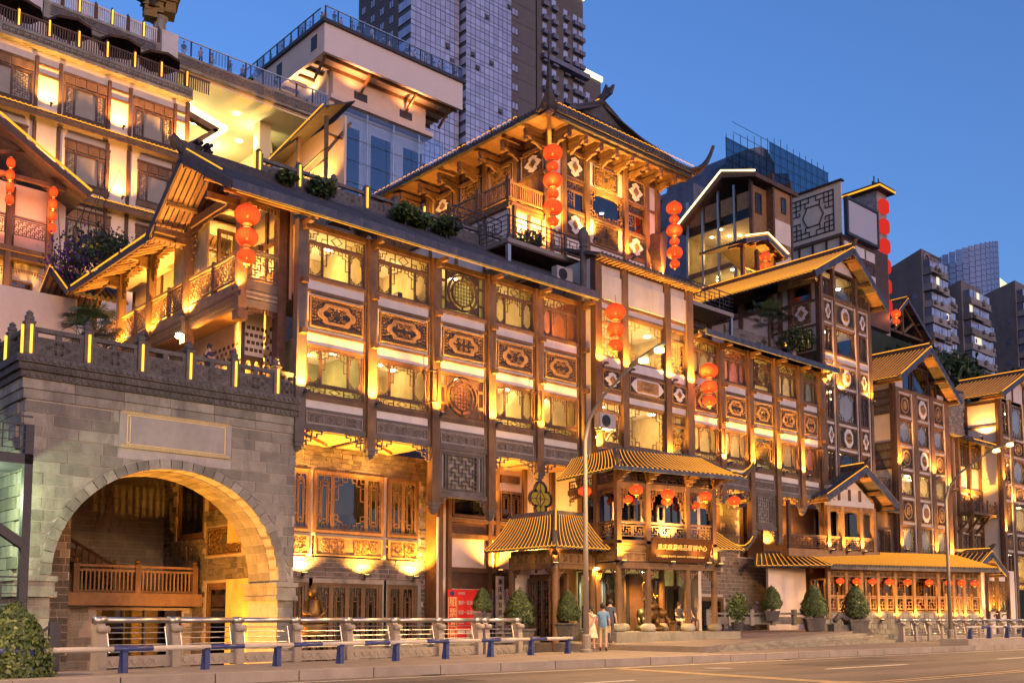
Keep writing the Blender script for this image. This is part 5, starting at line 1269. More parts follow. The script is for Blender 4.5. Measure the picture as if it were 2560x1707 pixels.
# left flank
fW = Face(pv, 0, PD, -PZ, -pi / 2)
bx(pv, 'post', WOOD, -.1, .1, 1.2, 1.4, -.3, 5.9)
for (a, b) in ((PD - 1.2, PD - .1), (.1, PD - 1.4)):
    fW.box('beam', WOOD, a, b, -.1, .1, 3.0, 3.22); carved_panel(fW, a + .03, b - .03, 3.28, 3.6, -.04, 'scroll', WOODL, CARVE, 5); fW.box('board', WOOD, a, b, 0, .1, 3.62, 4.1)
    lattice_panel(fW, a, b, 4.17, 4.66, 0, 'wan', WOOD, t=.03); fW.box('handrail', WOOD, a, b, -.04, .06, 4.68, 4.76); fW.box('top_beam', WOOD, a, b, -.06, .1, 5.95, 6.15); carved_beam(fW, a, b, 5.5, 5.95, .0, WOOD, True); lattice_panel(fW, a, b, 6.18, 6.5, .0, 'grid', WOODD, 'lattice_band', .03)
    bracket(fW, a, 3.0, .36, .36, -.02, 1); bracket(fW, b, 3.0, .36, .36, -.02, -1)
fW.box('back_glass', GLASSD, .1, 3.2, .9, .92, 4.1, 6.1)
# ground floor shopfront
fT = Face(pv, 0, 2.35, -PZ, 0)
window(fT, -.1, 1.0, .75, 2.95, (.5,), (None,), 0, WOODG, GLASS, 'glass_door', .1, .06); window(fT, 1.05, 2.2, .75, 2.95, (), (None,), 0, IRON, GLASSD, 'shop_window', .1, .05)
fT.box('back_panel', WOODD, 2.25, 3.4, 0, .1, .72, 2.95); window(fT, 3.45, 4.0, .75, 2.8, (), ('grid',), 0, WOODD, GLASSD, 'door', .1, .06); window(fT, 4.05, 4.9, .95, 2.5, (), (None,), 0, WOODD, GLASSD, 'shop_window', .1, .06)
room(pv, -.1, 4.6, 2.5, 4.2, .02, 2.4, 3, .25, 31, lampm=emis('cool_shop_lamp', (.75, 1, .75), 14))
# roof
def hip(th, x0, x1, y0, y1, ze, rx0, rx1, ry, zr, neon=NEON, back=False, pitch=.22):
    tile_slope(th, (x0, y0, ze), (x1, y0, ze), (rx0, ry, zr), (rx1, ry, zr), pitch, .06, neon)
    tile_slope(th, (x0, y1, ze), (x0, y0, ze), (rx0, y1, zr), (rx0, ry, zr), pitch, .06, neon)
    tile_slope(th, (x1, y0, ze), (x1, y1, ze), (rx1, ry, zr), (rx1, y1, zr), pitch, .06, None)
    obj('ridge', MB().tube([(rx0, ry, zr + .06), (rx1, ry, zr + .06)], .09, 6).mesh('ridge', TILE), th)
    for (cx, rx, sx) in ((x0, rx0, -1), (x1, rx1, 1)):
        obj('hip_ridge', MB().tube([(rx, ry, zr + .06), ((rx + cx) / 2, (ry + y0) / 2, (zr + ze) / 2 - .0), (cx, y0, ze + .08)], .08, 6).mesh('hip_ridge', TILE), th)
        horn(th, (cx, y0, ze + .1), (sx, -1, 0), .5, .55, .09)
hip(pv, -.5, 5.35, -.8, PD, 5.85, .25, 4.35, .55, 6.68)
for k in range(3): fA.put('eave_board', cached(('evb',), lambda: MB().box(0, 2.03, -.86, -.78, 0, .14).mesh('eave_board', FASC)), -.75 + k * 2.035, 0, 6.45)
# sign board
sg = empty('sign_board', (27.66 + 2.55 * cos(radians(-11.7)) + .3 * sin(radians(-11.7)), 25.0 + 2.55 * sin(radians(-11.7)) - .3 * cos(radians(-11.7)), 3.26), radians(-11.7), 'copper sign board with gold characters leaning over the pavilion entrance', 'sign')
bd = obj('board', MB().prism([(-1.42, -.02, 0), (1.42, -.02, 0), (1.42, .05, 0), (-1.42, .05, 0)], (0, -.28, .88)).mesh('board', SIGNB), sg)
tilt = math.atan2(.28, .88)
t1 = obj('lettering', text_mesh('重庆旅游商品展销中心', .235, GOLDP, .012), sg, (0, -.03 - .28 * .62 - .02, .88 * .60), rot=(tilt, 0, 0))
t2 = obj('lettering', text_mesh('Chongqing tourist souvenir exhibition center', .125, GOLDP, .008), sg, (0, -.03 - .28 * .25 - .02, .88 * .25), rot=(tilt, 0, 0))
for i, x in enumerate((-.75, .95)):
    a = radians(-11.7)
    uplight((sg['base'][0] + x * cos(a) + .55 * sin(a), sg['base'][1] + x * sin(a) - .55 * cos(a), 3.2), 1.0, 'uplight under the %s half of the copper sign board' % ('left' if i == 0 else 'right'), a, (0, .35, 1), 130, 'sign uplights')
for i, x in enumerate((0, 4.55)):
    a = radians(-11.7)
    uplight((27.66 + x * cos(a) + .33 * sin(a), 25 + x * sin(a) - .33 * cos(a), 3.22), 14, 'uplight at the foot of the %s upper pavilion column' % ('left' if i == 0 else 'right'), a, (0, .1, 1), 120, 'pavilion column uplights')
PVA = radians(-11.7)
def pvw(x, y, z): return (27.66 + x * cos(PVA) - y * sin(PVA), 25 + x * sin(PVA) + y * cos(PVA), z)
for i, (x, y, z, r, lab) in enumerate(((.5, -.45, 6.02, .25, 'red lantern hanging in front of the left bay of the pavilion balcony'), (.75, .4, 5.75, .2, 'smaller red lantern behind the left bay of the pavilion balcony'), (1.95, -.45, 5.95, .25, 'red lantern before the middle bay of the pavilion balcony'), (2.55, .35, 5.78, .22, 'red lantern inside the middle bay of the pavilion balcony'), (3.75, -.45, 5.98, .25, 'red lantern before the right bay of the pavilion balcony'), (3.95, .4, 5.7, .2, 'smaller red lantern behind the right bay of the pavilion balcony'), (5.15, -.5, 5.9, .25, 'red lantern hanging from the right eave corner of the pavilion'), (-.55, 1.3, 6.1, .25, 'red lantern hanging on the left flank of the pavilion beside the lamp post'))):
    lantern_string(pvw(x, y, z), (r,), .02, lab, 'pavilion lanterns', .72)
spot(pv, (2.2, -.3, 3.5), (0, .3, 1), 24, 150); spot(pv, (.6, .4, 3.55), (0, .1, 1), 10, 150); spot(pv, (2.2, 1.0, 2.2), (0, .1, -1), 14, 150); spot(pv, (.5, 1.9, 2.2), (0, -.1, -1), 8, 150, color=(.8, 1, .7))
bx(pv, 'flank_wall', PLASTW, 4.75, 4.9, 1.2, PD, .0, 5.4)
# right side awning roof of the pavilion
tile_slope(pv, (4.7, .1, 3.15), (6.2, .1, 3.15), (4.7, 1.6, 4.05), (5.9, 1.6, 4.05), .2, .05, NEON, 'side_roof_slope'); horn(pv, (6.2, .1, 3.2), (1, -.6, 0), .45, .6, .08)
# ---------------------------------------------------------------- porch at the left of the pavilion
po = empty('porch', (25.75, 26.3, .45), 0, 'small hipped porch roof with gold light lines left of the pavilion', 'porch')
fo = Face(po, 0, 0, -.45, 0); fo2 = Face(po, 0, 2.4, -.45, -pi / 2)
for (x, y) in ((0, 0), (1.9, 0), (0, 2.3)): cyl(po, 'column', WOOD, x, y, -.4, 3.0, .12)
for f, a, b in ((fo, .12, 1.8), (fo2, .12, 2.28)):
    f.box('beam', WOOD, a, b, -.1, .1, 2.98, 3.16); f.box('beam', WOOD, a, b, -.08, .1, 3.55, 3.68); carved_panel(f, a, b, 3.17, 3.54, -.04, 'scroll', WOODL, CARVE, 7)
    bracket(f, a, 2.98, .36, .36, 0, 1); bracket(f, b, 2.98, .36, .36, 0, -1)
window(fo2, .3, 1.9, -.2, 2.7, (.25, .5, .75), ('grid',), .6, WOODD, GLASSD, 'door', .12, .07); bx(po, 'door_back', WOODD, .9, .98, .3, 2.3, -.6, 2.4); bx(po, 'side_wall', PLASTW, .1, .98, 2.3, 2.42, -.6, 3.2)
tile_slope(po, (-.75, -.75, 3.25), (2.1, -.75, 3.25), (.55, .55, 4.5), (2.1, .55, 4.5), .19, .08, NEON); tile_slope(po, (-.75, 3.0, 3.25), (-.75, -.75, 3.25), (.55, 3.0, 4.5), (.55, .55, 4.5), .19, .08, NEON)
obj('hip_ridge', MB().tube([(.55, .55, 4.62), (-.15, -.15, 3.75), (-.8, -.8, 3.36)], .1, 6).mesh('hip_ridge', TILE), po); strip(po, 'light_line', [(.55, .5, 4.75), (-.15, -.2, 3.9)], .03, NEON)
bx(po, 'ridge_wall', STONED, .5, 2.1, .5, .75, 4.45, 4.7); bx(po, 'ridge_wall', STONED, .45, .7, .76, 2.8, 4.45, 4.7)
uplight((25.5, 26.05, 3.12), 8, 'uplight at the corner of the small hipped porch', 0, (0, .1, 1), 120, 'porch uplights')
spot(po, (1.9, -.15, 2.55), (0, 0, -1), 16, 130)
o = obj('downlight', MB().lathe([(.001, -.04), (.1, -.03), (.08, .05), (.001, .06)], n=12).mesh('downlight', [BULB]), None, (27.65, 26.05, 3.02)); tag(o, 'small round downlight below the beam between porch and pavilion', 'lamp')

# ================================================================== gabled towers to the right
def tower_face(fc, x0, x1, cols, rows, host, post_z=(0, 15), fil=True):
    edges = [x0] + [e for a, b in cols for e in (a, b)] + [x1]
    for i in range(0, len(edges), 2):
        a, b = edges[i], edges[i + 1]
        fc.box('post', WOOD, a + .02, b - .02, -.12, .12, post_z[0], post_z[1])
        if fil:
            w = .06
            if i: fc.box('fillet', PLAST, a - w, a + .0, -.06, .06, post_z[0], post_z[1])
            if i < len(edges) - 2: fc.box('fillet', PLAST, b - .0, b + w, -.06, .06, post_z[0], post_z[1])
    for k, (a, b) in enumerate(cols):
        a += .07; b -= .07
        for (z0, z1, ty) in rows:
            fc.box('beam', WOOD, a, b, -.05, .08, z0, z0 + .09); z0 += .09
            t = ty[k] if isinstance(ty, (list, tuple)) else ty
            if t == 'pl': fc.box('plaster_panel', PLAST, a, b, 0, .06, z0, z1)
            elif t == 'win': window(fc, a, b, z0, z1, () if b - a > 1.3 else (.5,), ('corner',) if b - a > 1.3 else ('door',), 0, WOODD, GLASS)
            elif t == 'dwin': window(fc, a, b, z0, z1, () if b - a > 1.3 else (.5,), ('corner',) if b - a > 1.3 else ('grid',), 0, WOODD, GLASS, curtain=(0,) if b - a > 1.3 else None)
            else:
                fc.box('plaster_panel', PLAST, a, b, .02, .06, z0, z1); g = .07; carved_panel(fc, a + g, b - g, z0 + .16, z1 - .16, -.02, t, CARVED, CARVE, k + 1)
def gable_roof(th, xl, xr, zl, zr_, xa, za, y0, y1, neon=NEON, pitch=.24, barge=FASC, slats=True, under=ROOFIN):
    ridge0, ridge1 = (xa, y0, za), (xa, y1, za)
    tile_slope(th, (xl, y0, zl), (xl, y1, zl), ridge0, ridge1, pitch, .05, neon, 'left_roof_slope', deck_m=TILE); tile_slope(th, (xr, y0, zr_), (xr, y1, zr_), ridge0, ridge1, pitch, .05, None, 'right_roof_slope')
    for (xe, ze, s) in ((xl, zl, -1), (xr, zr_, 1)):
        n = Vector((ze - za, 0, -(xe - xa))).normalized(); n = n if n.z > 0 else -n
        obj('bargeboard', MB().bar((xa, y0 - .04, za - .1), (xe, y0 - .04, ze - .12), .08, .34, tuple(n)).mesh('bargeboard', barge), th)
        strip(th, 'gable_light', [(xa, y0 - .05, za + .12), (xe, y0 - .05, ze + .1)], .022, NEON)
        L = y1 - y0
        for k in range(7):
            f = (k + .5) / 7; x = xa + (xe - xa) * f; z = za + (ze - za) * f - .13
            obj('soffit_slat', MB().bar((x, y0 + .02, z), (x, y0 + 1.4, z), sqrt((xe - xa) ** 2 + (ze - za) ** 2) / 7 - .04, .03, tuple(n)).mesh('soffit_slat', ROOFIN), th)
        for k in (.05, .5, .92):
            x = xa + (xe - xa) * k; z = za + (ze - za) * k - .3
            obj('purlin', MB().box(x - .1, x + .1, y0 + .05, y0 + 1.6, z - .1, z + .06).mesh('purlin', WOOD), th)
    obj('ridge', MB().box(xa - .12, xa + .12, y0, y1, za, za + .25).prism([(xa - .08, y0, za + .1), (xa - .08, y0 - .3, za + .5), (xa - .08, y0 - .2, za + .55), (xa - .08, y0 + .4, za + .25)], (.16, 0, 0)).mesh('ridge', TILE), th)
    strip(th, 'ridge_light', [(xa - .14, y0, za + .28), (xa - .14, y1, za + .28)], .025, NEON)
ft = empty('gable_tower', (48.2, 29, 0), 0, 'tall timber tower with a big orange lit gable roof', 'building'); fF_ = Face(ft, 0, 0, 0, 0)
tower_face(fF_, 0, 5.25, [(.3, 1.3), (1.5, 3.65), (3.85, 4.95)], [(6.9, 8.4, 'scroll'), (8.4, 10.15, 'win'), (10.15, 11.75, ('diamond', 'disc', 'diamond')), (11.75, 13.55, 'dwin'), (13.55, 15.0, ('diamond', 'disc', 'diamond')), (15.0, 15.45, 'pl'), (15.45, 16.95, 'win'), (16.95, 18.45, ('diamond', 'disc', 'diamond'))], 'tower', (3, 18.6))
fF_.box('beam', WOOD, .0, 5.25, -.1, .1, 18.45, 18.6)
window(fF_, 1.55, 3.6, 18.6, 20.2, (), ('corner',), 0, WOODD, GLASS); window(fF_, .35, 1.25, 18.6, 19.6, (.5,), ('door',), 0, WOODD, GLASSD); window(fF_, 3.9, 4.9, 18.6, 19.3, (.5,), ('door',), 0, WOODD, GLASSD)
for (x, z) in ((.15, 19.7), (1.4, 20.4), (3.75, 20.2), (5.1, 19.1)): fF_.box('post', WOOD, x - .1, x + .1, -.1, .1, 18.6, z)
fF_.put('gable_panel', MB().poly_xz([(1.5, 20.2), (3.65, 20.2), (3.2, 20.6), (2.4, 21.0)], 0.02, .08).mesh('gable_panel', PLAST))
gable_roof(ft, -1.5, 6.0, 19.25, 18.85, 2.45, 21.4, -.7, 10.5)
for (z0, z1, l, n) in ((8.2, 10.5, 1.0, 3), (11.6, 13.8, .5, 3), (15.3, 17.2, 1.1, 3), (18.5, 20.0, 1.0, 3)): room(ft, .2, 5.1, .2, 2.6, z0, z1, n, l, int(z0))
fFl = Face(ft, 0, 10.5, 0, -pi / 2)
fFl.box('wall', PLASTW, 0, 10.45, .05, .2, 13, 19.2)
for y in (.05, 1.75, 2.4, 3.0, 5.0, 7.2): fFl.box('post', WOODD, 10.5 - y - .12, 10.5 - y + .12, -.08, .1, 13, 19.2)
for (ya, yb) in ((.45, 1.65), (3.1, 4.85), (5.1, 7.0)): window(fFl, 10.5 - yb, 10.5 - ya, 18.3, 19.2, (), ('corner',), -.05, WOODD, GLASSD)
carved_panel(fFl, 10.5 - 1.6, 10.5 - .5, 17.1, 18.2, -.03, 'diamond', WOODD, CARVE, 3)
window(fFl, 10.5 - 1.65, 10.5 - .45, 15.6, 16.7, (.33, .67), ('door',), -.06, WOODD, GLASS, 'lit_window'); obj('window_glow', MB().box(-.05, -.045, .45, 1.65, 15.6, 16.7).mesh('window_glow', emis('warm_window_glow', (1, .68, .25), .6, 'NONE')), ft, (.1, 0, 0))
for z in (16.85, 18.2): fFl.box('beam', WOODD, 7.5, 10.4, -.04, .05, z, z + .1)
fFl.box('dark_wall', WOODD, 2, 10.4, .02, .05, 13, 15.5)
bx(ft, 'right_wall', PLASTW, 5.1, 5.25, .15, 10, 3, 18.8)
ac_unit((47.7, 30.6, 15.2), 'white air conditioner on the side wall of the tall gable tower', -pi / 2)
ac_unit((48.35, 28.8, 7.55), 'white air conditioner at the lower left corner of the gable tower', 0)
for i, (x, z, e) in enumerate(((.2, 13.5, 15), (1.9, 13.35, 18), (4.9, 13.3, 18), (.15, 7.4, 16), (1.4, 8.0, 16), (5.1, 7.6, 20))):
    uplight((48.2 + x, 28.62, z), e, '%s uplight on the front of the tall gable tower, counted from top left' % ORD[i], 0, (0, .1, 1), 130, 'gable tower uplights')
# second tower
gt = empty('gable_tower', (56.0, 29, 0), 0, 'narrower gabled timber tower with dark carved panels further right', 'building'); fG_ = Face(gt, 0, 0, 0, 0)
tower_face(fG_, 0, 6.75, [(.4, 2.1), (2.6, 4.2), (4.7, 6.2)], [(5.0, 6.6, 'dwin'), (6.6, 8.3, ('plaque', 'disc', 'plaque')), (8.3, 9.75, 'win'), (9.75, 11.4, ('plaque', 'disc', 'plaque')), (11.4, 12.85, 'dwin'), (12.85, 14.55, ('plaque', 'disc', 'plaque'))], 'tower', (1, 14.7))
fG_.box('beam', WOOD, 0, 6.75, -.1, .1, 14.55, 14.7); window(fG_, 2.3, 4.4, 14.7, 16.3, (), ('corner',), 0, WOODD, GLASSD); window(fG_, 1.2, 2.1, 14.7, 15.7, (), (None,), 0, WOODD, GLASSD); window(fG_, 4.6, 5.4, 14.7, 15.5, (), (None,), 0, WOODD, GLASSD)
fG_.box('plaster_panel', PLAST, .3, 1.15, .02, .08, 14.7, 15.3); fG_.box('plaster_panel', PLAST, 5.5, 6.3, .02, .08, 14.7, 15.0)
gable_roof(gt, -.6, 7.05, 15.1, 14.65, 3.25, 17.4, -.75, 4.5)
for (z0, z1, l) in ((4.8, 6.9, .8), (8.1, 9.9, 1.2), (11.2, 13.0, .7)): room(gt, .2, 6.5, .2, 2.6, z0, z1, 3, l, int(z0 * 3))
fGl = Face(gt, 0, 6, 0, -pi / 2)
fGl.box('wall', PLASTW, 0, 5.95, .05, .2, 1, 15.0); bx(gt, 'right_wall', PLASTW, 6.55, 6.75, .15, 5, 1, 14.8)
fGl.box('corner_post', WOODD, 5.75, 5.98, -.06, .15, 1, 15.0)
for (z0, z1) in ((13.15, 14.6), (9.9, 11.5)):
    fGl.box('brick_band', BRICK, 3.5, 5.75, .0, .05, z0, z1)
    for k in range(4): fGl.box('band_rail', WOODD, 3.5, 5.75, -.04, 0, z0 + k * (z1 - z0) / 3.2, z0 + k * (z1 - z0) / 3.2 + .1)
for i, (x, z, e) in enumerate(((.25, 9.9, 26), (4.45, 9.75, 26), (6.45, 9.1, 34), (.25, 5.15, 24), (4.45, 5.0, 24), (6.45, 4.9, 30))):
    uplight((56 + x, 28.62, z), e, '%s uplight on the front of the narrower tower, counted from top left' % ORD[i], 0, (0, .1, 1), 120, 'narrow tower uplights')
# low wing between the towers
lw_ = empty('low_wing', (53.5, 29.3, 0), 0, 'dark balcony and shop windows between the two gabled towers', 'building'); fl_ = Face(lw_, 0, 0, 0, 0)
fl_.box('wall', WOOD, 0, 2.5, .1, .3, 3, 8.6); window(fl_, .1, 1.3, 4.9, 6.3, (), ('corner',), 0, WOODD, GLASS); window(fl_, 1.4, 2.2, 4.9, 6.3, (), ('grid',), 0, WOODD, GLASS); lattice_panel(fl_, .1, 2.4, 8.6, 9.3, 0, 'wan', WOODD)
tile_slope(lw_, (0, -.5, 7.3), (2.4, -.5, 7.3), (0, .3, 8.2), (2.4, .3, 8.2), .22); room(lw_, .05, 2.4, .3, 1.5, 4.7, 6.5, 1, .5, 3)
# ---------------------------------------------------------------- far right house
ht = empty('corner_house', (70.3, 29, 0), 0, 'half timbered house with gold lined roof at the right edge', 'building'); fH = Face(ht, 0, 0, 0, 0)
tower_face(fH, 0, 6.6, [(.4, 1.6), (1.9, 4.0), (4.3, 6.2)], [(3.5, 5.6, 'win'), (5.6, 7.0, 'plaque'), (7.0, 9.0, 'win'), (9.0, 10.4, 'plaque'), (10.4, 12.1, 'dwin'), (12.1, 13.6, 'plaque'), (13.6, 15.9, 'dwin')], 'house', (.5, 16.2))
gable_roof(ht, -1.0, 7.6, 16.2, 16.2, 3.3, 18.2, -.7, 4.0, pitch=.27)
fH.put('gable_panel', MB().poly_xz([(.2, 16.2), (6.4, 16.2), (3.3, 18.0)], .02, .08).mesh('gable_panel', PLAST))
for x in (1.2, 2.4, 4.2, 5.4): fH.box('gable_post', WOODD, x - .07, x + .07, -.05, .02, 16.2, 16.2 + min(x, 6.6 - x) * .5)
for (z0, z1, l) in ((3.3, 5.8, 1.0), (6.8, 9.1, .9), (10.2, 12.3, .7), (13.4, 16.0, .6)): room(ht, .2, 6.4, .2, 2.4, z0, z1, 3, l, int(z0 * 5))
fHl = Face(ht, 0, 4, 0, -pi / 2); fHl.box('wall', PLASTW, 0, 3.95, .05, .2, .5, 16.1)
for y in (.1, 2.2, 3.6): fHl.box('post', WOODD, 4 - y - .1, 4 - y + .1, -.05, .05, .5, 16.1)
for z in (13.0, 14.2, 15.8): fHl.box('beam', WOODD, .2, 3.9, -.04, .05, z, z + .12)
uplight((69.9, 30.0, 13.5), 22, 'uplight washing the side wall of the house at the right edge', -pi / 2, (.2, 0, 1), 140)
for i, (x, z) in enumerate(((.2, 10.3), (1.75, 8.9), (4.15, 8.8), (.2, 6.8))): uplight((70.3 + x, 28.6, z), 24, '%s uplight on the front of the house at the right edge' % ORD[i], 0, (0, .1, 1), 120, 'corner house uplights')
# recessed block with brick firewall and hanging balcony
rb_ = empty('balcony_house', (63.0, 30.2, 0), 0, 'recessed plaster house with a hanging wooden balcony and curved brick firewall', 'building'); fR_ = Face(rb_, 0, 0, 0, 0)
fR_.box('wall', PLASTW, 0, 8.0, .3, .4, .5, 13.3)
for x in (.2, 1.7, 3.1, 4.0, 5.6, 7.4): fR_.box('post', WOOD, x - .13, x + .13, .05, .3, .5, 13.3)
for z in (4.6, 7.0, 9.6, 12.9): fR_.box('beam', WOOD, .33, 7.4, .12, .3, z, z + .22)
for (x0, x1, z0, z1) in ((4.15, 4.9, 11.3, 12.8), (5.0, 5.5, 11.3, 12.8), (5.75, 7.2, 11.3, 12.8), (4.2, 5.4, 5.0, 6.8), (5.8, 7.2, 5.0, 6.8), (4.2, 5.4, 7.6, 9.4), (5.8, 7.2, 7.6, 9.4)):
    window(fR_, x0, x1, z0, z1, (.5,), ('grid',), .1, WOODD, GLASS); fR_.box('window_glow', bpy.data.materials['warm_window_glow'], x0 + .1, x1 - .1, .285, .298, z0 + .1, z0 + .5)
tile_slope(rb_, (4.0, -.9, 12.75), (8.2, -.9, 12.75), (4.0, .3, 13.5), (8.2, .3, 13.5), .24); strip(rb_, 'eave_light', [(4.0, -.95, 12.95), (8.2, -.95, 12.95)], .03, NEON)
bx(rb_, 'balcony_floor', WOOD, 3.6, 8.3, -.9, .1, 8.0, 8.15)
fb = Face(rb_, 3.6, -.85, 8.15, 0)
for k in range(4): lattice_panel(fb, k * 1.17 + .05, k * 1.17 + 1.12, 0.05, .7, 0, 'grid', WOODD, t=.03); fb.box('rail_post', WOOD, k * 1.17 - .05, k * 1.17 + .05, -.03, .08, 0, .9)
lattice_panel(Face(rb_, 3.6, .05, 8.15, -pi / 2), .05, .85, .05, .75, 0, 'wan', WOODL)
for x in (3.8, 5.0, 6.3, 7.6): obj('strut', MB().bar((x, -.8, 8.0), (x, .2, 6.9), .14).mesh('strut', WOOD), rb_)
fw = Face(rb_, 0.2, -.5, 0, 0)
fw.put('firewall', MB().poly_xz([(0, 13.1), (3.2, 13.1), (3.4, 14.9), (3.6, 14.9), (3.6, 16.0), (2.9, 15.9), (2.0, 15.1), (1.0, 14.7), (0, 14.55)], 0, .45).mesh('firewall', BRICK))
fw.put('firewall_coping', MB().tube([(3.7, .2, 16.05), (2.9, .2, 15.98), (2.0, .2, 15.18), (1.0, .2, 14.78), (-.1, .2, 14.62)], .16, 6).mesh('firewall_coping', TILE))
for i in range(24):
    for j in range(12):
        z = 13.15 + j * .22; x = .05 + i * .15
        if random.random() < .33 and z < 14.4 + max(0, x - .8) * .45 and x < 3.3: fw.put('brick', cached(('fwb', random.choice((0, 1))), lambda: MB().box(0, random.choice((.28, .2)), -.03, 0, 0, .17).mesh('brick', random.choice((BRICK, STONE)))), x, 0, z)
spot(rb_, (5.5, -.6, 9.0), (0, .3, 1), 30, 150); o = obj('wall_lamp', MB().box(-.25, .25, -.12, .12, -.4, .4).mesh('wall_lamp', emis('amber_box_lamp', (1, .5, .08), 1.1, 'NONE')), None, (69.3, 29.6, 10.1)); tag(o, 'square amber lamp box on the wall above the hanging balcony', 'lamp')

# ================================================================== long low dining pavilion with lit tiles
dp = empty('dining_pavilion', (46.7, 28.0, 0), radians(-20.5), 'low dining pavilion under a long golden tiled roof with lanterns', 'building'); fd = Face(dp, 0, 0, 0, 0)
jc = [0, 1.09, 2.05, 3.1, 4.23, 5.47, 7.09, 8.14, 8.85, 9.96]
bx(dp, 'base_wall', STONE, -.3, 10.2, 0, 2.0, -1.2, 1.55)
for i in range(30):
    for j in range(6): fd.put('stone_block', cached(('jst', (i + j) % 3), lambda: MB().box(0, .33, -.03 - .015 * ((i + j) % 3), 0, 0, .24).mesh('stone_block', STONE)), -.3 + i * .345 + (.15 if j % 2 else 0), 0, -.1 + j * .27)
for i, x in enumerate(jc):
    bx(dp, 'column', WOODL, x - .08, x + .08, -.08, .08, 1.2, 3.85)
    if i < 9:
        a, b = x + .08, jc[i + 1] - .08; mid = (a + b) / 2
        fd.box('top_beam', WOOD, a, b, -.06, .08, 3.62, 3.82); carved_panel(fd, a, b, 3.34, 3.62, 0, 'scroll', WOODD, CARVE, i % 3)
        bracket(fd, a, 3.3, .26, .3, 0, 1); bracket(fd, b, 3.3, .26, .3, 0, -1)
        for (p, r) in ((a, mid - .04), (mid + .04, b)): lattice_panel(fd, p + .01, r - .01, 1.7, 2.3, 0, 'grid', WOODL, t=.03)
        fd.box('handrail', WOODL, a, b, -.04, .07, 2.33, 2.40); fd.box('rail_post', WOODL, mid - .04, mid + .04, -.04, .06, 1.62, 2.55)
        window(Face(dp, 0, 1.5, 0, 0), a, b, 1.6, 3.3, (.5,), ('grid', None), 0, WOODD, GLASSD, 'window', .1, .05)
        a_ = radians(-20.5); xx, yy = mid, -.25
        lantern_string((46.7 + xx * cos(a_) - yy * sin(a_), 28 + xx * sin(a_) + yy * cos(a_), 3.28), (.21,), .02, '%s red lantern from the left under the long golden roof' % ORD[i], 'lanterns under the long roof', .72)
    if i in (1, 3, 4, 5, 6, 7, 8, 9):
        a_ = radians(-20.5); yy = -.28; e = 4.5
        uplight((46.7 + x * cos(a_) - yy * sin(a_), 28 + x * sin(a_) + yy * cos(a_), 1.15), e, 'uplight below the %s column from the left of the dining pavilion' % ORD[i], a_, (0, .15, 1), 130, 'dining pavilion uplights')
bx(dp, 'back_wall', WOODD, -.3, 10.2, 1.75, 1.9, 1.5, 4.0); bx(dp, 'floor', WOOD, -.2, 10.1, .02, 1.7, 1.55, 1.62); bx(dp, 'ceiling', WOOD, -.2, 10.1, .1, 1.7, 3.85, 3.9)
tile_slope(dp, (-.35, -.6, 3.86), (10.8, -.6, 3.86), (-.35, 2.0, 4.72), (10.3, 2.0, 4.72), .19, .0, NEON, loops=False)
tile_slope(dp, (-3.6, 1.2, 3.86), (-.35, -.6, 3.86), (-2.8, 2.2, 4.5), (-.35, 1.0, 4.5), .25, .0, NEON, 'return_roof_slope')
for k in range(5): fd.put('eave_board', cached(('jev',), lambda: MB().box(0, 2.22, -.66, -.58, 0, .14).mesh('eave_board', WOODG)), -.35 + k * 2.23, 0, 3.68)
for k in range(4): spot(dp, (1.0 + k * 2.6, .8, 3.6), (0, 0, -1), 8, 150)
bx(dp, 'left_wall', PLASTW, -2.6, -.3, 1.4, 1.6, -.5, 3.8)
# small dark roof at its right end
er = empty('side_roof', (62.5, 27.6, 0), 0, 'small dark gable roof with gold lines at the right end of the pavilion', 'roof')
gable_roof(er, -1.6, 2.6, 4.1, 4.1, .6, 5.2, -.8, 2.2, pitch=.3)
fe = Face(er, 0, 0, 0, 0); fe.box('wall', PLASTW, -1.2, 6.5, .3, .45, -1.2, 4.3)
for x in (-1.1, .4, 2.2, 3.6, 5.2): fe.box('post', WOODD, x - .1, x + .1, .1, .3, -1.2, 4.2)
for x0, x1 in ((-.9, .2), (2.5, 3.3), (3.9, 5.0)): window(fe, x0, x1, 1.7, 3.6, (.5,), ('grid',), .15, WOODD, GLASS); fe.box('window_glow', bpy.data.materials['warm_window_glow'], x0 + .1, x1 - .1, .28, .298, 1.8, 2.4)
for i, x in enumerate((-1.0, 2.35, 3.5)): uplight((62.5 + x, 27.4, 1.5), 16, '%s uplight on the wall below the small dark gable roof' % ORD[i], 0, (0, .2, 1), 130, 'far wall uplights')

# ---------------------------------------------------------------- gabled bay above the dining pavilion
gb = empty('gabled_bay', (47.8, 28.6, 0), radians(-11), 'small gabled balcony bay above the long golden roof', 'building'); f2 = Face(gb, 0, 0, 0, 0); c2 = [0, 1.06, 2.48, 3.5]
for i, x in enumerate(c2):
    bx(gb, 'column', WOODL, x - .11, x + .11, -.1, .12, 4.7, 7.1)
    if i < 3:
        a, b = x + .11, c2[i + 1] - .11
        lattice_panel(f2, a, b, 4.85, 5.4, 0, 'wan', WOODL, t=.03); f2.box('handrail', WOODL, a, b, -.04, .07, 5.42, 5.5); carved_beam(f2, a, b, 6.55, 6.9, .0, WOODL, True); f2.box('top_beam', WOOD, a, b, -.06, .1, 6.9, 7.1)
        f2.box('inner_window', GLASSD, a, b, .9, .92, 4.9, 6.9)
f2.box('floor_beam', WOODL, -3.0, 3.8, -.15, .3, 4.35, 4.75); f2.box('back_wall', WOODD, -3, 3.6, 1.6, 1.7, 4.7, 7.1)
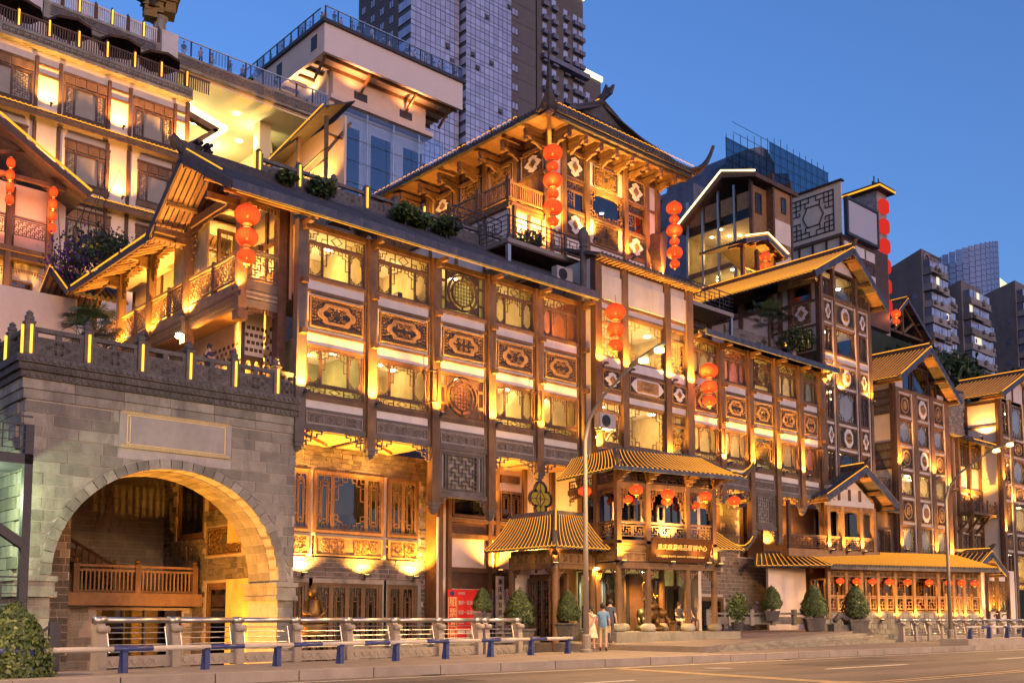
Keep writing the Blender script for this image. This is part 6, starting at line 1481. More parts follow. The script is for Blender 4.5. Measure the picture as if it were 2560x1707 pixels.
lattice_panel(f2, -2.75, -.15, 4.85, 5.4, .0, 'wan', WOODD, t=.03); f2.box('handrail', WOOD, -2.8, -.1, -.04, .07, 5.42, 5.5); bx(gb, 'corner_post', WOODD, -2.9, -2.75, -.08, .08, 4.7, 7.2)
f2.box('beam', PLAST, -.1, 3.6, -.02, .08, 7.1, 7.4)
f2.put('gable_panel', MB().poly_xz([(-.0, 7.4), (3.5, 7.4), (1.95, 8.6)], .02, .08).mesh('gable_panel', PLAST))
for x in (.9, 1.7, 2.5): f2.box('gable_post', WOODD, x - .07, x + .07, -.05, .02, 7.4, 8.0)
gable_roof(gb, -.9, 4.55, 7.45, 7.3, 2.1, 9.1, -.8, 2.2, pitch=.26, neon=None)
a_ = radians(-11)
for i, x in enumerate((-.02, 1.2, 2.45)): uplight((47.8 + x * cos(a_) + .3 * sin(a_), 28.6 + x * sin(a_) - .3 * cos(a_), 4.72), 14, '%s uplight along the balcony of the small gabled bay' % ORD[i], a_, (0, .12, 1), 120, 'gabled bay uplights')
for k in range(5): obj('basket', cached(('bask',), lambda: MB().lathe([(.16, 0), (.2, .25), (.16, .5)], n=10).mesh('barrel', WOODL)), gb, (-2.4 + k * .42, .6, 5.0))
spot(gb, (-1.4, .5, 6.6), (0, .2, -1), 8, 150)
# ================================================================== hall with the great upturned roof
kh = empty('roof_pavilion', (37.9, 39.0, 20.0), 0, 'ornate upper pavilion with a sweeping upturned tiled roof', 'building'); KZ = 20.0
fk = Face(kh, 0, 0, -KZ, 0)
for x in (0, 1.0, 2.85, 6.1, 8.0, 9.0): fk.box('post', WOOD, x - .17, x + .17, -.15, .15, 20.0, 28.0)
for (a, b) in ((.17, .83), (1.17, 2.68), (3.02, 5.93), (6.27, 7.83), (8.17, 8.83)):
    w = b - a
    for z in (22.2, 23.72, 25.5, 27.1): fk.box('beam', WOOD, a, b, -.06, .1, z, z + .14)
    fk.box('plaster_panel', PLAST, a, b, .02, .08, 20.4, 22.2); fk.box('beam', WOODD, a, b, -.04, .1, 21.2, 21.4); fk.box('frieze_board', WOODD, a, b, 0, .1, 27.24, 28.0)
    if w < 1: 
        for z0, z1 in ((22.34, 23.72), (23.86, 25.5), (25.64, 27.1)): fk.box('plaster_panel', PLAST, a, b, .02, .08, z0, z1)
    elif w < 2:
        carved_panel(fk, a, b, 22.36, 23.7, -.02, 'diamond', CARVED, CARVE, 2); carved_panel(fk, a, b, 25.66, 27.08, -.02, 'diamond', CARVED, CARVE, 3)
        window(fk, a, b, 23.86, 25.0, (.5,), ('grid', None), 0, WOOD, GLASSD, curtain=(1,)); transom(fk, a, b, 25.0, 25.5, kind='wan', gl=GLASSD)
    else:
        fk.box('plaster_panel', PLASTW, a, b, .04, .08, 22.34, 23.72); carved_panel(fk, a + .45, b - .45, 22.4, 23.65, -.02, 'scroll', CARVED, CARVE, 4); carved_panel(fk, a + .45, b - .45, 25.75, 26.95, -.02, 'scroll', CARVED, CARVE, 6); fk.box('plaster_panel', PLAST, a, b, .04, .08, 25.64, 27.1)
        window(fk, a, b, 23.86, 25.5, (), (None,), -.02, WOOD, GLASSD, 'great_window', .14, .12)
        fk.put('lattice', (lambda q: (fret(q, -w / 2 + .1, w / 2 - .1, .1, 1.54, 0, .04, 'corner', .05), [curls(q, sx * (w / 2 - .3), .82, .4, 1.3, 0, .03, 4, 3, .03, 2) for sx in (-1, 1)], curls(q, 0, 1.42, w * .8, .22, 0, .03, 5, 5, .03, 2), curls(q, 0, .2, w * .8, .22, 0, .03, 5, 6, .03, 2), q.mesh('lattice', CARVE))[-1])(MB()), (a + b) / 2, -.05, 23.86)['kind'] = 'stuff'
room(kh, .2, 8.8, .3, 3, 23.8 - KZ, 25.6 - KZ, 2, .06, 41)
kl = Face(kh, 0, 20, -KZ, -pi / 2); kx = lambda y: 20 - y
bx(kh, 'back_block', WOODD, .3, 9.0, .35, 19.5, 0, 3.5); kl.box('wall', PLASTW, 0, 19.8, .1, .25, 20, 28)
for i in range(8):
    y = i * 2.7; kl.box('post', WOOD, kx(y) - .17, kx(y) + .17, -.15, .15, 20, 28)
    if i < 7:
        a, b = kx(y + 2.7) + .17, kx(y) - .17
        for z in (23.5, 25.6, 27.1): kl.box('beam', WOOD, a, b, -.06, .1, z, z + .16)
        carved_panel(kl, a + .3, b - .3, 25.8, 27.05, .0, 'diamond' if i % 3 == 0 else 'scroll', WOODD, CARVE, i); kl.box('frieze_board', WOODD, a, b, .02, .1, 27.26, 28)
        kl.box('panel', WOOD, a, b, .05, .1, 23.66, 25.6)
# corbels
cor = cached(('kcor',), lambda: MB().box(-.11, .11, -1.5, .1, .35, .6).box(-.11, .11, -1.0, .1, -.05, .22).bar((0, -1.35, .3), (0, -.2, -.2), .14).mesh('bracket_arm', WOOD)); drp = cached(('kdrp',), lambda: MB().lathe([(.04, -.55), (.13, -.48), (.1, -.36), (.15, -.28), (.1, -.1), (.13, .1)], n=10).mesh('bracket_drop', WOOD))
for i in range(8):
    c = fk.put('bracket_arm', cor, .1 + i * 1.27, 0, 27.1); obj('bracket_drop', drp, c, (0, -1.42, .4)); fk.box('tie_beam', WOOD, .1 + i * 1.27 + .12, .1 + (i + 1) * 1.27 - .12, -1.5, -1.3, 27.5, 27.7)
for i in range(10):
    c = kl.put('bracket_arm', cor, kx(.4 + i * 1.9), 0, 27.1); obj('bracket_drop', drp, c, (0, -1.42, .4))
obj('hip_rafter', MB().bar((0, 0, 7.0), (-1.6, -1.6, 7.75), .2, .28).mesh('hip_rafter', WOODL), kh)
# roof: skirt, upper gable, horns
ex0, ex1, ey = -1.85, 10.9, -1.85; ez = 28.05 - KZ
tile_slope(kh, (ex0 + .6, ey, ez), (ex1 - .6, ey, ez), (2.2, .4, ez + 2.0), (6.9, .4, ez + 2.0), .27, .12, None, rad=.075, name='front_roof_slope', deck_m=TILE)
tile_slope(kh, (ex0, 20, ez), (ex0, ey + .6, ez), (4.5, 20, ez + 3.0), (4.5, .2, ez + 3.0), .27, .14, None, rad=.075, name='left_roof_slope')
tile_slope(kh, (ex1, ey + .6, ez), (ex1, 20, ez), (4.5, .2, ez + 3.0), (4.5, 20, ez + 3.0), .5, .1, None, rad=.07, name='right_roof_slope')
for k in range(8):
    for (o_, zz) in ((0, 0), (.12, -.22)): fk.put('eave_course', cached(('kev', o_), lambda: MB().box(0, 1.43, 0, .22, 0, .16).mesh('eave_course', TILE)), ex0 + .6 + k * 1.44, ey + o_, 27.88 + zz)
fk.box('eave_soffit', ROOFIN, ex0 + .3, ex1 - .3, ey + .2, .0, 27.9, 27.96); kl.box('eave_soffit', ROOFIN, .2, 20.5, ex0 + .15, -.02, 27.905, 27.965)
for k in range(12): kl.put('eave_course', cached(('kev2',), lambda: MB().box(0, 1.7, 0, .25, 0, .18).mesh('eave_course', TILE)), .2 + k * 1.72, ex0 - .02, 27.86)
for k in range(32):
    fk.put('eave_light', cached(('kel',), lambda: MB().tube([(-.14, 0, 0), (-.07, 0, .05), (.07, 0, .05), (.14, 0, 0)], .022, 4).mesh('eave_light', NEON)), ex0 + .8 + k * .36, ey - .02, 28.3)
for k in range(44): kl.put('eave_light', cached(('kel',), None), .3 + k * .44, ex0 - .02, 28.25)
obj('gable_wall', MB().prism([(2.3, .25, ez + 2.0), (6.7, .25, ez + 2.0), (4.5, .25, ez + 2.95)], (0, .2, 0)).mesh('gable_wall', TILE), kh)
obj('gable_ridge', MB().tube([(2.0, .2, ez + 1.9), (4.5, .2, ez + 3.1), (7.0, .2, ez + 1.9)], .16, 6).mesh('gable_ridge', TILE), kh)
obj('main_ridge', MB().box(4.35, 4.65, .2, 20, ez + 2.9, ez + 3.2).prism([(4.42, .3, ez + 3.1), (4.42, -.5, ez + 3.35), (4.42, -.7, ez + 3.8), (4.42, -.3, ez + 3.7), (4.42, -.1, ez + 4.05), (4.42, .2, ez + 3.6), (4.42, 1.2, ez + 3.3)], (.16, 0, 0)).mesh('main_ridge', TILE), kh); strip(kh, 'ridge_light', [(4.3, .3, ez + 3.25), (4.3, 6, ez + 3.25)], .03, NEON)
def great_horn(p, d, h, L, m):
    d = Vector(d).normalized(); P = Vector(p); q = MB(); n = 7; pr = Vector((-d.y, d.x, 0))
    rows = []
    for i in range(n):
        t = i / (n - 1); c = P + d * (L * (t ** .6) * (1 if t < .7 else 1)) + Vector((0, 0, h * t ** 2.2)); w = .8 * (1 - t) ** (2.2 if h > 3 else 1.2) + .035; th = .35 * (1 - t) + .04
        rows.append((c - pr * w + Vector((0, 0, -.0)), c - d * .1 + Vector((0, 0, th)), c + pr * w, c + d * .08 - Vector((0, 0, th * .6))))
    base = len(q.v)
    for r_ in rows: q.v += [tuple(x) for x in r_]
    for i in range(n - 1):
        for j in range(4):
            j2 = (j + 1) % 4; q.f.append((base + i * 4 + j, base + i * 4 + j2, base + (i + 1) * 4 + j2, base + (i + 1) * 4 + j)); q.m.append(0)
    return obj('upturned_corner', q.mesh('upturned_corner', m, False), kh)
great_horn((ex0 + .75, ey + .75, ez + .05), (-1, -1, 0), 3.9, 1.1, TILE); great_horn((ex1 - .75, ey + .75, ez + .05), (1, -1, 0), 1.7, 1.9, TILE)
obj('hip_ridge', MB().tube([(2.3, .3, ez + 2.1), (.5, -.8, ez + .9), (ex0 + .7, ey + .7, ez + .3)], .13, 6).mesh('hip_ridge', TILE), kh); obj('hip_ridge', MB().tube([(6.9, .3, ez + 2.1), (9, -.8, ez + .9), (ex1 - .7, ey + .7, ez + .3)], .13, 6).mesh('hip_ridge', TILE), kh)
# side balcony
bx(kh, 'balcony_floor', WOOD, -2.75, -.1, .3, 18, 2.9, 3.3); fkb = Face(kh, -2.75, .32, -KZ, 0); klb = Face(kh, -2.75, 18, -KZ, -pi / 2)
def picket(fc, x0, x1, z0, m=WOODL, h=1.0):
    n = max(3, int((x1 - x0) / .16)); fc.box('handrail', m, x0, x1, -.05, .05, z0 + h - .1, z0 + h); fc.box('bottom_rail', m, x0, x1, -.04, .04, z0 + .06, z0 + .14)
    for i in range(n): fc.box('baluster', m, x0 + (i + .5) * (x1 - x0) / n - .03, x0 + (i + .5) * (x1 - x0) / n + .03, -.025, .025, z0 + .14, z0 + h - .1)
picket(fkb, .1, 2.5, 23.35); 
for i in range(7): picket(klb, 18 - (i + 1) * 2.5 + .1, 18 - i * 2.5 - .1, 23.35)
for i in range(8): bx(kh, 'rail_post', WOOD, -2.85, -2.65, .22 + i * 2.5, .42 + i * 2.5, 3.3, 4.6)
lattice_panel(fkb, 0, 2.6, 22.95, 23.2, -.03, 'key', CARVE, 'key_band', .03)
for k in range(4): lattice_panel(klb, 18 - (k + 1) * 4.4 + .05, 18 - k * 4.4 - .05, 22.95, 23.2, -.03, 'key', CARVE, 'key_band', .03)
bx(kh, 'under_wall', PLAST, -2.6, -.2, .5, 18, 0.0, 2.9)
for i in range(6): klb.box('under_post', WOOD, 18 - i * 2.4 - .1, 18 - i * 2.4 + .1, .05, .2, 20, 22.9)
for x in (.3, 1.6): fkb.box('under_post', WOOD, x - .1, x + .1, .08, .2, 20, 22.9)
for i, (x, z, e) in enumerate(((-.05, 22.0, 60), (2.85, 22.3, 45), (6.1, 22.0, 45), (9.1, 21.4, 50))):
    uplight((37.9 + x, 38.35, z), e, '%s uplight from the left on the front of the upper pavilion' % ORD[i], 0, (0, .12, 1), 120, 'upper pavilion uplights', (0, 0, .12))
uplight((36.6, 38.7, 20.9), 50, 'uplight under the side balcony of the upper pavilion', 0, (.05, .25, 1), 140)
spot(kh, (-1.2, 3, 3.8), (.5, .2, 1), 22, 140); spot(kh, (-1.2, 9, 3.8), (.5, .2, 1), 22, 140); spot(kh, (4.5, -1.2, 4.6), (0, .3, 1), 26, 150)
lantern_string((36.9, 37.75, 26.3), (.53, .33, .53, .33, .53, .33), .02, 'long string of six red lanterns at the left corner of the upper pavilion', sq=.76, glow=20)
lantern_string((47.0, 37.75, 26.0), (.48, .3, .48, .3, .48, .3), .02, 'long string of six red lanterns at the right corner of the upper pavilion', sq=.76, glow=20)
# ---------------------------------------------------------------- steel viewing platform on the roof of the main house
mp = empty('viewing_platform', (25.3, 29.2, 15.3), 0, 'dark steel viewing platform with fret railing above the main roof', 'platform')
bx(mp, 'deck', CONC, 1.5, 5.8, .8, 3.5, 1.0, 1.18)
for i in range(9): bx(mp, 'deck_plank', WOODD, 1.5, 5.8, .82 + i * .29, 1.08 + i * .29, .92, .998)
for (x, y) in ((1.6, .9), (5.7, .9)): bx(mp, 'column', STEEL, x - .08, x + .08, y - .08, y + .08, -.4, 1.0)
fm = Face(mp, 1.5, .82, 1.18, 0)
def iron_rail(fc, x0, x1):
    n = max(1, round((x1 - x0) / 1.1))
    for i in range(n):
        a, b = x0 + (x1 - x0) * i / n, x0 + (x1 - x0) * (i + 1) / n
        def mk():
            w = b - a; q = MB(); q.box(0, w, -.02, .02, .92, .96); q.box(0, .04, -.02, .02, 0, .92)
            for z in (.12, .32, .52, .72): q.box(.04, w, -.012, .012, z, z + .022)
            segs(q, [(w * .3, .12), (w * .3, .72), (w * .7, .72), (w * .7, .3), (w * .45, .3), (w * .45, .55)], -.016, .016, .025); return q.mesh('rail_panel', IRON)
        fc.put('rail_panel', cached(('irail', b - a), mk), a)
iron_rail(fm, 0, 4.3); iron_rail(Face(mp, 1.5, 3.5, 1.18, -pi / 2), 0, 2.7); iron_rail(Face(mp, -1.0, 1.2, 1.0, 0), 0, 2.5)
ac_unit((29.3, 29.6, 15.0), 'weathered air conditioner under the steel viewing platform', 0)
pl_ = obj('finial_column', MB().lathe([(.14, 0), (.14, 1.9), (.2, 1.95), (.13, 2.05), (.2, 2.2), (.24, 2.5), (.1, 2.75), (.02, 2.8)], n=12).mesh('finial_column', STONED), None, (30.0, 28.9, 14.6)); tag(pl_, 'grey stone column with carved finial beside the bay tower roof', 'column')
# roof terrace of the right wing: platform, wall and planter
tp = empty('terrace_platform', (37.6, 29.8, 15.0), 0, 'grey steel terrace platform on the roof of the right wing', 'platform')
bx(tp, 'deck', CONC, 0, 4.6, .4, 3.4, 1.3, 1.5); bx(tp, 'column', STEEL, 4.45, 4.6, .45, .6, -.2, 1.3); iron_rail(Face(tp, 0, .42, 1.5, 0), 0, 4.6)
bx(tp, 'brick_wall', BRICK, .2, 4.4, 1.9, 2.1, -.5, 1.3); bx(tp, 'beam', PLASTW, -.6, .8, -.3, .2, -.55, -.1)
for x in (1.8, 3.6): strip(tp, 'light_tube', [(x, 1.85, .1), (x, 1.85, .9)], .04, TUBE)
bw = empty('brick_parapet', (42.3, 30.8, 15.2), 0, 'dark brick parapet wall behind the right wing roof', 'wall')
brick_wall(Face(bw, 0, 0, 0, 0), 0, 5.6, -.6, .9, [], limit=90, seed=33, bh=.16, bw=.36); strip(bw, 'light_tube', [(5.2, -.15, .0), (5.2, -.15, .85)], .045, TUBE)
# hanging boat-shaped ornament behind the pavilion
bt = empty('boat_prow', (46.9, 38.6, 21.6), .5, 'dark wooden boat prow jutting out behind the lantern string', 'boat')
obj('hull', MB().prism([(0, 0, 0), (.9, 0, .9), (1.5, 0, 2.2), (2.0, 0, 3.8), (1.6, 0, 3.5), (-.3, 0, 2.6), (-.8, 0, 1.4)], (0, 1.2, 0)).mesh('hull', WOODD), bt); obj('stem', MB().tube([(.0, .6, -.1), (.95, .6, .9), (1.6, .6, 2.2), (2.1, .6, 4.0), (2.6, .6, 4.9), (3.0, .6, 6.0)], [.14, .14, .14, .12, .09, .06], 6).mesh('stem', WOODD), bt)

# ================================================================== observation deck tower
ob = empty('observation_tower', (44.2, 73.0, 36.0), 0, 'cream observation tower with a cantilevered deck and glass front', 'building'); OZ = 36.0
fo_ = Face(ob, 0, 0, -OZ, 0); fol = Face(ob, 0, 18, -OZ, -pi / 2)
CREAM = mat('cream_render', (.62, .50, .40), .8, .06, .5, .02, 8, 0, stain=.12, stain_col=(.4, .3, .24)); FASW = mat('pale_pink_render', (.60, .54, .50), .8, .05, .5, .02, 8, 0)
fo_.box('deck_fascia', FASW, 0, 15.2, 0, .3, 49.4, 52.0); fol.box('deck_fascia', CREAM, 0, 17.69, .003, .3, 49.4, 52.0)
for y in (1.6, 7.6, 12.4): fol.box('fascia_opening', IRON, 18 - y - .6, 18 - y + .4, -.01, .05, 50.2, 51.5); fol.box('opening_frame', CREAM, 18 - y - .6, 18 - y + .4, -.03, .3, 50.0, 50.15)
bx(ob, 'deck_slab', IRON, -.25, 15.45, -.25, 18, 52.0 - OZ, 52.3 - OZ); bx(ob, 'deck_soffit', CREAM, .3, 15, .3, 18, 49.6 - OZ, 49.7 - OZ)
for i in range(12): bx(ob, 'soffit_rib', WOOD, .3, 15, .6 + i * 1.4, .75 + i * 1.4, 49.3 - OZ, 49.6 - OZ)
for (x0, y0) in ((.4, 2.2), (5, 2.2), (10, 2.2), (14, 2.2)): obj('bracket', MB().bar((x0, .4, 49.3 - OZ), (x0, 2.2, 48.0 - OZ), .15, .25).mesh('bracket', WOOD), ob)
def glass_rail(fc, L, z, n):
    for i in range(n):
        a = L * i / n; w = L / n
        p = fc.put('glass_panel', cached(('gpan', w), lambda: MB().box(.06, w - .06, -.015, .015, .1, 1.0).mesh('glass_panel', GLASSC)), a, -.1, z); obj('rail_post', cached(('gpst',), lambda: MB().box(-.05, .05, -.05, .05, 0, 1.15).mesh('rail_post', IRON)), p, (0, 0, 0))
        if i % 3 == 2: obj('iron_grille', cached(('ggr', w), lambda: (lambda q: ([q.box(x * w / 6 - .02, x * w / 6 + .02, -.03, .0, .05, 1.05) for x in range(1, 6)], q.mesh('iron_grille', IRON))[1])(MB())), p)
    fc.box('handrail', STEEL, 0, L, -.15, -.05, z + 1.12, z + 1.2)
glass_rail(fo_, 15.2, 52.3, 12); glass_rail(fol, 17.5, 52.3, 14)
# shaft
sx, sy = 2.0, 2.0
bx(ob, 'shaft', CREAM, sx, 12.6, sy + .8, 16, 0, 49.6 - OZ); bx(ob, 'cornice', CREAM, sx - .3, 12.9, sy - .5, 3.0, 46.5 - OZ, 46.9 - OZ); bx(ob, 'upper_wall', CREAM, sx + .2, 12.4, sy + .1, 3, 46.9 - OZ, 49.5 - OZ)
for x in (4.4, 9.4): bx(ob, 'vent_window', IRON, x, x + 1.4, sy + .05, sy + .1, 47.6 - OZ, 48.3 - OZ)
WHW = mat('white_wall_behind_glass', (.52, .54, .60), .7, .08, .4, 0, 8, 0)
bx(ob, 'inner_wall', WHW, sx + .9, 12.4, sy + .6, sy + .78, 0, 46.4 - OZ)
for i, x in enumerate((sx + 1.2, sx + 4.6, sx + 8.2)):
    w = bx(ob, 'tall_window', GLASSD, x, x + 2.1, sy + .5, sy + .58, 0, 45.0 - OZ)
    obj('curtain_folds', cached(('ctf',), lambda: (lambda q: ([q.tube([(-.8 + k * .23, .2, 0), (-.8 + k * .23, .2, 8.4)], .1, 6) for k in range(8)], q.mesh('curtain_folds', IRON))[1])(MB())), w, (0, .03, 0))
for i in range(4): bx(ob, 'glass_sheet', GLASSC, sx + .9 + i * 2.87, sx + .9 + (i + 1) * 2.87 - .05, sy - .25, sy - .22, 0, 46.4 - OZ)
for i in range(5): obj('steel_mast', cached(('mast',), lambda: MB().tube([(0, 0, 0), (0, 0, 10.4)], .08, 6).mesh('steel_mast', STEEL)), ob, (sx + .9 + i * 2.87, sy - .1, 0))
for i in range(5): obj('cable', MB().tube([(sx + .9, sy - .3, 1.6 + i * 2.0), (12.4, sy - .3, 1.6 + i * 2.0)], .025, 4).mesh('cable', STEEL), ob)
fc_ = Face(ob, sx, 12, -OZ, -pi / 2)
fc_.box('corner_pier', CREAM, 8.6, 10.05, -.25, .3, 36, 46.5)
carved_panel(fc_, 8.9, 9.8, 42.4, 45.2, -.3, 'diamond', CREAM, CARVE, 2); carved_panel(fc_, 8.9, 9.8, 45.5, 46.3, -.3, 'plaque', CREAM, CARVE, 2); carved_panel(fc_, 8.9, 9.8, 41.2, 42.2, -.3, 'plaque', CREAM, CARVE, 2); fc_.box('light_column', emis('violet_strip', (.75, .25, .9), 1.0, 'NONE'), 9.98, 10.02, -.3, -.26, 37.5, 43)
bx(ob, 'side_window', GLASSD, sx - .02, sx + .0, 6.0, 7.2, 47 - OZ, 48.2 - OZ)
spot(ob, (4, .8, 12), (0, .1, 1), 11, 140, color=(1, .36, .12)); spot(ob, (10, .8, 12), (0, .1, 1), 11, 140, color=(1, .36, .12)); spot(ob, (.9, 5, 12), (.05, 0, 1), 15, 150, color=(1, .55, .22)); spot(ob, (.9, 11, 12), (.05, 0, 1), 15, 150, color=(1, .6, .25))
# stair house roof in front of the tower
sh = empty('stair_house', (40.5, 66, 34.5), 0, 'tiled stair roof climbing in front of the observation tower', 'building')
tile_slope(sh, (-.5, 9.5, 4.2), (-.5, 0, 5.9), (2.3, 9.5, 5.6), (2.3, 0, 7.3), .3, 0, None); strip(sh, 'eave_light', [(-.55, 9.5, 4.35), (-.55, 0, 6.05)], .05, NEON)
for y in (.3, 4.5, 9): bx(sh, 'post', WOOD, -.1, .15, y, y + .25, 0, 5.4); 
bx(sh, 'wall', CREAM, 1.4, 1.6, 0, 10, 0, 5.8); obj('rail', MB().bar((-.1, 9.5, 1.2), (-.1, 0, 2.8), .12).bar((-.1, 9.5, .4), (-.1, 0, 2.0), .1).mesh('rail', WOOD), sh)
obj('tie_beam', MB().bar((0, .4, 4.0), (1.5, .4, 4.0), .2).bar((0, .4, 2.5), (2.2, .4, 5.6), .2).mesh('tie_beam', WOOD), sh)
spot(sh, (.6, 3, .5), (.1, 0, 1), 60, 150)

# ================================================================== hotel on the upper left
ho = empty('hillside_hotel', (8.0, 66.0, 16.0), 0, 'stepped half timbered hotel with roof terraces on the left hillside', 'building'); HZ = 16.0
fh = Face(ho, -8.0, 0, -HZ, 0)
MW = [(13.6, 19.1), (20.9, 23.7), (25.4, 28.2)]
fh.box('wall', PLASTW, 4, 29.2, .12, .4, 16, 37.0)
fh.box('corner_post', WOODD, 29.05, 29.3, -.1, .4, 16, 37.0)
def mfloor(zt, ww):
    """zt top of floor; windows below it"""
    for x in (19.25, 20.7, 23.8, 25.2, 28.3): fh.box('post', WOODD, x - .1, x + .1, -.06, .12, zt - 4.0, zt - .2)
    for (a, b) in ww:
        fh.box('beam', WOODD, a, b, -.04, .12, zt - .75, zt - .62)
        for k in range(4): w = (b - a) / 4; fh.box('wood_panel', WOOD, a + k * w + .03, a + (k + 1) * w - .03, .0, .12, zt - 1.3, zt - .78)
        wn = window(fh, a + .05, b - .05, zt - 3.4, zt - 1.4, (.22, .78), ('grid', None, 'grid'), -.02, WOODD, GLASS, 'window', .12, .08, curtain=(1,))
        fh.box('sill_panel', WOOD, a, b, -.02, .12, zt - 3.75, zt - 3.42)
        fh.box('room_back', ROOMW, a + .1, b - .1, .32, .38, zt - 3.4, zt - 1.4)
mfloor(36.7, MW); mfloor(32.4, [(14, 18.9), (21.1, 24.0), (25.8, 28.6)]); mfloor(28.0, [(14, 18.9), (21.3, 24.2), (25.8, 28.6)])
for z in (36.1,):
    for (a, b) in ((19.35, 20.6), (23.9, 25.1), (28.4, 29.05)): fh.box('beam', WOODD, a, b, -.03, .12, z - .1, z); fh.box('beam', WOODD, a, b, -.03, .12, z - .75, z - .65)
for zt in (32.95, 28.3):
    tile_slope(ho, (-2, -.75, zt - HZ - .3), (21.3, -.75, zt - HZ - .3), (-2, 0, zt - HZ + .1), (21.3, 0, zt - HZ + .1), .3, 0, None, name='eave_slope')
    for k in range(58): fh.put('eave_light', cached(('hel',), lambda: MB().tube([(-.17, 0, .04), (-.09, 0, -.03), (.09, 0, -.03), (.17, 0, .04)], .03, 4).mesh('eave_light', NEON)), 12.0 + k * .3, -.8, zt - .2)
    fh.box('eave_board', WOOD, 6, 29.3, -.7, -.6, zt - .65, zt - .38)
fh.box('deck_band', STONE, 4, 29.3, -.5, .1, 36.9, 37.7); lattice_panel(fh, 17, 29.2, 37.1, 37.5, -.52, 'key', STONED, 'key_band', .06)
bx(ho, 'terrace', TERRA, -4, 21.3, -.4, 3.2, 37.55 - HZ, 37.7 - HZ)
for i in range(9):
    x = 14.3 + i * 1.82
    p = fh.put('terrace_post', cached(('tpst',), lambda: MB().box(-.1, .1, -.1, .1, 0, 1.15).lathe([(.1, 1.15), (.02, 1.35)], n=6).mesh('terrace_post', WOODD)), x, -.35, 37.7); obj('light_tube', cached(('ttub',), lambda: MB().tube([(0, 0, .1), (0, 0, 1.1)], .05, 8).mesh('light_tube', TUBE)), p, (0, -.14, 0))
    if x < 29: 
        n = 10; fh.box('handrail', WOODD, x + .1, x + 1.72, -.42, -.3, 38.6, 38.72)
        for k in range(n): fh.box('baluster', WOODD, x + .15 + k * .16, x + .22 + k * .16, -.39, -.33, 37.75, 38.6)
# upper terrace wall
fh2 = Face(ho, -8.0, 2.5, -HZ, 0)
fh2.box('upper_wall', CREAM, 4, 28.0, .3, .6, 37.7, 41.6); fh2.box('upper_band', STONE, 20.2, 28.2, -.1, .3, 40.6, 41.8); carved_panel(fh2, 20.6, 27.8, 40.9, 41.6, -.14, 'scroll', STONED, CARVES, 3)
fh2.box('pier', PLAST, 18.6, 20.1, -.2, .3, 37.7, 44); fh2.box('pier', PLAST, 28.1, 29.3, -.3, .3, 37.7, 42.8)
for i in range(8):
    x = 20.3 + i * 1.1; p = fh2.put('terrace_post', cached(('tpst',), None), x, .1, 41.8)
    if i % 2 == 0: obj('light_tube', cached(('ttub',), None), p, (0, -.14, 0))
    if i < 7:
        fh2.box('handrail', PLAST, x + .1, x + 1.0, .03, .17, 42.75, 42.88)
        for k in range(6): fh2.box('baluster', PLAST, x + .15 + k * .15, x + .23 + k * .15, .05, .15, 41.85, 42.75)
for i, x in enumerate((19.95, 24.5, 28.75)): uplight((x, 65.2, 33.3), 34, '%s uplight from the left on the pale wall between hotel windows' % ORD[i], 0, (0, .35, 1), 120, 'hotel uplights', (0, -.05, .1))
for i, x in enumerate((19.95, 24.6)): uplight((x, 65.2, 28.6), 28, '%s uplight from the left below the middle hotel windows' % ORD[i], 0, (0, .35, 1), 120, 'hotel uplights', (0, -.05, .1))
for i in range(4): spot(ho, (8 + i * 3.6, -2.0, 6), (0, .7, 1), 9, 130)
for i, x in enumerate((18.2, 21.3, 24.55, 27.3)):
    u = empty('parasol', (x, 66.6, 37.7), 0, 'dark brown parasol, %s from the left on the hotel terrace' % ORD[i], 'parasol', 'terrace parasols')
    q = MB(); n = 8; top = (0, 0, 2.45); rim = [(1.45 * cos(k * pi / 4), 1.45 * sin(k * pi / 4), 1.75) for k in range(8)]
    for k in range(8): q.face([top, rim[k], rim[(k + 1) % 8]]); q.face([rim[k], rim[(k + 1) % 8], tuple(Vector(rim[(k + 1) % 8]) - Vector((0, 0, .18))), tuple(Vector(rim[k]) - Vector((0, 0, .18)))])
    obj('canopy', cached(('canopy',), lambda: q.mesh('canopy', mat('brown_canvas', (.05, .028, .02), .9, .2, 2, 0, 10, .1))), u); obj('pole', cached(('upole',), lambda: MB().tube([(0, 0, 0), (0, 0, 2.45)], .04, 6).mesh('pole', WOODD)), u)
    for k in range(8): obj('rib', cached(('urib', k), lambda: MB().bar(top, rim[k], .03).mesh('rib', WOODD)), u, (0, 0, -.03))
sc_ = empty('sculpture', (28.3, 69.2, 42.8), 0, 'gilded sculpture of stacked stilt houses on a stone pillar', 'sculpture')
obj('pillar', MB().lathe([(.6, -1.2), (.5, 0), (.42, 1.0), (.6, 1.3)], n=12).mesh('pillar', STONE), sc_)
R = random.Random(4)
for k in range(16):
    w = R.uniform(.35, .7); obj('house_block', MB().box(-w, w, -w, w, 0, .8).prism([(-w * 1.3, -w * 1.2, .8), (w * 1.3, -w * 1.2, .8), (0, -w * 1.2, 1.3)], (0, w * 2.4, 0)).mesh('house_block', GOLD), sc_, (R.uniform(-.9, .9), R.uniform(-.5, .5), .9 + k * .24), R.uniform(-.5, .5))
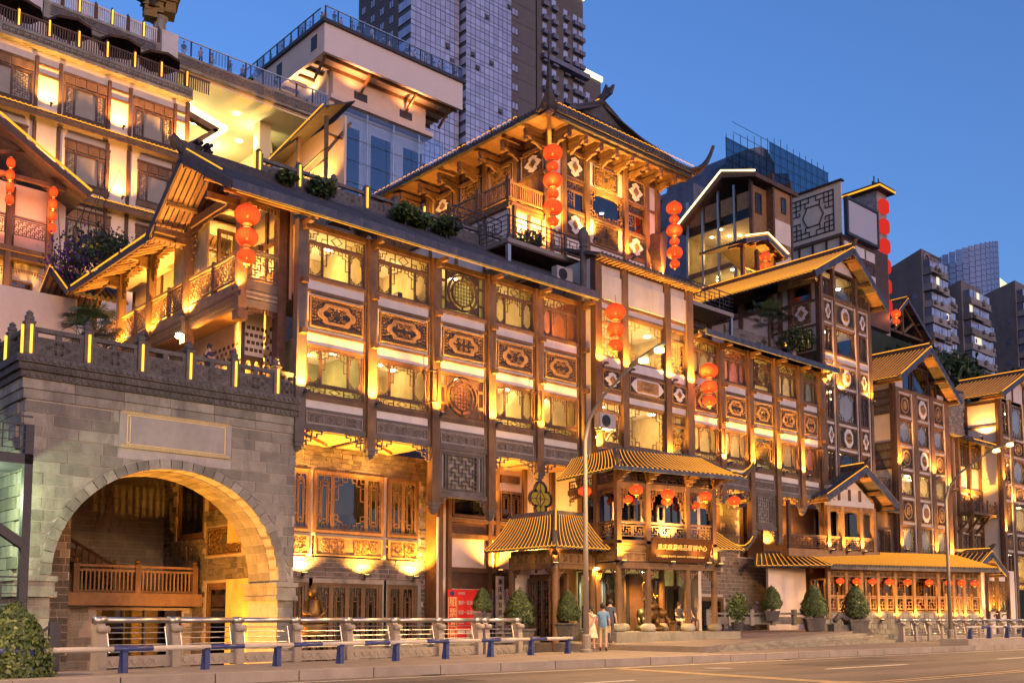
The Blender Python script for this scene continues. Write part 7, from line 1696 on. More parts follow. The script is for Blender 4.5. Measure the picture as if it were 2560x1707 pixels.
# walkway bridging hotel and tower
wk = empty('sky_walkway', (30.4, 72.0, 34.0), 0, 'cream walkway with glass rail and lit soffit joining hotel and tower', 'bridge')
fwk = Face(wk, 0, 0, -34, 0)
fwk.box('fascia', STONE, -.5, 13.8, 0, .3, 42.7, 43.8); carved_panel(fwk, .2, 13.4, 42.95, 43.6, -.04, 'scroll', STONED, CARVES, 5); bx(wk, 'deck', CREAM, -.5, 13.8, .3, 16, 8.6, 9.6); glass_rail(fwk, 13.6, 43.8, 9)
YEL = mat('yellow_lit_ceiling', (.72, .62, .36), .8, .05, .5, 0, 8, 0)
bx(wk, 'soffit', YEL, -.5, 13.8, .35, 17.9, 8.4, 8.58)
bx(wk, 'back_wall', YEL, -1, 14, 18, 18.3, -2, 8.5); bx(wk, 'side_wall', YEL, 11.5, 11.8, 6, 18, -2, 8.4)
for i, (x, y) in enumerate(((3.2, 4), (5.2, 7), (7, 3.2), (9.4, 7.5), (4, 12), (8, 12.5))): obj('downlight', cached(('dnl',), lambda: MB().lathe([(.001, -.06), (.22, -.05), (.22, 0), (.001, 0)], n=12).mesh('downlight', emis('bright_downlight', (1, .85, .5), 30, 'NONE'))), wk, (x, y, 8.39))
for (x, y) in ((4, 6), (8, 10), (9, 4)): point(wk, (x, y, 6.8), 10, (1, .86, .42), .3)
CH = [(1.3, 1.5, 6.8), (5.3, 1.5, 5.9), (1.6, 1.5, 2.4)]
obj('chevron_light', MB().bar(CH[0], CH[1], .3, .3).bar(CH[1], CH[2], .3, .3).mesh('chevron_light', emis('chevron_tube', (1, .8, .42), 2.2, 'NONE')), wk); obj('chevron_board', MB().bar((1.2, 1.7, 6.3), (4.6, 1.7, 5.5), .5, .5).bar((4.6, 1.7, 5.5), (1.2, 1.7, 2.6), .5, .5).mesh('chevron_board', WOOD), wk)
bx(wk, 'column', YEL, 9.0, 10.0, 3, 4, -2, 8.4)
# ---------------------------------------------------------------- small house with verandas at the left edge
nh = empty('veranda_house', (13.0, 53.0, 10.0), 0, 'small timber house with red lantern strings and lattice verandas at left edge', 'building'); NZ = 10.0
fn = Face(nh, -13.0, 0, -NZ, 0)
fn.box('wall', PLASTW, 8, 17.6, 1.5, 1.7, 10, 23.2)
for x in (11.5, 14.45, 16.35): fn.box('post', WOOD, x - .13, x + .13, -.13, .13, 14.5, 23.3); fn.box('post', WOODD, x + .5, x + .65, 1.35, 1.5, 14.5, 23)
for z in (15.2, 19.0): bx(nh, 'veranda_floor', WOOD, -4, 3.6, -.2, 1.5, z - NZ + .15, z - NZ + .4); fn.box('valance', WOODD, 11.6, 16.3, -.06, .06, z - .15, z + .15)
for (z, y0) in ((20.2, 0), (16.3, 0)):
    for (a, b) in ((11.65, 14.3), (14.6, 16.2)): lattice_panel(fn, a, b, z - .15, z + .65, 0, 'wan', WOODG if z > 18 else WOODD, t=.045); fn.box('handrail', WOODG, a, b, -.06, .06, z + .7, z + .8); carved_beam(fn, a, b, z + 1.9 - (.35 if z < 18 else -.5), z + 2.4 - (.35 if z < 18 else -.5), 0, WOOD, True)
for (a, b, z0, z1) in ((12, 13.8, 19.6, 22.2), (15, 16.1, 15.6, 18.2), (12, 13.8, 15.6, 18.2)): window(fn, a, b, z0, z1, (.5,), ('grid',), 1.4, WOODD, GLASSD)
tile_slope(nh, (4.9, -1.2, 12.6), (4.9, 4, 12.6), (-1.5, -1.2, 16.4), (-1.5, 4, 16.4), .28, 0, None); strip(nh, 'gable_light', [(4.95, -1.25, 12.8), (-1.5, -1.25, 16.6)], .06, NEON)
obj('bargeboard', MB().bar((4.9, -1.2, 12.5), (-1.5, -1.2, 16.25), .1, .3, (.5, 0, .86)).mesh('bargeboard', WOODD), nh)
obj('truss', MB().bar((-2, -.2, 12.9), (4.0, -.2, 12.9), .2).bar((-1.5, -.2, 13), (-1.5, -.2, 16), .2).bar((-1.5, -.2, 13.2), (2.0, -.2, 14.3), .15).mesh('truss', WOOD), nh)
def slim_string(loc, n, label):
    th = empty('lantern_string', loc, 0, label, 'lantern', 'red lantern strings')
    for k in range(n): lantern(th, -k * .62, .2, 1.3, False)
    obj('cord', MB().tube([(0, 0, .5), (0, 0, -n * .62)], .02, 4).mesh('cord', IRON), th); point(th, (-.4, -.4, -1), 4, (1, .2, .05), .3)
slim_string((14.3, 52.5, 23.4), 4, 'string of four slim red lanterns on the left veranda post'); slim_string((16.35, 52.5, 22.5), 4, 'string of four slim red lanterns on the right veranda post')
for i, x in enumerate((14.1, 16.1)): uplight((x, 52.6, 15.9), 24, '%s uplight at the foot of the veranda posts' % ('left' if i == 0 else 'right'), 0, (.05, .05, 1), 120, 'veranda uplights')
spot(nh, (1.5, .6, 10.2), (0, .1, 1), 4, 150, color=(1, .40, .1)); spot(nh, (1.5, .6, 6.0), (0, .3, 1), 9, 150)
lower = empty('terrace_house', (8.0, 44.5, 8.3), 0, 'low pale wall with carved band behind the terrace palm', 'wall'); bx(lower, 'wall', PLASTW, -3, 7, 0, .3, 0, 6.5); bx(lower, 'carved_band', CARVE, -3, 7, -.1, 0, 3.2, 3.7); spot(lower, (2, -1.5, .5), (0, .6, 1), 7, 150)
# ================================================================== buildings behind on the right
rh = empty('glass_restaurant', (72.7, 50.0, 24.0), 0, 'restaurant with big glass wall and glowing roof line behind the pavilion', 'building'); RZ = 24.0
fr = Face(rh, 0, 0, -RZ, 0); frl = Face(rh, 0, 7, -RZ, -pi / 2)
for i in range(5): frl.box('mullion', STEEL, 7 - i * 1.72 - .1, 7 - i * 1.72 + .1, -.1, .1, 24, 39); 
for i in range(4): frl.box('glass_sheet', GLASS, 7 - (i + 1) * 1.72 + .1, 7 - i * 1.72 - .1, 0, .03, 24, 36.5); frl.box('wood_panel', WOODL, 7 - (i + 1) * 1.72 + .3, 7 - i * 1.72 - .1, -.05, .05, 36.5, 38.0)
frl.box('floor_slab', WOOD, .1, 7, -.05, .1, 31.8, 32.2); frl.box('floor_slab', WOOD, .1, 7, -.05, .1, 28, 28.3)
for z, s_ in ((28.3, 1), (32.2, 2), (24.2, 3)): room(rh, .15, 5, .1, 7, z - RZ, z - RZ + 3.5, 6, 1.6, s_, name='room', open_left=True)
bx(rh, 'corner_pier', WOODL, .1, 2.4, -.0, .3, 0, 14.6); bx(rh, 'bay', WOODL, 2.45, 5.2, -.6, .3, 0, 14.8)
window(fr, .6, 1.5, 36.2, 38.0, (), ('grid',), -.1, WOODD, GLASSD); window(fr, 3.6, 4.3, 36.8, 38.2, (), (None,), -.72, WOODD, GLASSD); 
for x in (0, 2.4, 5.2): fr.box('post', WOODD, x - .12, x + .12, -.7 if x > 1 else -.15, .1, 24, 40)
gable = obj('roof', MB().prism([(-.6, -.9, 15.2), (-.6, 2.6, 16.3), (-.6, 7.6, 12.7), (-.6, 7.6, 12.3), (-.6, 2.6, 15.8), (-.6, -.9, 14.8)], (6.6, 0, 0)).mesh('roof', WOODD), rh)
strip(rh, 'roof_light', [(-.65, -.9, 15.3), (-.65, 2.6, 16.45), (-.65, 7.7, 12.8)], .09, NEONW)
for i in range(4): bx(rh, 'bay_panel', PLASTW, 2.6, 5.0, -.65, -.58, 1 + i * 3, 3 + i * 3)
sp = empty('tea_kiosk', (64.0, 44.0, 24.5), 0, 'small open roof kiosk with lanterns below the glass restaurant', 'kiosk')
gable_roof(sp, -2.6, 2.8, 4.3, 4.3, .2, 5.2, -1.2, 3.0, neon=None); 
for x in (-1.8, 0, 2.2): bx(sp, 'post', WOOD, x - .12, x + .12, -.5, -.26, 0, 4.3)
for z in (.8, 2.6): bx(sp, 'rail', WOOD, -1.8, 2.2, -.48, -.3, z, z + .15)
strip(sp, 'eave_light', [(-2.7, -1.3, 4.5), (.2, -1.3, 5.45), (2.9, -1.3, 4.5)], .06, NEONW); lantern_string((63.6, 42.6, 28.3), (.4, .4, .4), .05, 'three small red lanterns under the open kiosk roof', glow=10); spot(sp, (0, 0, 1), (0, .1, 1), 60, 150)
# panelled block with billboard and lantern tower
wb = empty('panelled_block', (87.6, 50.0, 30.0), 0, 'pale block with big lattice ornament and an empty grey billboard', 'building'); WZ = 30.0
bx(wb, 'core', PLASTW, .15, 9, .15, 6.3, 0, 8); fwl = Face(wb, 0, 6.3, -WZ, -pi / 2); fwf = Face(wb, 0, 0, -WZ, 0)
PANELW = mat('cream_board', (.60, .52, .40), .8, .06, 1, .02, 8, 0, aniso=(4, 4, .2))
fwl.box('board', PANELW, 0, 6.3, -.05, .1, 38, 43.2)
def bigfret():
    q = MB(); c = [(2.1, 40.6), (2.6, 41.6), (3.9, 41.6), (4.4, 40.6), (3.9, 39.6), (2.6, 39.6), (2.1, 40.6)]
    segs(q, c, -.12, -.05, .1); segs(q, [(.9, 38.6), (5.5, 38.6), (5.5, 42.6), (.9, 42.6), (.9, 38.6)], -.12, -.05, .12)
    for sx in (0, 1):
        for sz in (0, 1):
            X = lambda a: .9 + a if sx == 0 else 5.5 - a; Zz = lambda a: 38.6 + a if sz == 0 else 42.6 - a
            segs(q, [(X(0), Zz(.5)), (X(.5), Zz(.5)), (X(.5), Zz(0))], -.12, -.05, .09); segs(q, [(X(0), Zz(1.0)), (X(1.0), Zz(1.0)), (X(1.0), Zz(0))], -.12, -.05, .09); segs(q, [(X(.5), Zz(1.5)), (X(.5), Zz(.5))], -.12, -.05, .09); segs(q, [(X(.5), Zz(.5)), (X(1.9), Zz(.5)), (X(1.9), Zz(0))], -.12, -.05, .09); segs(q, [(X(0), Zz(1.6)), (X(.9), Zz(1.6)), (X(.9), Zz(1.3))], -.12, -.05, .09); segs(q, [(X(1.5), Zz(.5)), (X(1.5), Zz(1.0)), (X(2.0), Zz(1.0))], -.12, -.05, .09)
    return q.mesh('lattice_ornament', IRON)
fwl.put('lattice_ornament', bigfret())
fwl.box('roof_edge', IRON, -.1, 6.5, -.3, .3, 43.2, 43.35)
for i in range(4):
    fwl.box('wood_beam', WOODD, 0, 6.3, -.08, .1, 37.8 - i * 2.0, 38.0 - i * 2.0 + .1)
    for k in range(5): fwl.box('post', WOODD, k * 1.5, k * 1.5 + .15, -.06, .1, 32, 37.7)
fwf.box('billboard', mat('grey_billboard', (.40, .41, .45), .6, .03, .3, 0, 5, 0), .4, 6.0, -.4, -.2, 38.2, 41.4); fwf.put('billboard_frame', frame_mb(6.0, 3.8, .25, -.5, -.1).mesh('billboard_frame', IRON), 3.2, 0, 37.9)
for i in range(2):
    for k in range(3): fwf.box('panel', PLAST, .3 + k * 2, 2.0 + k * 2, -.05, .1, 36.4 - i * 2.4, 37.4 - i * 2.4); window(fwf, .4 + k * 2, 1.9 + k * 2, 34.6 - i * 2.4, 36.1 - i * 2.4, (), (None,), 0, WOODD, GLASSD)
fwf.box('front_board', WOODD, 0, 8.8, .05, .15, 30, 38)
ct = empty('lantern_tower', (98.2, 52.0, 30.0), 0, 'narrow stone tower with six red lantern panels down its edge', 'building')
bx(ct, 'shaft', mat('mottled_plaster', (.28, .26, .25), .9, .5, 1.2, .2, 10, 0), 0, 2.0, 0, 3.0, 0, 16); bx(ct, 'cap', WOODD, -.6, 2.6, -.7, 3.6, 16.0, 16.5); strip(ct, 'cap_light', [(-.6, 3.6, 16.2), (-.62, -.72, 16.2), (2.6, -.72, 16.2)], .09, NEON)
for i in range(6): obj('lantern_panel', cached(('lpan',), lambda: MB().poly_xz([(-.75, .3), (-.5, 0), (.5, 0), (.75, .3), (.75, 1.15), (.5, 1.42), (-.5, 1.42), (-.75, 1.15)], -.45, 0).mesh('lantern_panel', emis('red_panel_glow', (1, .045, .03), .3, 'NONE'))), ct, (1.0, 0, 13.7 - i * 2.15))
obj('roof_frame', MB().box(.2, 1.8, .5, .6, 16.5, 17.2).bar((.2, .5, 17), (1.8, .5, 17.4), .1).bar((.5, .5, 16.6), (.5, .5, 17.8), .1).bar((1.4, .5, 16.6), (1.4, .5, 17.8), .1).mesh('roof_frame', IRON), ct)
# truss gable behind the tall tower
tg = empty('truss_house', (101.0, 52.0, 22.0), 0, 'open timber truss gable behind the tall tower', 'building')
gable_roof(tg, -3.5, 6.6, 9.0, 9.2, 1.2, 12.9, -1.0, 6, neon=None, slats=True); 
for (a, b) in (((-3, 9.2), (1.2, 12.4)), ((1.2, 12.4), (6, 9.2)), ((-3, 9.3), (6, 9.3)), ((1.2, 9.3), (1.2, 12.4)), ((-.8, 9.3), (1.2, 11.0)), ((1.2, 9.4), (3.4, 10.8)), ((-3, 7.4), (6, 7.4))): obj('truss', MB().bar((a[0], -.3, a[1]), (b[0], -.3, b[1]), .25).mesh('truss', WOOD), tg)
for i in range(3): window(Face(tg, 0, 0, 0, 0), -1 + i * 2.2, .8 + i * 2.2, 4, 7.2, (.5,), (None,), 0, WOODD, GLASS)
bx(tg, 'wall', PLASTW, -3, 6, 2.5, 2.7, 0, 9); spot(tg, (1.5, 1, 5), (0, -.1, 1), 160, 150); lantern_string((97.6, 50.0, 32.6), (.5, .36), .05, 'red lantern pair beside the tall tower roof', glow=10)
# far building wrapped in scaffolding
sf = empty('scaffolded_building', (146, 110, 40), 0, 'dark concrete building wrapped in scaffolding on the skyline', 'building')
DK = mat('dark_concrete', (.13, .145, .20), .9, .3, .3, .1, 4, 0); NET = mat('green_net_pole', (.03, .045, .06), .8, .2, 2, 0, 8, 0)
obj('core', MB().prism([(5.5, 0, 0), (22, 0, 0), (22, 0, 50), (19.7, 0, 52), (17, 0, 51.8), (12, 0, 49.5), (9, 0, 47.5), (6.4, 0, 45), (5.5, 0, 41)], (0, 14, 0)).mesh('core', DK), sf); obj('core_wing', MB().box(21.5, 38, 2, 14, 0, 46).prism([(22, 1.9, 46), (25, 1.9, 49.5), (30, 1.9, 51), (31, 1.9, 46)], (0, 8, 0)).mesh('core_wing', DK), sf); bx(sf, 'low_wing', DK, -1, 6, 2, 10, 0, 40)
for i in range(17):
    x = 4 + i * 2.2; zt = 49 + 5.2 * (1 - abs(x - 22) / 20) if x < 26 else 53.5
    if x > 39: continue
    obj('scaffold_pole', cached(('spole', zt), lambda: MB().tube([(0, 0, 20), (0, 0, zt)], .07, 4).mesh('scaffold_pole', NET)), sf, (x, -1.8, 0))
for k in range(17):
    z = 22 + k * 1.9; obj('scaffold_tube', cached(('stube', 1 if z > 49 else 0), lambda: MB().tube([(4 if z < 46 else 6, 0, 0), (39, 0, 0)], .06, 4).mesh('scaffold_tube', NET)), sf, (0, -1.8, z))
obj('debris_net', MB().box(4, 39, -1.62, -1.6, 22, 49).box(18, 39, -1.63, -1.61, 49, 52.5).mesh('debris_net', glass('debris_net', (.35, .45, .5), .0)), sf)

# ================================================================== skyscrapers
CURTW = None
def skyglass():
    m, nt, bs, out = _mat('sky_reflecting_glass'); L = nt.links.new
    oi = N(nt, 'ShaderNodeObjectInfo'); cr = N(nt, 'ShaderNodeMapRange'); cr.inputs[3].default_value = .82; cr.inputs[4].default_value = 1.12; L(oi.outputs['Random'], cr.inputs[0])
    vm = N(nt, 'ShaderNodeVectorMath', operation='SCALE'); vm.inputs[0].default_value = (.42, .45, .56); L(cr.outputs[0], vm.inputs['Scale']); L(vm.outputs[0], bs.inputs['Base Color'])
    bs.inputs['Roughness'].default_value = .18; bs.inputs['Metallic'].default_value = .35; return m
SKG = skyglass(); SPAN = mat('grey_spandrel', (.085, .078, .085), .6, .1, .5, 0, 4, .1); BRN = mat('brown_cladding', (.105, .098, .10), .75, .12, .3, .05, 4, .0); TAN = mat('tan_render', (.10, .094, .09), .85, .12, .3, .05, 4, 0)
def curtain_wall(fc, w, z0, z1, pane_w, fh_, m=SKG, parts=True, seed=0):
    """each pane is an object; spandrel band per floor"""
    R = random.Random(seed); nx = max(1, int(w / pane_w)); pw = w / nx; nz = int((z1 - z0) / fh_)
    ms = [cached(('cwp', pw, fh_, k), lambda: (lambda q: q.mesh('pane', m))(MB().quadbox([(.06, -.02 - .03 * (k == 1), .05), (pw - .06, -.02 - .03 * (k == 2), .05), (pw - .06, .05, .05), (.06, .05, .05), (.06, -.02 - .04 * (k == 3), fh_ * .62), (pw - .06, -.02, fh_ * .62), (pw - .06, .05, fh_ * .62), (.06, .05, fh_ * .62)]))) for k in range(4)]
    op = cached(('cwo', pw, fh_), lambda: MB().quadbox([(.1, -.5, .1), (pw - .1, -.5, .1), (pw - .1, -.45, .1), (.1, -.45, .1), (.1, -.02, fh_ * .5), (pw - .1, -.02, fh_ * .5), (pw - .1, .03, fh_ * .5), (.1, .03, fh_ * .5)]).mesh('open_vent', SPAN))
    ms2 = cached(('cws', pw, fh_), lambda: MB().box(.06, pw - .06, -.02, .05, fh_ * .68, fh_ - .04).mesh('upper_pane', m))
    for j in range(nz):
        z = z0 + j * fh_
        fc.box('spandrel', SPAN, 0, w, -.06, .1, z - .05, z + .05)
        for i in range(nx):
            fc.put('pane', ms[R.randrange(4)], i * pw, 0, z)
            if parts: fc.put('upper_pane', ms2, i * pw, 0, z)
            if R.random() < .045: fc.put('open_vent', op, i * pw, 0, z)
skA = empty('office_tower', (124, 170, 40), 0, 'tall blue glass office tower behind the observation deck', 'building')
S0 = 68.0
bx(skA, 'core', SPAN, 0.1, 13.3, .1, 20, 0, 130); curtain_wall(Face(skA, 0, 0, 0, 0), 13.3, 58, 122, 1.33, 3.1, seed=1); curtain_wall(Face(skA, 0, 4.5, 0, -pi / 2), 4.5, 58, 122, 1.5, 3.1, seed=2, parts=False)
skB = empty('office_tower', (137.6, 168, 40), 0, 'second glass shaft of the office tower with grey edge', 'building')
bx(skB, 'core', SPAN, .1, 13.5, .1, 20, 0, 130); curtain_wall(Face(skB, 0, 0, 0, 0), 13.5, 62, 125, 1.35, 2.6, seed=3); curtain_wall(Face(skB, 0, 4, 0, -pi / 2), 4, 60, 125, 1.33, 2.6, seed=4, parts=False)
skC = empty('office_tower', (152, 171, 40), 0, 'grey clad tower flank with a single column of windows', 'building')
bx(skC, 'core', BRN, 0, 9.6, 0, 20, 0, 130)
for j in range(16):
    z = 60 + j * 4.6; f = Face(skC, 0, 0, 0, 0); f.box('joint', SPAN, 0, 9.6, -.05, .0, z, z + .14); window(f, 1.8, 4.0, z + 1.2, z + 3.2, (.5,), (None,), -.1, SPAN, SKG, 'window', .15, .15)
f = Face(skA, 0, 20, 0, -pi / 2); f.box('side_wall', BRN, 0, 15.4, -.06, .05, 0, 130)
for j in range(22):
    z = 55 + j * 3.5; f.box('joint', SPAN, 0, 15.4, -.1, -.06, z, z + .2)
    for k in range(4): window(f, 1.2 + k * 3.6, 3.0 + k * 3.6, z + .9, z + 2.9, (.5,), (None,), -.14, SPAN, SKG, 'window', .12, .12)
apA = empty('apartment_tower', (163, 172, 40), 0, 'tan apartment tower with dark balconies and lit cornices', 'building')
for (x0, x1, zt, y) in ((0, 9, 125, 0), (9, 17, 118, 1), (17, 24.5, 99.5, 2), (24.5, 27.3, 96, 4)):
    bx(apA, 'block', TAN, x0, x1, y, 22, 0, zt)
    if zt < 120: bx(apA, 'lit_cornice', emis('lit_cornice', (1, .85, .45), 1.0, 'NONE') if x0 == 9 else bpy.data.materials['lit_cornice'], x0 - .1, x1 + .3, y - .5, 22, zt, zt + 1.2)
for (xc, yb, zt) in ((2.4, 0, 118), (5.6, 0, 118), (10.6, 1, 116), (14, 1, 116), (16, 1, 116), (19.5, 2, 97), (23.5, 2, 97), (26, 4, 94)):
    for j in range(int((zt - 45) / 3.6)):
        z = 45 + j * 3.6
        bl = obj('balcony', cached(('apb',), lambda: MB().box(-.9, .9, -1.0, .1, 0, 1.1).mesh('balcony', DK)), apA, (xc, yb, z)); obj('window', cached(('apw',), lambda: MB().box(-.7, .7, -.12, .05, 1.1, 3.0).mesh('window', SKG)), bl, (0, 0, 0))
bx(apA, 'eave_wing', DK, 1, 17, -1.5, 3, 96, 97.2)
# ---------------------------------------------------------------- old apartment blocks far right
OLD = mat('stained_old_concrete', (.15, .14, .138), .9, .2, .3, .1, 3, .05, stain=.5, stain_col=(.07, .065, .07), stain_sc=.12); OLDB = mat('balcony_parapet', (.24, .225, .21), .9, .25, .5, .05, 4, .3, stain=.4, stain_col=(.1, .09, .09), stain_sc=.3)
WARMW = emis('distant_lit_window', (1, .85, .6), .5, 'NONE')
def old_block(x, y, zt, w, d, label, seed, nf=14, wing=None):
    th = empty('apartment_block', (x, y, zt - 45), 0, label, 'building', 'old apartment blocks'); R = random.Random(seed)
    obj('wall', MB().prism([(0, 0, 0), (0, d, 0), (0, d, 41), (0, d * .5, 43), (0, 0, 45)], (w * .98, 0, 0)).mesh('wall', OLD), th)
    for j in range(nf):
        z = 41.5 - j * 3.0; 
        p = obj('parapet', cached(('obp', w), lambda: MB().box(.6, w + .5, -1.6, .05, -1.15, -.0).box(.4, w + .6, -1.75, .05, -1.35, -1.15).mesh('parapet', OLDB)), th, (R.uniform(-.2, .2), R.uniform(-.15, .15), z))
        n = 6
        for k in range(n):
            lit = R.random() < .07
            obj('window', cached(('obw', w, lit), lambda: MB().box(.06, (w - .2) / n - .06, 0, .08, .05, 1.55).mesh('window', WARMW if lit else SKG)), p, (.75 + k * (w - .2) / n, -1.35 + R.uniform(-.03, .1), .0))
        obj('return_window', cached(('obr',), lambda: MB().box(0, .08, -1.3, 0, .05, 1.5).mesh('return_window', DK)), p, (.72, -.0, 0))
        for k in range(2): obj('air_conditioner_box', cached(('obac',), lambda: MB().box(-.35, .35, -.4, 0, 0, .6).mesh('air_conditioner_box', OLDB)), p, (R.uniform(1, w - .5), -1.7, R.uniform(-1.0, -.3)))
        if R.random() < .6: obj('laundry', cached(('obl', R.randrange(3)), lambda: MB().box(0, R.uniform(.3, .7), 0, .03, 0, .8).mesh('laundry', R.choice((PLAST, RED, BLUEP)))), p, (R.uniform(1, w - 1), -1.75, .1))
        if R.random() < .5: obj('awning', cached(('oba', w), lambda: MB().quadbox([(.5, -2.3, 0), (w * .6, -2.3, 0), (w * .6, -1.5, .4), (.5, -1.5, .4), (.5, -2.3, .06), (w * .6, -2.3, .06), (w * .6, -1.5, .46), (.5, -1.5, .46)]).mesh('awning', OLD)), p, (0, 0, 1.55))
    fl_ = Face(th, 0, d, 0, -pi / 2)
    for j in range(8):
        fl_.put('side_window', cached(('obs',), lambda: MB().box(0, .9, -.08, .05, 0, .9).mesh('side_window', DK)), d - 2.0, 0, 36 - j * 4.5)
    return th
old_block(176, 85, 68, 7, 12, 'old apartment block with a pierced slanting gable', 1); old_block(184.2, 87, 64, 6, 10, 'set back wing of the pierced gable block', 2); old_block(194, 86, 66.5, 9, 14, 'second old apartment block with long balcony bands', 3); old_block(204, 88, 62, 5, 10, 'narrow apartment wing beside the second block', 4); old_block(222, 87, 73, 12, 16, 'tall pale apartment block at the right edge of the picture', 5); old_block(164, 90, 62, 5, 10, 'low apartment wing beside the lantern tower', 6)
oh = obj('pierced_gable', MB().ring((.0, 0, 0), .9, 1.15, -.2, .2, 16).mesh('pierced_gable', OLDB), None, (177.6, 84.9, 66.3)); tag(oh, 'round opening frame in the slanting gable of the old block', 'window')
rd = empty('round_tower', (452, 205, 119), 0, 'distant curved blue glass tower top on the skyline', 'building')
q = MB(); n = 16
for j in range(14):
    for i in range(n):
        a0, a1 = 3.0 + i * 2.2 / n, 3.0 + (i + .92) * 2.2 / n; R0 = 20; zt = 39 + 12 * (i / n); z0 = zt - (j + 1) * 2.4; z1 = z0 + 2.2
        q.quadbox([(R0 * cos(a0), R0 * sin(a0), z0), (R0 * cos(a1), R0 * sin(a1), z0), ((R0 - .5) * cos(a1), (R0 - .5) * sin(a1), z0), ((R0 - .5) * cos(a0), (R0 - .5) * sin(a0), z0), (R0 * cos(a0), R0 * sin(a0), z1), (R0 * cos(a1), R0 * sin(a1), z1), ((R0 - .5) * cos(a1), (R0 - .5) * sin(a1), z1), ((R0 - .5) * cos(a0), (R0 - .5) * sin(a0), z1)])
gp = obj('glass_panels', q.mesh('glass_panels', mat('hazy_blue_glass', (.13, .22, .40), .5, .1, .1, 0, 2, 0)), rd); gp['kind'] = 'stuff'
obj('core', MB().lathe([(19.5, 0), (19.5, 37)], n=40).mesh('core', mat('hazy_blue_core', (.10, .17, .32), .7, .1, .1, 0, 2, 0)), rd)
hl = empty('lit_hall', (515, 205, 140), 0, 'distant floodlit white hall with a wavy roof at right edge', 'building')
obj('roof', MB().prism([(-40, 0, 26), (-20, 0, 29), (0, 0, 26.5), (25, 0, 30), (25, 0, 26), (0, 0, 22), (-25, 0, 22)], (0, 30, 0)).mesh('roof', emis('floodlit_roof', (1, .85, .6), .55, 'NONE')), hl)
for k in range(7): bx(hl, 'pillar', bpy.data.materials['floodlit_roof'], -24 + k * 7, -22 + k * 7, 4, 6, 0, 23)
bx(hl, 'wall', TAN, -25, 25, 8, 20, 0, 24)
# wooded hill below the blocks
def blob_crown(r, h, n, seed, mats, leaf=.25):
    R = random.Random(seed); q = MB()
    for i in range(n):
        th = R.uniform(0, 2 * pi); u = R.uniform(-1, 1); rr = (R.random() ** .35)
        s = sqrt(1 - u * u); p = Vector((r * rr * s * cos(th), r * rr * s * sin(th), h * rr * u))
        p += Vector((R.gauss(0, r * .08), R.gauss(0, r * .08), R.gauss(0, h * .08)))
        a = Vector((R.gauss(0, 1), R.gauss(0, 1), R.gauss(0, 1))).normalized(); b = a.cross(Vector((R.gauss(0, 1), R.gauss(0, 1), R.gauss(0, 1)))).normalized(); l = leaf * R.uniform(.6, 1.3)
        q.cm = 1 if R.random() < .35 else 0; q.face([p - a * l, p + b * l * .5, p + a * l, p - b * l * .5])
    return q.mesh('crown', mats)
for i, (x, y, z, s_, lab) in enumerate(((186, 78, 33, 1.6, 'dark tree at the foot of the pierced gable block'), (194, 76, 34, 1.8, 'broad dark tree below the second apartment block'), (203, 75, 34, 1.9, 'dark hillside tree between the far apartment blocks'), (212, 76, 36, 2.0, 'tall dark tree below the tall pale block'), (222, 77, 37, 2.0, 'dark tree at the right edge of the skyline'), (178, 77, 31, 1.5, 'low dark tree behind the narrower tower'), (78, 40.5, 18, .75, 'dark leafy tree in the gap right of the tall gable tower'), (88, 41, 19, .8, 'dark leafy tree above the narrower gabled tower'))):
    t = empty('tree', (x, y, z), i * 1.3, lab, 'tree', 'hillside trees'); t.scale = (s_, s_, s_)
    obj('crown', cached(('hcrown', i % 3), lambda: blob_crown(4.2, 3.2, 2600, i, [LEAF, LEAF], .38)), t, (0, 0, 4)); obj('trunk', cached(('htr',), lambda: MB().tube([(0, 0, -8), (.1, .1, 2), (.3, 0, 4)], [.5, .3, .15], 7).mesh('trunk', BARK)), t)
hlm = MB()
for i in range(20):
    for j in range(1):
        x0, x1 = 120 + i * 10, 130 + i * 10; za = 22 + 10 * sin(i * .4) + i * .8; zb = 22 + 10 * sin((i + 1) * .4) + (i + 1) * .8
        hlm.quadbox([(x0, 72, -5), (x1, 72, -5), (x1, 140, -5), (x0, 140, -5), (x0, 80, za), (x1, 80, zb), (x1, 140, zb + 10), (x0, 140, za + 10)])
o = obj('hillside', hlm.mesh('hillside', mat('dark_hillside', (.03, .04, .025), .95, .4, .2, .3, 2, 0))); o.location = W(0, 0, 0); tag(o, None, None, None, 'structure')
# cliff terraces carrying the upper buildings
for nm, (x0, x1, y0, y1, zt) in {'a': (-20, 36, 48, 64, 9.5), 'b': (-20, 44, 66.4, 100, 16), 'c': (37, 62, 44, 72, 19.5), 'd': (30, 90, 73.5, 110, 35.9), 'e': (56, 110, 40, 72, 23.9), 'f': (98, 160, 52, 110, 30), 'g': (100, 200, 165, 230, 40)}.items():
    q = MB().box(x0, x1, y0, y1, -3, zt); o = obj('cliff_terrace', q.mesh('cliff_terrace', STONED if nm in 'abcd' else bpy.data.materials['dark_hillside'])); o.location = W(0, 0, 0); tag(o, None, None, None, 'structure')
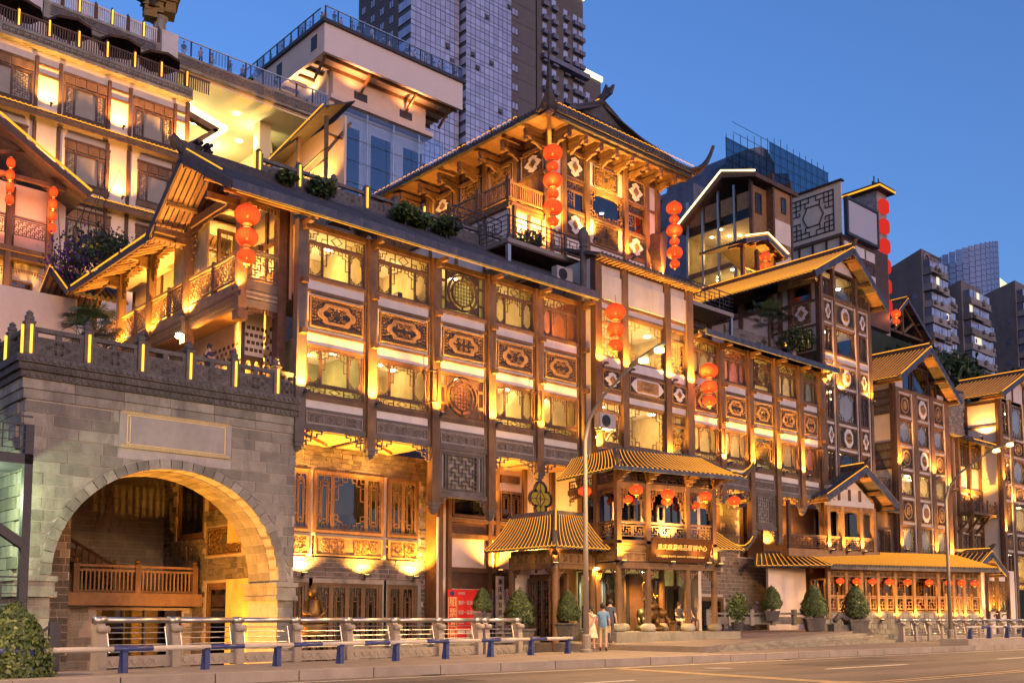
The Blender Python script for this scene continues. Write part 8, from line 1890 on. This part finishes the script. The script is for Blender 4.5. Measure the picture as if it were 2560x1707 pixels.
# ================================================================== street lamps (metres)
S = 1.0
LAMPW = 125
def street_lamp(x, y, label, hd=-1, e=1.0, spots=True):
    th = empty('street_lamp', (0, 0, 0)); th.location = (x, y, 0); tag(th, label, 'street lamp', 'street lamps')
    if hd > 0: th.rotation_euler = (0, 0, pi)
    obj('pole', cached(('slp',), lambda: MB().tube([(0, 0, 0), (0, 0, 4), (0, 0, 7.6), (0, -.2, 8.3), (0, -.8, 9.0), (0, -1.6, 9.5), (0, -2.3, 9.9)], [.105, .09, .075, .07, .06, .05, .045], 12).mesh('pole', POLE, True)), th)
    obj('base', cached(('slb',), lambda: MB().lathe([(.24, 0), (.24, .1), (.17, .14), (.17, .6), (.14, .65)], n=12).mesh('base', POLE)), th)
    h = obj('head', cached(('slh',), lambda: MB().prism([(-.1, -2.2, 9.86), (-.14, -2.8, 10.05), (-.12, -3.5, 10.3), (-.06, -3.75, 10.36), (.06, -3.75, 10.36), (.12, -3.5, 10.3), (.14, -2.8, 10.05), (.1, -2.2, 9.86)], (0, -.03, .09)).mesh('head', POLE)), th)
    obj('lens', cached(('sll',), lambda: MB().lathe([(.001, -.1), (.17, -.07), (.17, .06), (.001, .1)], (0, -2.8, 9.98), 10).lathe([(.001, -.1), (.17, -.07), (.17, .06), (.001, .1)], (0, -3.5, 10.2), 10).mesh('lens', emis('sodium_lens', (1, .55, .16), 6, 'NONE'))), h)
    spot(th, (0, -3.1, 9.6), (0, -.3, -1), LAMPW * e, 175, .6, (1, .56, .19), .25)
    return th
street_lamp(26.5, 25.5, 'tall curved street lamp standing at the end of the near railing'); street_lamp(54.6, 25.5, 'tall curved street lamp by the far railing', e=.8)
street_lamp(-1.5, 25.0, 'curved street lamp outside the left of the view'); street_lamp(82, 25.5, 'curved street lamp farther down the street')
street_lamp(9, -4, 'added street lamp on the opposite pavement behind the viewer, for front fill', 1, 1.2); street_lamp(35, -4, 'added unseen street lamp across the road on the right, for front fill', 1, 1.6); street_lamp(61, -4, 'added unseen street lamp across the road far right, for front fill', 1, 2.4); street_lamp(-17, -4, 'added unseen street lamp across the road far left, for front fill', 1, 1.4)  # unseen lamps across the road, added as warm front fill for the facades
S = 1.15
# ---------------------------------------------------------------- clipped bushes in planters
def topiary_crown(seed, n=5000):
    R = random.Random(seed); q = MB()
    prof = lambda t: min(1, .72 + t * 1.6) * (1 - t ** 1.7) ** .62     # radius along height 0..1
    for i in range(n):
        t = R.random(); a = R.uniform(0, 2 * pi); r = prof(t) * (.82 + .2 * R.random()) * (1 + .07 * sin(a * 5 + seed) + .05 * sin(t * 17 + a * 3))
        p = Vector((r * .8 * cos(a), r * .8 * sin(a), t * 1.7)); nrm = Vector((cos(a), sin(a), R.uniform(-.2, .8))).normalized()
        u = nrm.cross(Vector((R.gauss(0, 1), R.gauss(0, 1), R.gauss(0, 1)))).normalized(); v = (nrm * .5 + u.cross(nrm)).normalized(); l = R.uniform(.035, .075)
        if R.random() < .04: p = p * R.uniform(1.02, 1.1)
        q.cm = 1 if R.random() < .4 else 0
        q.face([p - u * l * .55, p + v * l * 1.2, p + u * l * .55, p - v * l * .9])
    return q.mesh('crown', [LEAF, LEAFL])
def bush(loc, s, label, seed, pot=True, sc=1.15):
    th = empty('clipped_bush', loc, seed * 1.7, label, 'bush', 'clipped bushes')
    th.scale = (s, s, s)
    obj('crown', topiary_crown(seed), th, (0, 0, .35)); obj('core', cached(('tcore',), lambda: MB().lathe([(.35, .36), (.55, .6), (.5, 1.1), (.32, 1.6), (.02, 1.85)], n=12).mesh('core', LEAF)), th)
    obj('trunk', cached(('ttr',), lambda: MB().tube([(0, 0, 0), (0, 0, .6)], .06, 6).mesh('trunk', BARK)), th)
    if pot: obj('planter', cached(('tpot',), lambda: MB().quadbox([(-.42, -.42, -.55), (.42, -.42, -.55), (.42, .42, -.55), (-.42, .42, -.55), (-.55, -.55, .12), (.55, -.55, .12), (.55, .55, .12), (-.55, .55, .12)]).box(-.6, .6, -.6, .6, .12, .2).mesh('planter', STONED)), th)
bush((5.7, 19.5, -.55), .95, 'large clipped bush at the left edge by the guard rail', 1, False)
bush((24.2, 26.5, .70), .72, 'clipped bush left of the porch, behind the railing', 2); bush((26.1, 26.0, .92), .6, 'clipped bush beside the lamp post and stone lion', 3); bush((22.95, 27, 1.3), .45, 'slim clipped bush in front of the red poster', 4)
for i, (x, y, s, z_, lab) in enumerate(((41.7, 28.0, .62, 1.45, 'clipped bush in planter, farthest left of three on the plaza'), (42.9, 26.5, .81, 1.07, 'clipped bush in planter, middle of three on the plaza'), (44.9, 25.5, .84, 1.0, 'clipped bush in planter nearest the plaza steps'))):
    bush((x, y, z_), s, lab, 5 + i)
# palms and roof planting
def palm_crown(seed, n=26, L=.9):
    R = random.Random(seed); q = MB()
    for i in range(n):
        a = R.uniform(0, 2 * pi); el = R.uniform(-.3, 1.2); c = Vector((R.uniform(-.5, .5), R.uniform(-.4, .4), R.uniform(0, .5))); d = Vector((cos(a) * cos(el), sin(a) * cos(el), sin(el))); hub = c + d * L * .55
        q.tube([c, hub], .012, 3)
        side = d.cross(Vector((0, 0, 1))).normalized(); up = side.cross(d)
        for k in range(11):
            f = (k - 5) / 5 * 1.35; v = (d * cos(f) + side * sin(f)).normalized(); e = hub + v * L * .5 - Vector((0, 0, .08)); w = side * cos(f) - d * sin(f)
            q.face([hub, hub + v * L * .25 + w * .025, e, hub + v * L * .25 - w * .025])
    return q.mesh('crown', [mat('palm_leaf', (.05, .085, .03), .5, .3, 4, 0, 10, .2)])
p = empty('palm_shrub', (10.7, 30.3, 8.3), 0, 'fan palm shrub behind the stone terrace balustrade', 'plant'); obj('crown', palm_crown(2, 44), p, (0, 0, 1.0)); obj('stem', MB().tube([(0, 0, 0), (0, 0, 1.1)], .08, 6).mesh('stem', BARK), p)
p = empty('palm_shrub', (45.6, 30.4, 15.3), 0, 'fan palm on the roof of the right wing', 'plant'); obj('crown', palm_crown(5, 60, 1.1), p, (0, 0, 1.4)); obj('stem', MB().tube([(0, 0, -.5), (0, 0, 1.4)], .08, 6).mesh('stem', BARK), p)
for i, (x, y, z, r, n, lab) in enumerate(((17.6, 31.45, 16.5, .3, 600, 'trailing shrub beside the first amber tubes on the roof'), (19.0, 31.4, 16.5, .42, 900, 'round leafy shrub on the roof ridge'), (22.6, 31.2, 16.5, .42, 900, 'fern like shrub hanging over the roof ridge'), (24.6, 31.2, 16.5, .45, 900, 'shrub left of the viewing platform'), (23.4, 31.2, 16.4, .35, 700, 'small trailing fern on the roof ridge'), (28.8, 30.9, 16.9, .5, 700, 'shrub behind the fret railing of the platform'), (59.6, 33.2, 16.6, 1.3, 2400, 'dark bush between the two gabled towers'), (38.4, 30.6, 16.8, .6, 800, 'plant behind the terrace platform railing'), (47.4, 29.9, 15.9, .8, 900, 'bush beside the air conditioner on the wing roof'))):
    t = empty('shrub', (x, y, z), 0, lab, 'plant', 'roof shrubs'); obj('crown', blob_crown(r * 1.3, r * .8, n, i, [LEAF, LEAFL], .09), t, (0, 0, .2)); obj('stem', MB().tube([(0, 0, -.4), (0, 0, .2)], .03, 5).mesh('stem', BARK), t)
bg_ = empty('bougainvillea', (13.9, 41.0, 14.3), 0, 'purple flowering climber spilling over the gallery roof', 'plant')
R = random.Random(9); q = MB()
for i in range(3600):
    t = R.random(); p_ = Vector((R.gauss(0, .5) + .5, -3.2 + 6.5 * t + R.gauss(0, .3), .7 + 1.0 * sin(t * 3) * R.random() + R.gauss(0, .25) + .8 * t)); a = Vector((R.gauss(0, 1), R.gauss(0, 1), R.gauss(0, 1))).normalized(); b = a.cross(Vector((R.gauss(0, 1), R.gauss(0, 1), 1))).normalized(); l = R.uniform(.05, .11); q.cm = 1 if R.random() < .45 and t > .4 else 0
    q.face([p_ - a * l, p_ + b * l * .6, p_ + a * l, p_ - b * l * .6])
obj('foliage', q.mesh('foliage', [LEAF, PURP]), bg_)
for k in range(7): obj('twig', MB().tube([(0, -2.5 + k * .8, 1.2), (-.2, -2.8 + k * .8, 2.4), (R.uniform(-.8, .3), -3.2 + k * .8, 3.4 + R.random())], [.03, .02, .008], 4).mesh('twig', BARK), bg_)

# ================================================================== stone lions, buddha, gold statue
def lathe_obj(th, name, prof, m, loc=(0, 0, 0), n=14, sc=(1, 1, 1)):
    o = obj(name, MB().lathe(prof, n=n).mesh(name, m, True), th, loc); o.scale = sc; return o
def lion(loc, s, label, rz=0):
    th = empty('stone_lion', loc, rz, label, 'statue', 'stone lions'); th.scale = (s, s, s)
    def body():
        q = MB(); q.tube([(0, .22, .05), (0, .2, .3), (0, .05, .55), (0, -.05, .72)], [.2, .22, .19, .15], 10); q.tube([(-.12, -.12, 0), (-.12, -.1, .45)], [.07, .08], 8); q.tube([(.12, -.12, 0), (.12, -.1, .45)], [.07, .08], 8)
        q.tube([(-.2, .1, .0), (-.2, .15, .25)], [.12, .1], 8); q.tube([(.2, .1, .0), (.2, .15, .25)], [.12, .1], 8); return q.mesh('body', STONE, True)
    obj('body', cached(('lionb',), body), th, (0, 0, .3)); obj('head', cached(('lionh',), lambda: MB().lathe([(.02, -.2), (.15, -.14), (.2, 0), (.16, .14), (.04, .2)], (0, -.08, .9), 10).tube([(0, -.2, .85), (0, -.34, .82)], [.1, .07], 8).lathe([(.05, 0), (.06, .05), (.01, .09)], (-.13, -.05, 1.05), 6).lathe([(.05, 0), (.06, .05), (.01, .09)], (.13, -.05, 1.05), 6).mesh('head', STONE, True)), th, (0, 0, .3)); obj('plinth', cached(('lionp',), lambda: MB().box(-.3, .3, -.35, .4, -.6, .22).box(-.34, .34, -.4, .44, .22, .3).mesh('plinth', STONE)), th)
lion((26.9, 25.0, .62), .55, 'small stone lion on plinth beside the clipped bush', 0)
for i, (x, y) in enumerate(((19.3, 27.2), (21.0, 27.2), (23.0, 27.2))): lion((x, y, .55), .42, '%s small stone lion on the baluster row behind the railing' % ORD[i], 0)
for i, (x, y) in enumerate(((39.3, 29.6), (41.0, 29.2), (41.7, 28.9))): lion((x, y, 1.35), .5, '%s stone lion finial on the plaza balustrade' % ORD[i], .3)
cw = empty('court_wall', (18.0, 27.3, -.6), 0, 'low carved stone wall of the sunken court behind the railing', 'wall')
for k in range(5): obj('panel', cached(('cwp',), lambda: (lambda q: (curls(q, .8, .7, 1.2, .8, -.04, 0, 5, 6, .04), q.mesh('panel', STONE))[1])(MB().box(0, 1.55, 0, .15, 0, 1.35))), cw, (k * 1.6, 0, -.2)); obj('post', cached(('cwq',), lambda: MB().box(-.13, .13, -.05, .2, 0, 1.5).mesh('post', STONE)), cw, (k * 1.6, 0, -.2))
bp = empty('plaza_balustrade', (39.0, 29.6, .9), radians(-25), 'white and grey stone balustrade at the back of the plaza', 'balustrade')
for k in range(5): obj('panel', cached(('bpp',), lambda: MB().box(0, 1.0, 0, .1, .05, .4).box(0, 1.0, -.03, .13, .5, .6).mesh('panel', STONE)), bp, (k * 1.15, 0, 0)); obj('post', cached(('bpq',), lambda: MB().box(-.1, .1, -.05, .15, 0, .75).mesh('post', STONE)), bp, (k * 1.15 - .07, 0, 0))
bd_ = empty('seated_figure', (17.05, 28.3, 1.25), 0, 'seated stone buddha figure at the right foot of the arch', 'statue')
def buddha():
    q = MB(); q.lathe([(.42, -.6), (.48, -.5), (.4, -.42), (.5, -.3), (.46, -.22)], n=14); q.tube([(-.42, -.1, -.12), (0, -.3, -.1), (.42, -.1, -.12)], [.13, .15, .13], 8)
    q.tube([(0, 0, -.2), (0, .02, .2), (0, .02, .5), (0, .02, .58)], [.3, .27, .2, .1], 10); q.tube([(-.22, 0, .45), (-.34, -.1, .1), (-.1, -.28, 0)], [.1, .09, .06], 8); q.tube([(.22, 0, .45), (.34, -.1, .1), (.1, -.28, 0)], [.1, .09, .06], 8)
    q.lathe([(.05, -.16), (.13, -.08), (.15, .03), (.12, .13), (.06, .2), (.05, .25), (.01, .28)], (0, .0, .74), 12); return q.mesh('body', GOLD, True)
obj('body', buddha(), bd_)
gs = empty('gold_statue', pvw(2.15, 1.0, .75), radians(-11.7), 'gilded bronze figure on an elephant inside the pavilion entrance', 'statue')
def goldfig():
    q = MB(); q.lathe([(.55, 0), (.6, .1), (.5, .2)], n=16); q.tube([(-.4, 0, .55), (0, 0, .62), (.35, -.05, .55)], [.26, .3, .22], 10); q.lathe([(.05, -.2), (.2, -.1), (.22, .05), (.1, .2)], (.5, -.1, .65), 10)
    q.tube([(.6, -.2, .6), (.7, -.3, .35), (.66, -.36, .15)], [.09, .07, .04], 8)
    for (x, y) in ((-.3, -.15), (-.3, .15), (.25, -.15), (.25, .15)): q.tube([(x, y, .15), (x, y, .5)], [.1, .12], 8)
    q.tube([(-.28, -.12, .92), (0, -.25, .9), (.28, -.12, .92)], [.1, .12, .1], 8); q.tube([(0, 0, .8), (0, 0, 1.2), (0, 0, 1.42), (0, 0, 1.5)], [.22, .19, .14, .07], 10)
    q.tube([(-.15, 0, 1.35), (-.3, -.1, 1.1), (-.1, -.22, 1.02)], [.07, .06, .05], 8); q.tube([(.15, 0, 1.35), (.32, -.1, 1.15), (.2, -.25, 1.3)], [.07, .06, .05], 8)
    q.lathe([(.04, -.12), (.11, -.05), (.11, .06), (.12, .1), (.07, .18), (.08, .24), (.01, .34)], (0, -.01, 1.62), 12); q.ring((0, .12, 1.6), .2, .26, 0, .03, 20); return q.mesh('body', GOLD, True)
obj('body', goldfig(), gs)
# ================================================================== signs at the shop fronts
sgn = empty('shop_sign', (26.62, 30.3, 1.0), 0, 'narrow white vertical sign with black characters between shop windows', 'sign')
obj('board', MB().box(-.2, .2, -.04, 0, -.9, 1.85).mesh('board', PLAST), sgn)
for i, ch in enumerate('重庆渝宜游轮管理'): obj('lettering', text_mesh(ch, .24, INK, .006), sgn, (0, -.055, 1.62 - i * .3))
rp = empty('ticket_poster', (25.0, 30.45, 1.25), 0, 'red ticket poster with white and yellow writing in the shop window', 'poster')
obj('board', MB().box(-.85, .85, -.03, 0, -1.0, 1.05).mesh('board', RED), rp)
for i, ch in enumerate('船票发售'): obj('lettering', text_mesh(ch, .36, GOLDP, .006), rp, (-.62, -.04, .55 - i * .4))
obj('lettering_strip', frame_mb(.42, 1.7, .02, -.035, -.03).mesh('lettering_strip', GOLDP), rp, (-.62, 0, -.95))
for i, (tx, sz) in enumerate((('票务热线', .1), ('重庆一宜昌豪华游轮', .17), ('重庆一宜昌普通游船', .17), ('重庆一一宜昌快船套票', .17))): obj('lettering', text_mesh(tx, sz, PAINT, .006, 'LEFT', .8), rp, (-.35, -.04, .9 - i * .36))
for k in range(3): obj('price_box', cached(('pbx',), lambda: MB().box(-.18, .18, -.04, -.03, -.06, .06).mesh('price_box', PAINT)), rp, (-.2 + k * .42, 0, -.55))
obj('emblem', MB().lathe([(.001, -.02), (.1, -.01), (.1, 0), (.001, 0)], (-.65, -.035, .9), 12, axis='y').mesh('emblem', BLUEP), rp)
ws = empty('shop_sign', (27.65, 30.35, 2.05), 0, 'white shop sign with three red ovals beside the porch', 'sign')
obj('board', MB().box(-.65, .65, -.04, 0, -.3, .32).mesh('board', WHITE), ws)
for k in range(3): obj('oval', cached(('oval',), lambda: MB().poly_xz([(.17 * cos(a * pi / 10), .11 * sin(a * pi / 10)) for a in range(20)], -.05, -.04).mesh('oval', RED)), ws, (-.42 + k * .42, 0, .13)); obj('stripe', cached(('ovs',), lambda: MB().box(-.1, .1, -.055, -.05, -.015, .015).mesh('stripe', PAINT)), ws, (-.42 + k * .42, 0, .13))
vs_ = empty('shop_sign', (27.35, 30.2, .75), 0, 'narrow red character banner under the three oval sign', 'sign'); obj('board', MB().box(-.16, .16, -.02, 0, -.6, .75).mesh('board', PLAST), vs_)
for i, ch in enumerate('旅行'): obj('lettering', text_mesh(ch, .3, RED, .006), vs_, (0, -.03, .5 - i * .38))
# black iron stair landing at the far left
il = empty('iron_stair', (6.2, 27.0, -1.2), 0, 'black iron stair landing with fret railings left of the gatehouse', 'stairs')
for (x, y) in ((1.85, .0), (-1.5, 0)): bx(il, 'post', IRON, x - .1, x + .1, y - .1, y + .1, 0, 7.2)
bx(il, 'landing', IRON, -2, 1.95, -.1, 1.8, 6.2, 6.45); bx(il, 'landing', IRON, -2, 1.75, -.1, 1.8, 2.2, 2.45); iron_rail(Face(il, -2, -.1, 6.45, 0), 0, 3.9); iron_rail(Face(il, -2, -.1, 2.45, 0), 0, 3.7); obj('brace', MB().bar((-1.2, 0, 6.2), (1.8, 0, 4.2), .22).mesh('brace', IRON), il)
bx(il, 'glass_door', GLASSD, -1.2, .6, 2.0, 2.05, 2.45, 6.2); point(il, (.8, 1.0, 5.4), 9, (.75, 1, .55), .1)
ir = empty('stair_rail', (8.0, 24.1, -1.2), 0, 'black fret stair rail descending beside the railing end', 'railing')
obj('post', MB().box(-.12, .12, -.06, .06, .4, 2.3).mesh('post', IRON), ir, (-.1, 0, 0))
q = MB(); 
for k in range(4): q.bar((-.2, 0, 2.2 - k * .32), (-2.0, 0, .9 - k * .32), .06)
for k in range(5): q.bar((-.35 - k * .36, 0, 2.1 - k * .26), (-.35 - k * .36, 0, 1.1 - k * .26), .05)
obj('rail', q.mesh('rail', IRON), ir)
# potted plant by the right pavilion column
pp = empty('potted_plant', pvw(5.3, -.4, .75), 0, 'bamboo like potted plant at the right pavilion column', 'plant'); obj('crown', blob_crown(.42, .55, 700, 3, [LEAF, LEAFL], .07), pp, (0, 0, .85)); obj('pot', MB().lathe([(.2, 0), (.26, .3), (.24, .32)], n=12).mesh('pot', IRON), pp); obj('stem', MB().tube([(0, 0, .2), (0, 0, .9)], .02, 5).mesh('stem', BARK), pp)
dg = empty('dragon_rail', (44.6, 25.7, .55), radians(-15), 'dark stone dragon coiled on the stair wall end', 'statue')
obj('body', MB().tube([(-.9, 0, .55), (-.5, .05, .85), (-.1, 0, .6), (.3, .05, .8), (.7, 0, .55), (1.0, 0, .75), (1.15, 0, .95)], [.12, .16, .17, .16, .14, .12, .06], 8).mesh('body', STONED, True), dg); obj('wall', MB().prism([(-1.1, -.15, -.5), (1.3, -.15, -.6), (1.5, -.15, -.1), (1.0, -.15, .3), (-1.1, -.15, .4)], (0, .4, 0)).mesh('wall', STONED), dg)
def person(loc, rz, label, key, long_hair=False, skirt=None, group='passers-by'):
    me, J, k = _cache[('person', key)]
    o = bpy.data.objects.new('person', me); col.objects.link(o); o.location = loc; o.rotation_euler = (0, 0, rz); tag(o, label, 'person', group)
    hd = Vector(J['h1']) * k; global S; S_ = S; S = 1.0
    def hair():
        q = MB(); q.lathe([(.001, .125), (.06, .115), (.098, .06), (.105, .0), (.095, -.05), (.06, -.09)], (0, .018, 0), 12)
        if long_hair: q.tube([(0, .07, .0), (0, .10, -.12), (0, .11, -.25)], [.08, .07, .03], 8)
        return q.mesh('hair', HAIR, True)
    obj('hair', cached(('hair', long_hair), hair), o, tuple(hd))
    def facem():
        q = MB(); q.cm = 0; q.tube([(0, -.088, .0), (0, -.112, -.035)], [.008, .014], 5)
        q.cm = 1
        for sx in (-1, 1): q.lathe([(.001, -.004), (.011, 0), (.001, .004)], (sx * .034, -.083, .012), 6, axis='y')
        q.box(-.022, .022, -.090, -.082, -.062, -.056)
        q.cm = 0
        for sx in (-1, 1): q.lathe([(.005, -.03), (.016, -.01), (.018, .02), (.004, .03)], (sx * .09, .0, -.01), 6)
        return q.mesh('face', [SKIN, HAIR])
    obj('face', cached(('face',), facem), o, (hd.x, hd.y, hd.z - .01))
    if skirt: obj('skirt', MB().lathe([(.145, .95), (.18, .75), (.23, .52), (.24, .5), (.001, .52)], n=16).mesh('skirt', skirt, True), o)
    S = S_; return o
wom = person((27.3, 26.0, .0), radians(-75), 'woman in floral dress holding up a phone beside the lamp post', 'wom', True, CLD)
S = 1.0
ph = obj('phone', MB().box(-.04, .04, -.006, .006, -.075, .075).mesh('phone', INK), None); ph.location = (27.3 + .39 * sin(radians(-75)) * 1, 26.0 - .39 * cos(radians(-75)), 1.52); ph.rotation_euler = (0, 0, radians(-75)); tag(ph, 'dark phone held up by the woman in the floral dress', 'phone')
person((27.75, 25.85, 0), radians(130), 'man in blue shirt and patterned shorts behind the woman', 'man')
bgm = obj('bag', MB().prism([(-.13, -.05, 0), (.13, -.05, 0), (.11, -.05, .24), (-.11, -.05, .24)], (0, .09, 0)).tube([(-.1, 0, .22), (0, 0, .62), (.1, 0, .22)], .012, 5).mesh('bag', PAINTY), None); bgm.location = (27.98, 25.75, .68); bgm.rotation_euler = (0, 0, .6); tag(bgm, 'yellow shoulder bag at the hip of the man in blue', 'bag')
person((29.6, 27.2, .22), radians(110), 'person in dark clothes walking behind the couple', 'walk')
S = 1.15
bench = empty('bench', pvw(4.05, 1.3, .72), radians(-11.7), 'dark wooden bench between the right pavilion columns', 'bench')
obj('seat', MB().box(-.6, .6, -.2, .2, .34, .4).mesh('seat', WOODD), bench)
for sx in (-.5, .5): obj('leg', cached(('bleg',), lambda: MB().box(-.05, .05, -.17, .17, 0, .34).mesh('leg', WOODD)), bench, (sx, 0, 0))
def wpv(x, y, z): return W(*pvw(x, y, z))
person(wpv(3.85, 1.3, .70), radians(-20), 'seated person on the left of the bench in the pavilion', 'sit1', group='people on the bench'); person(wpv(4.3, 1.3, .70), radians(-5), 'seated person on the right of the bench in the pavilion', 'sit2', True, group='people on the bench')
person(W(14.2, 30.0, 8.32), radians(-40), 'person in dark shirt leaning on the stone terrace balustrade', 'lean', group='terrace visitors')
person(W(18.8, 32.6, 16.1), radians(160), 'person in pale shirt on the roof terrace behind the leafy shrub', 'stand1', group='terrace visitors'); person(W(26.3, 28.6, .1), 0, 'person in blue seen over the railing left of the bush', 'stand2')
R = random.Random(12)
for i in range(17):
    x = .6 + i * .88 + R.uniform(-.25, .25); person(W(44.2 + x, 73.55 + R.uniform(0, .5), 52.3), R.uniform(-.6, .6), '%s visitor from the corner along the front rail of the observation deck' % (ORD[i] if i < 16 else 'last'), 'deck%d' % (i % 6), group='deck visitors')
for i in range(9):
    y = 1.5 + i * 1.7 + R.uniform(-.4, .4); person(W(44.75, 73 + y, 52.3), R.uniform(-2.2, -1.0), '%s visitor from the corner along the left rail of the observation deck' % ORD[i], 'deck%d' % ((i + 2) % 6), group='deck visitors')
for i in range(7):
    x = 1.2 + i * 1.25 + R.uniform(-.4, .4); person(W(30.4 + x, 72.6, 43.65), R.uniform(-.6, .6), '%s visitor from the left on the sky walkway' % ORD[i], 'deck%d' % ((i + 4) % 6), group='walkway visitors')
# manhole covers and drain grates
S = 1.0
for i, (x, y, lab) in enumerate(((23.5, 17.6, 'round iron manhole cover in the near lane'), (39.0, 13.4, 'round iron manhole cover beyond the lane dash'))):
    th = empty('manhole_cover', (0, 0, 0)); th.location = (x, y, -.2); tag(th, lab, 'manhole cover', 'manhole covers'); obj('lid', cached(('mhl',), lambda: MB().lathe([(.001, .012), (.33, .012), (.33, 0)], n=24).mesh('lid', IRON)), th); obj('rim', cached(('mhr',), lambda: MB().lathe([(.34, .014), (.42, .014), (.42, 0), (.34, 0)], n=24).mesh('rim', CONC)), th)
for i, x in enumerate((15.5, 31.0)):
    th = empty('drain_grate', (0, 0, 0)); th.location = (x, 20.1, -.195); tag(th, 'iron drain grate by the kerb, %s of two' % ('left' if i == 0 else 'right'), 'drain', 'drain grates')
    for k in range(7): obj('bar', cached(('dgb',), lambda: MB().box(-.02, .02, -.16, .16, 0, .012).mesh('bar', IRON)), th, (-.24 + k * .08, 0, 0))
S = 1.15
for o in list(col.objects):
    if o.name.startswith('ornament'): o['kind'] = 'stuff'
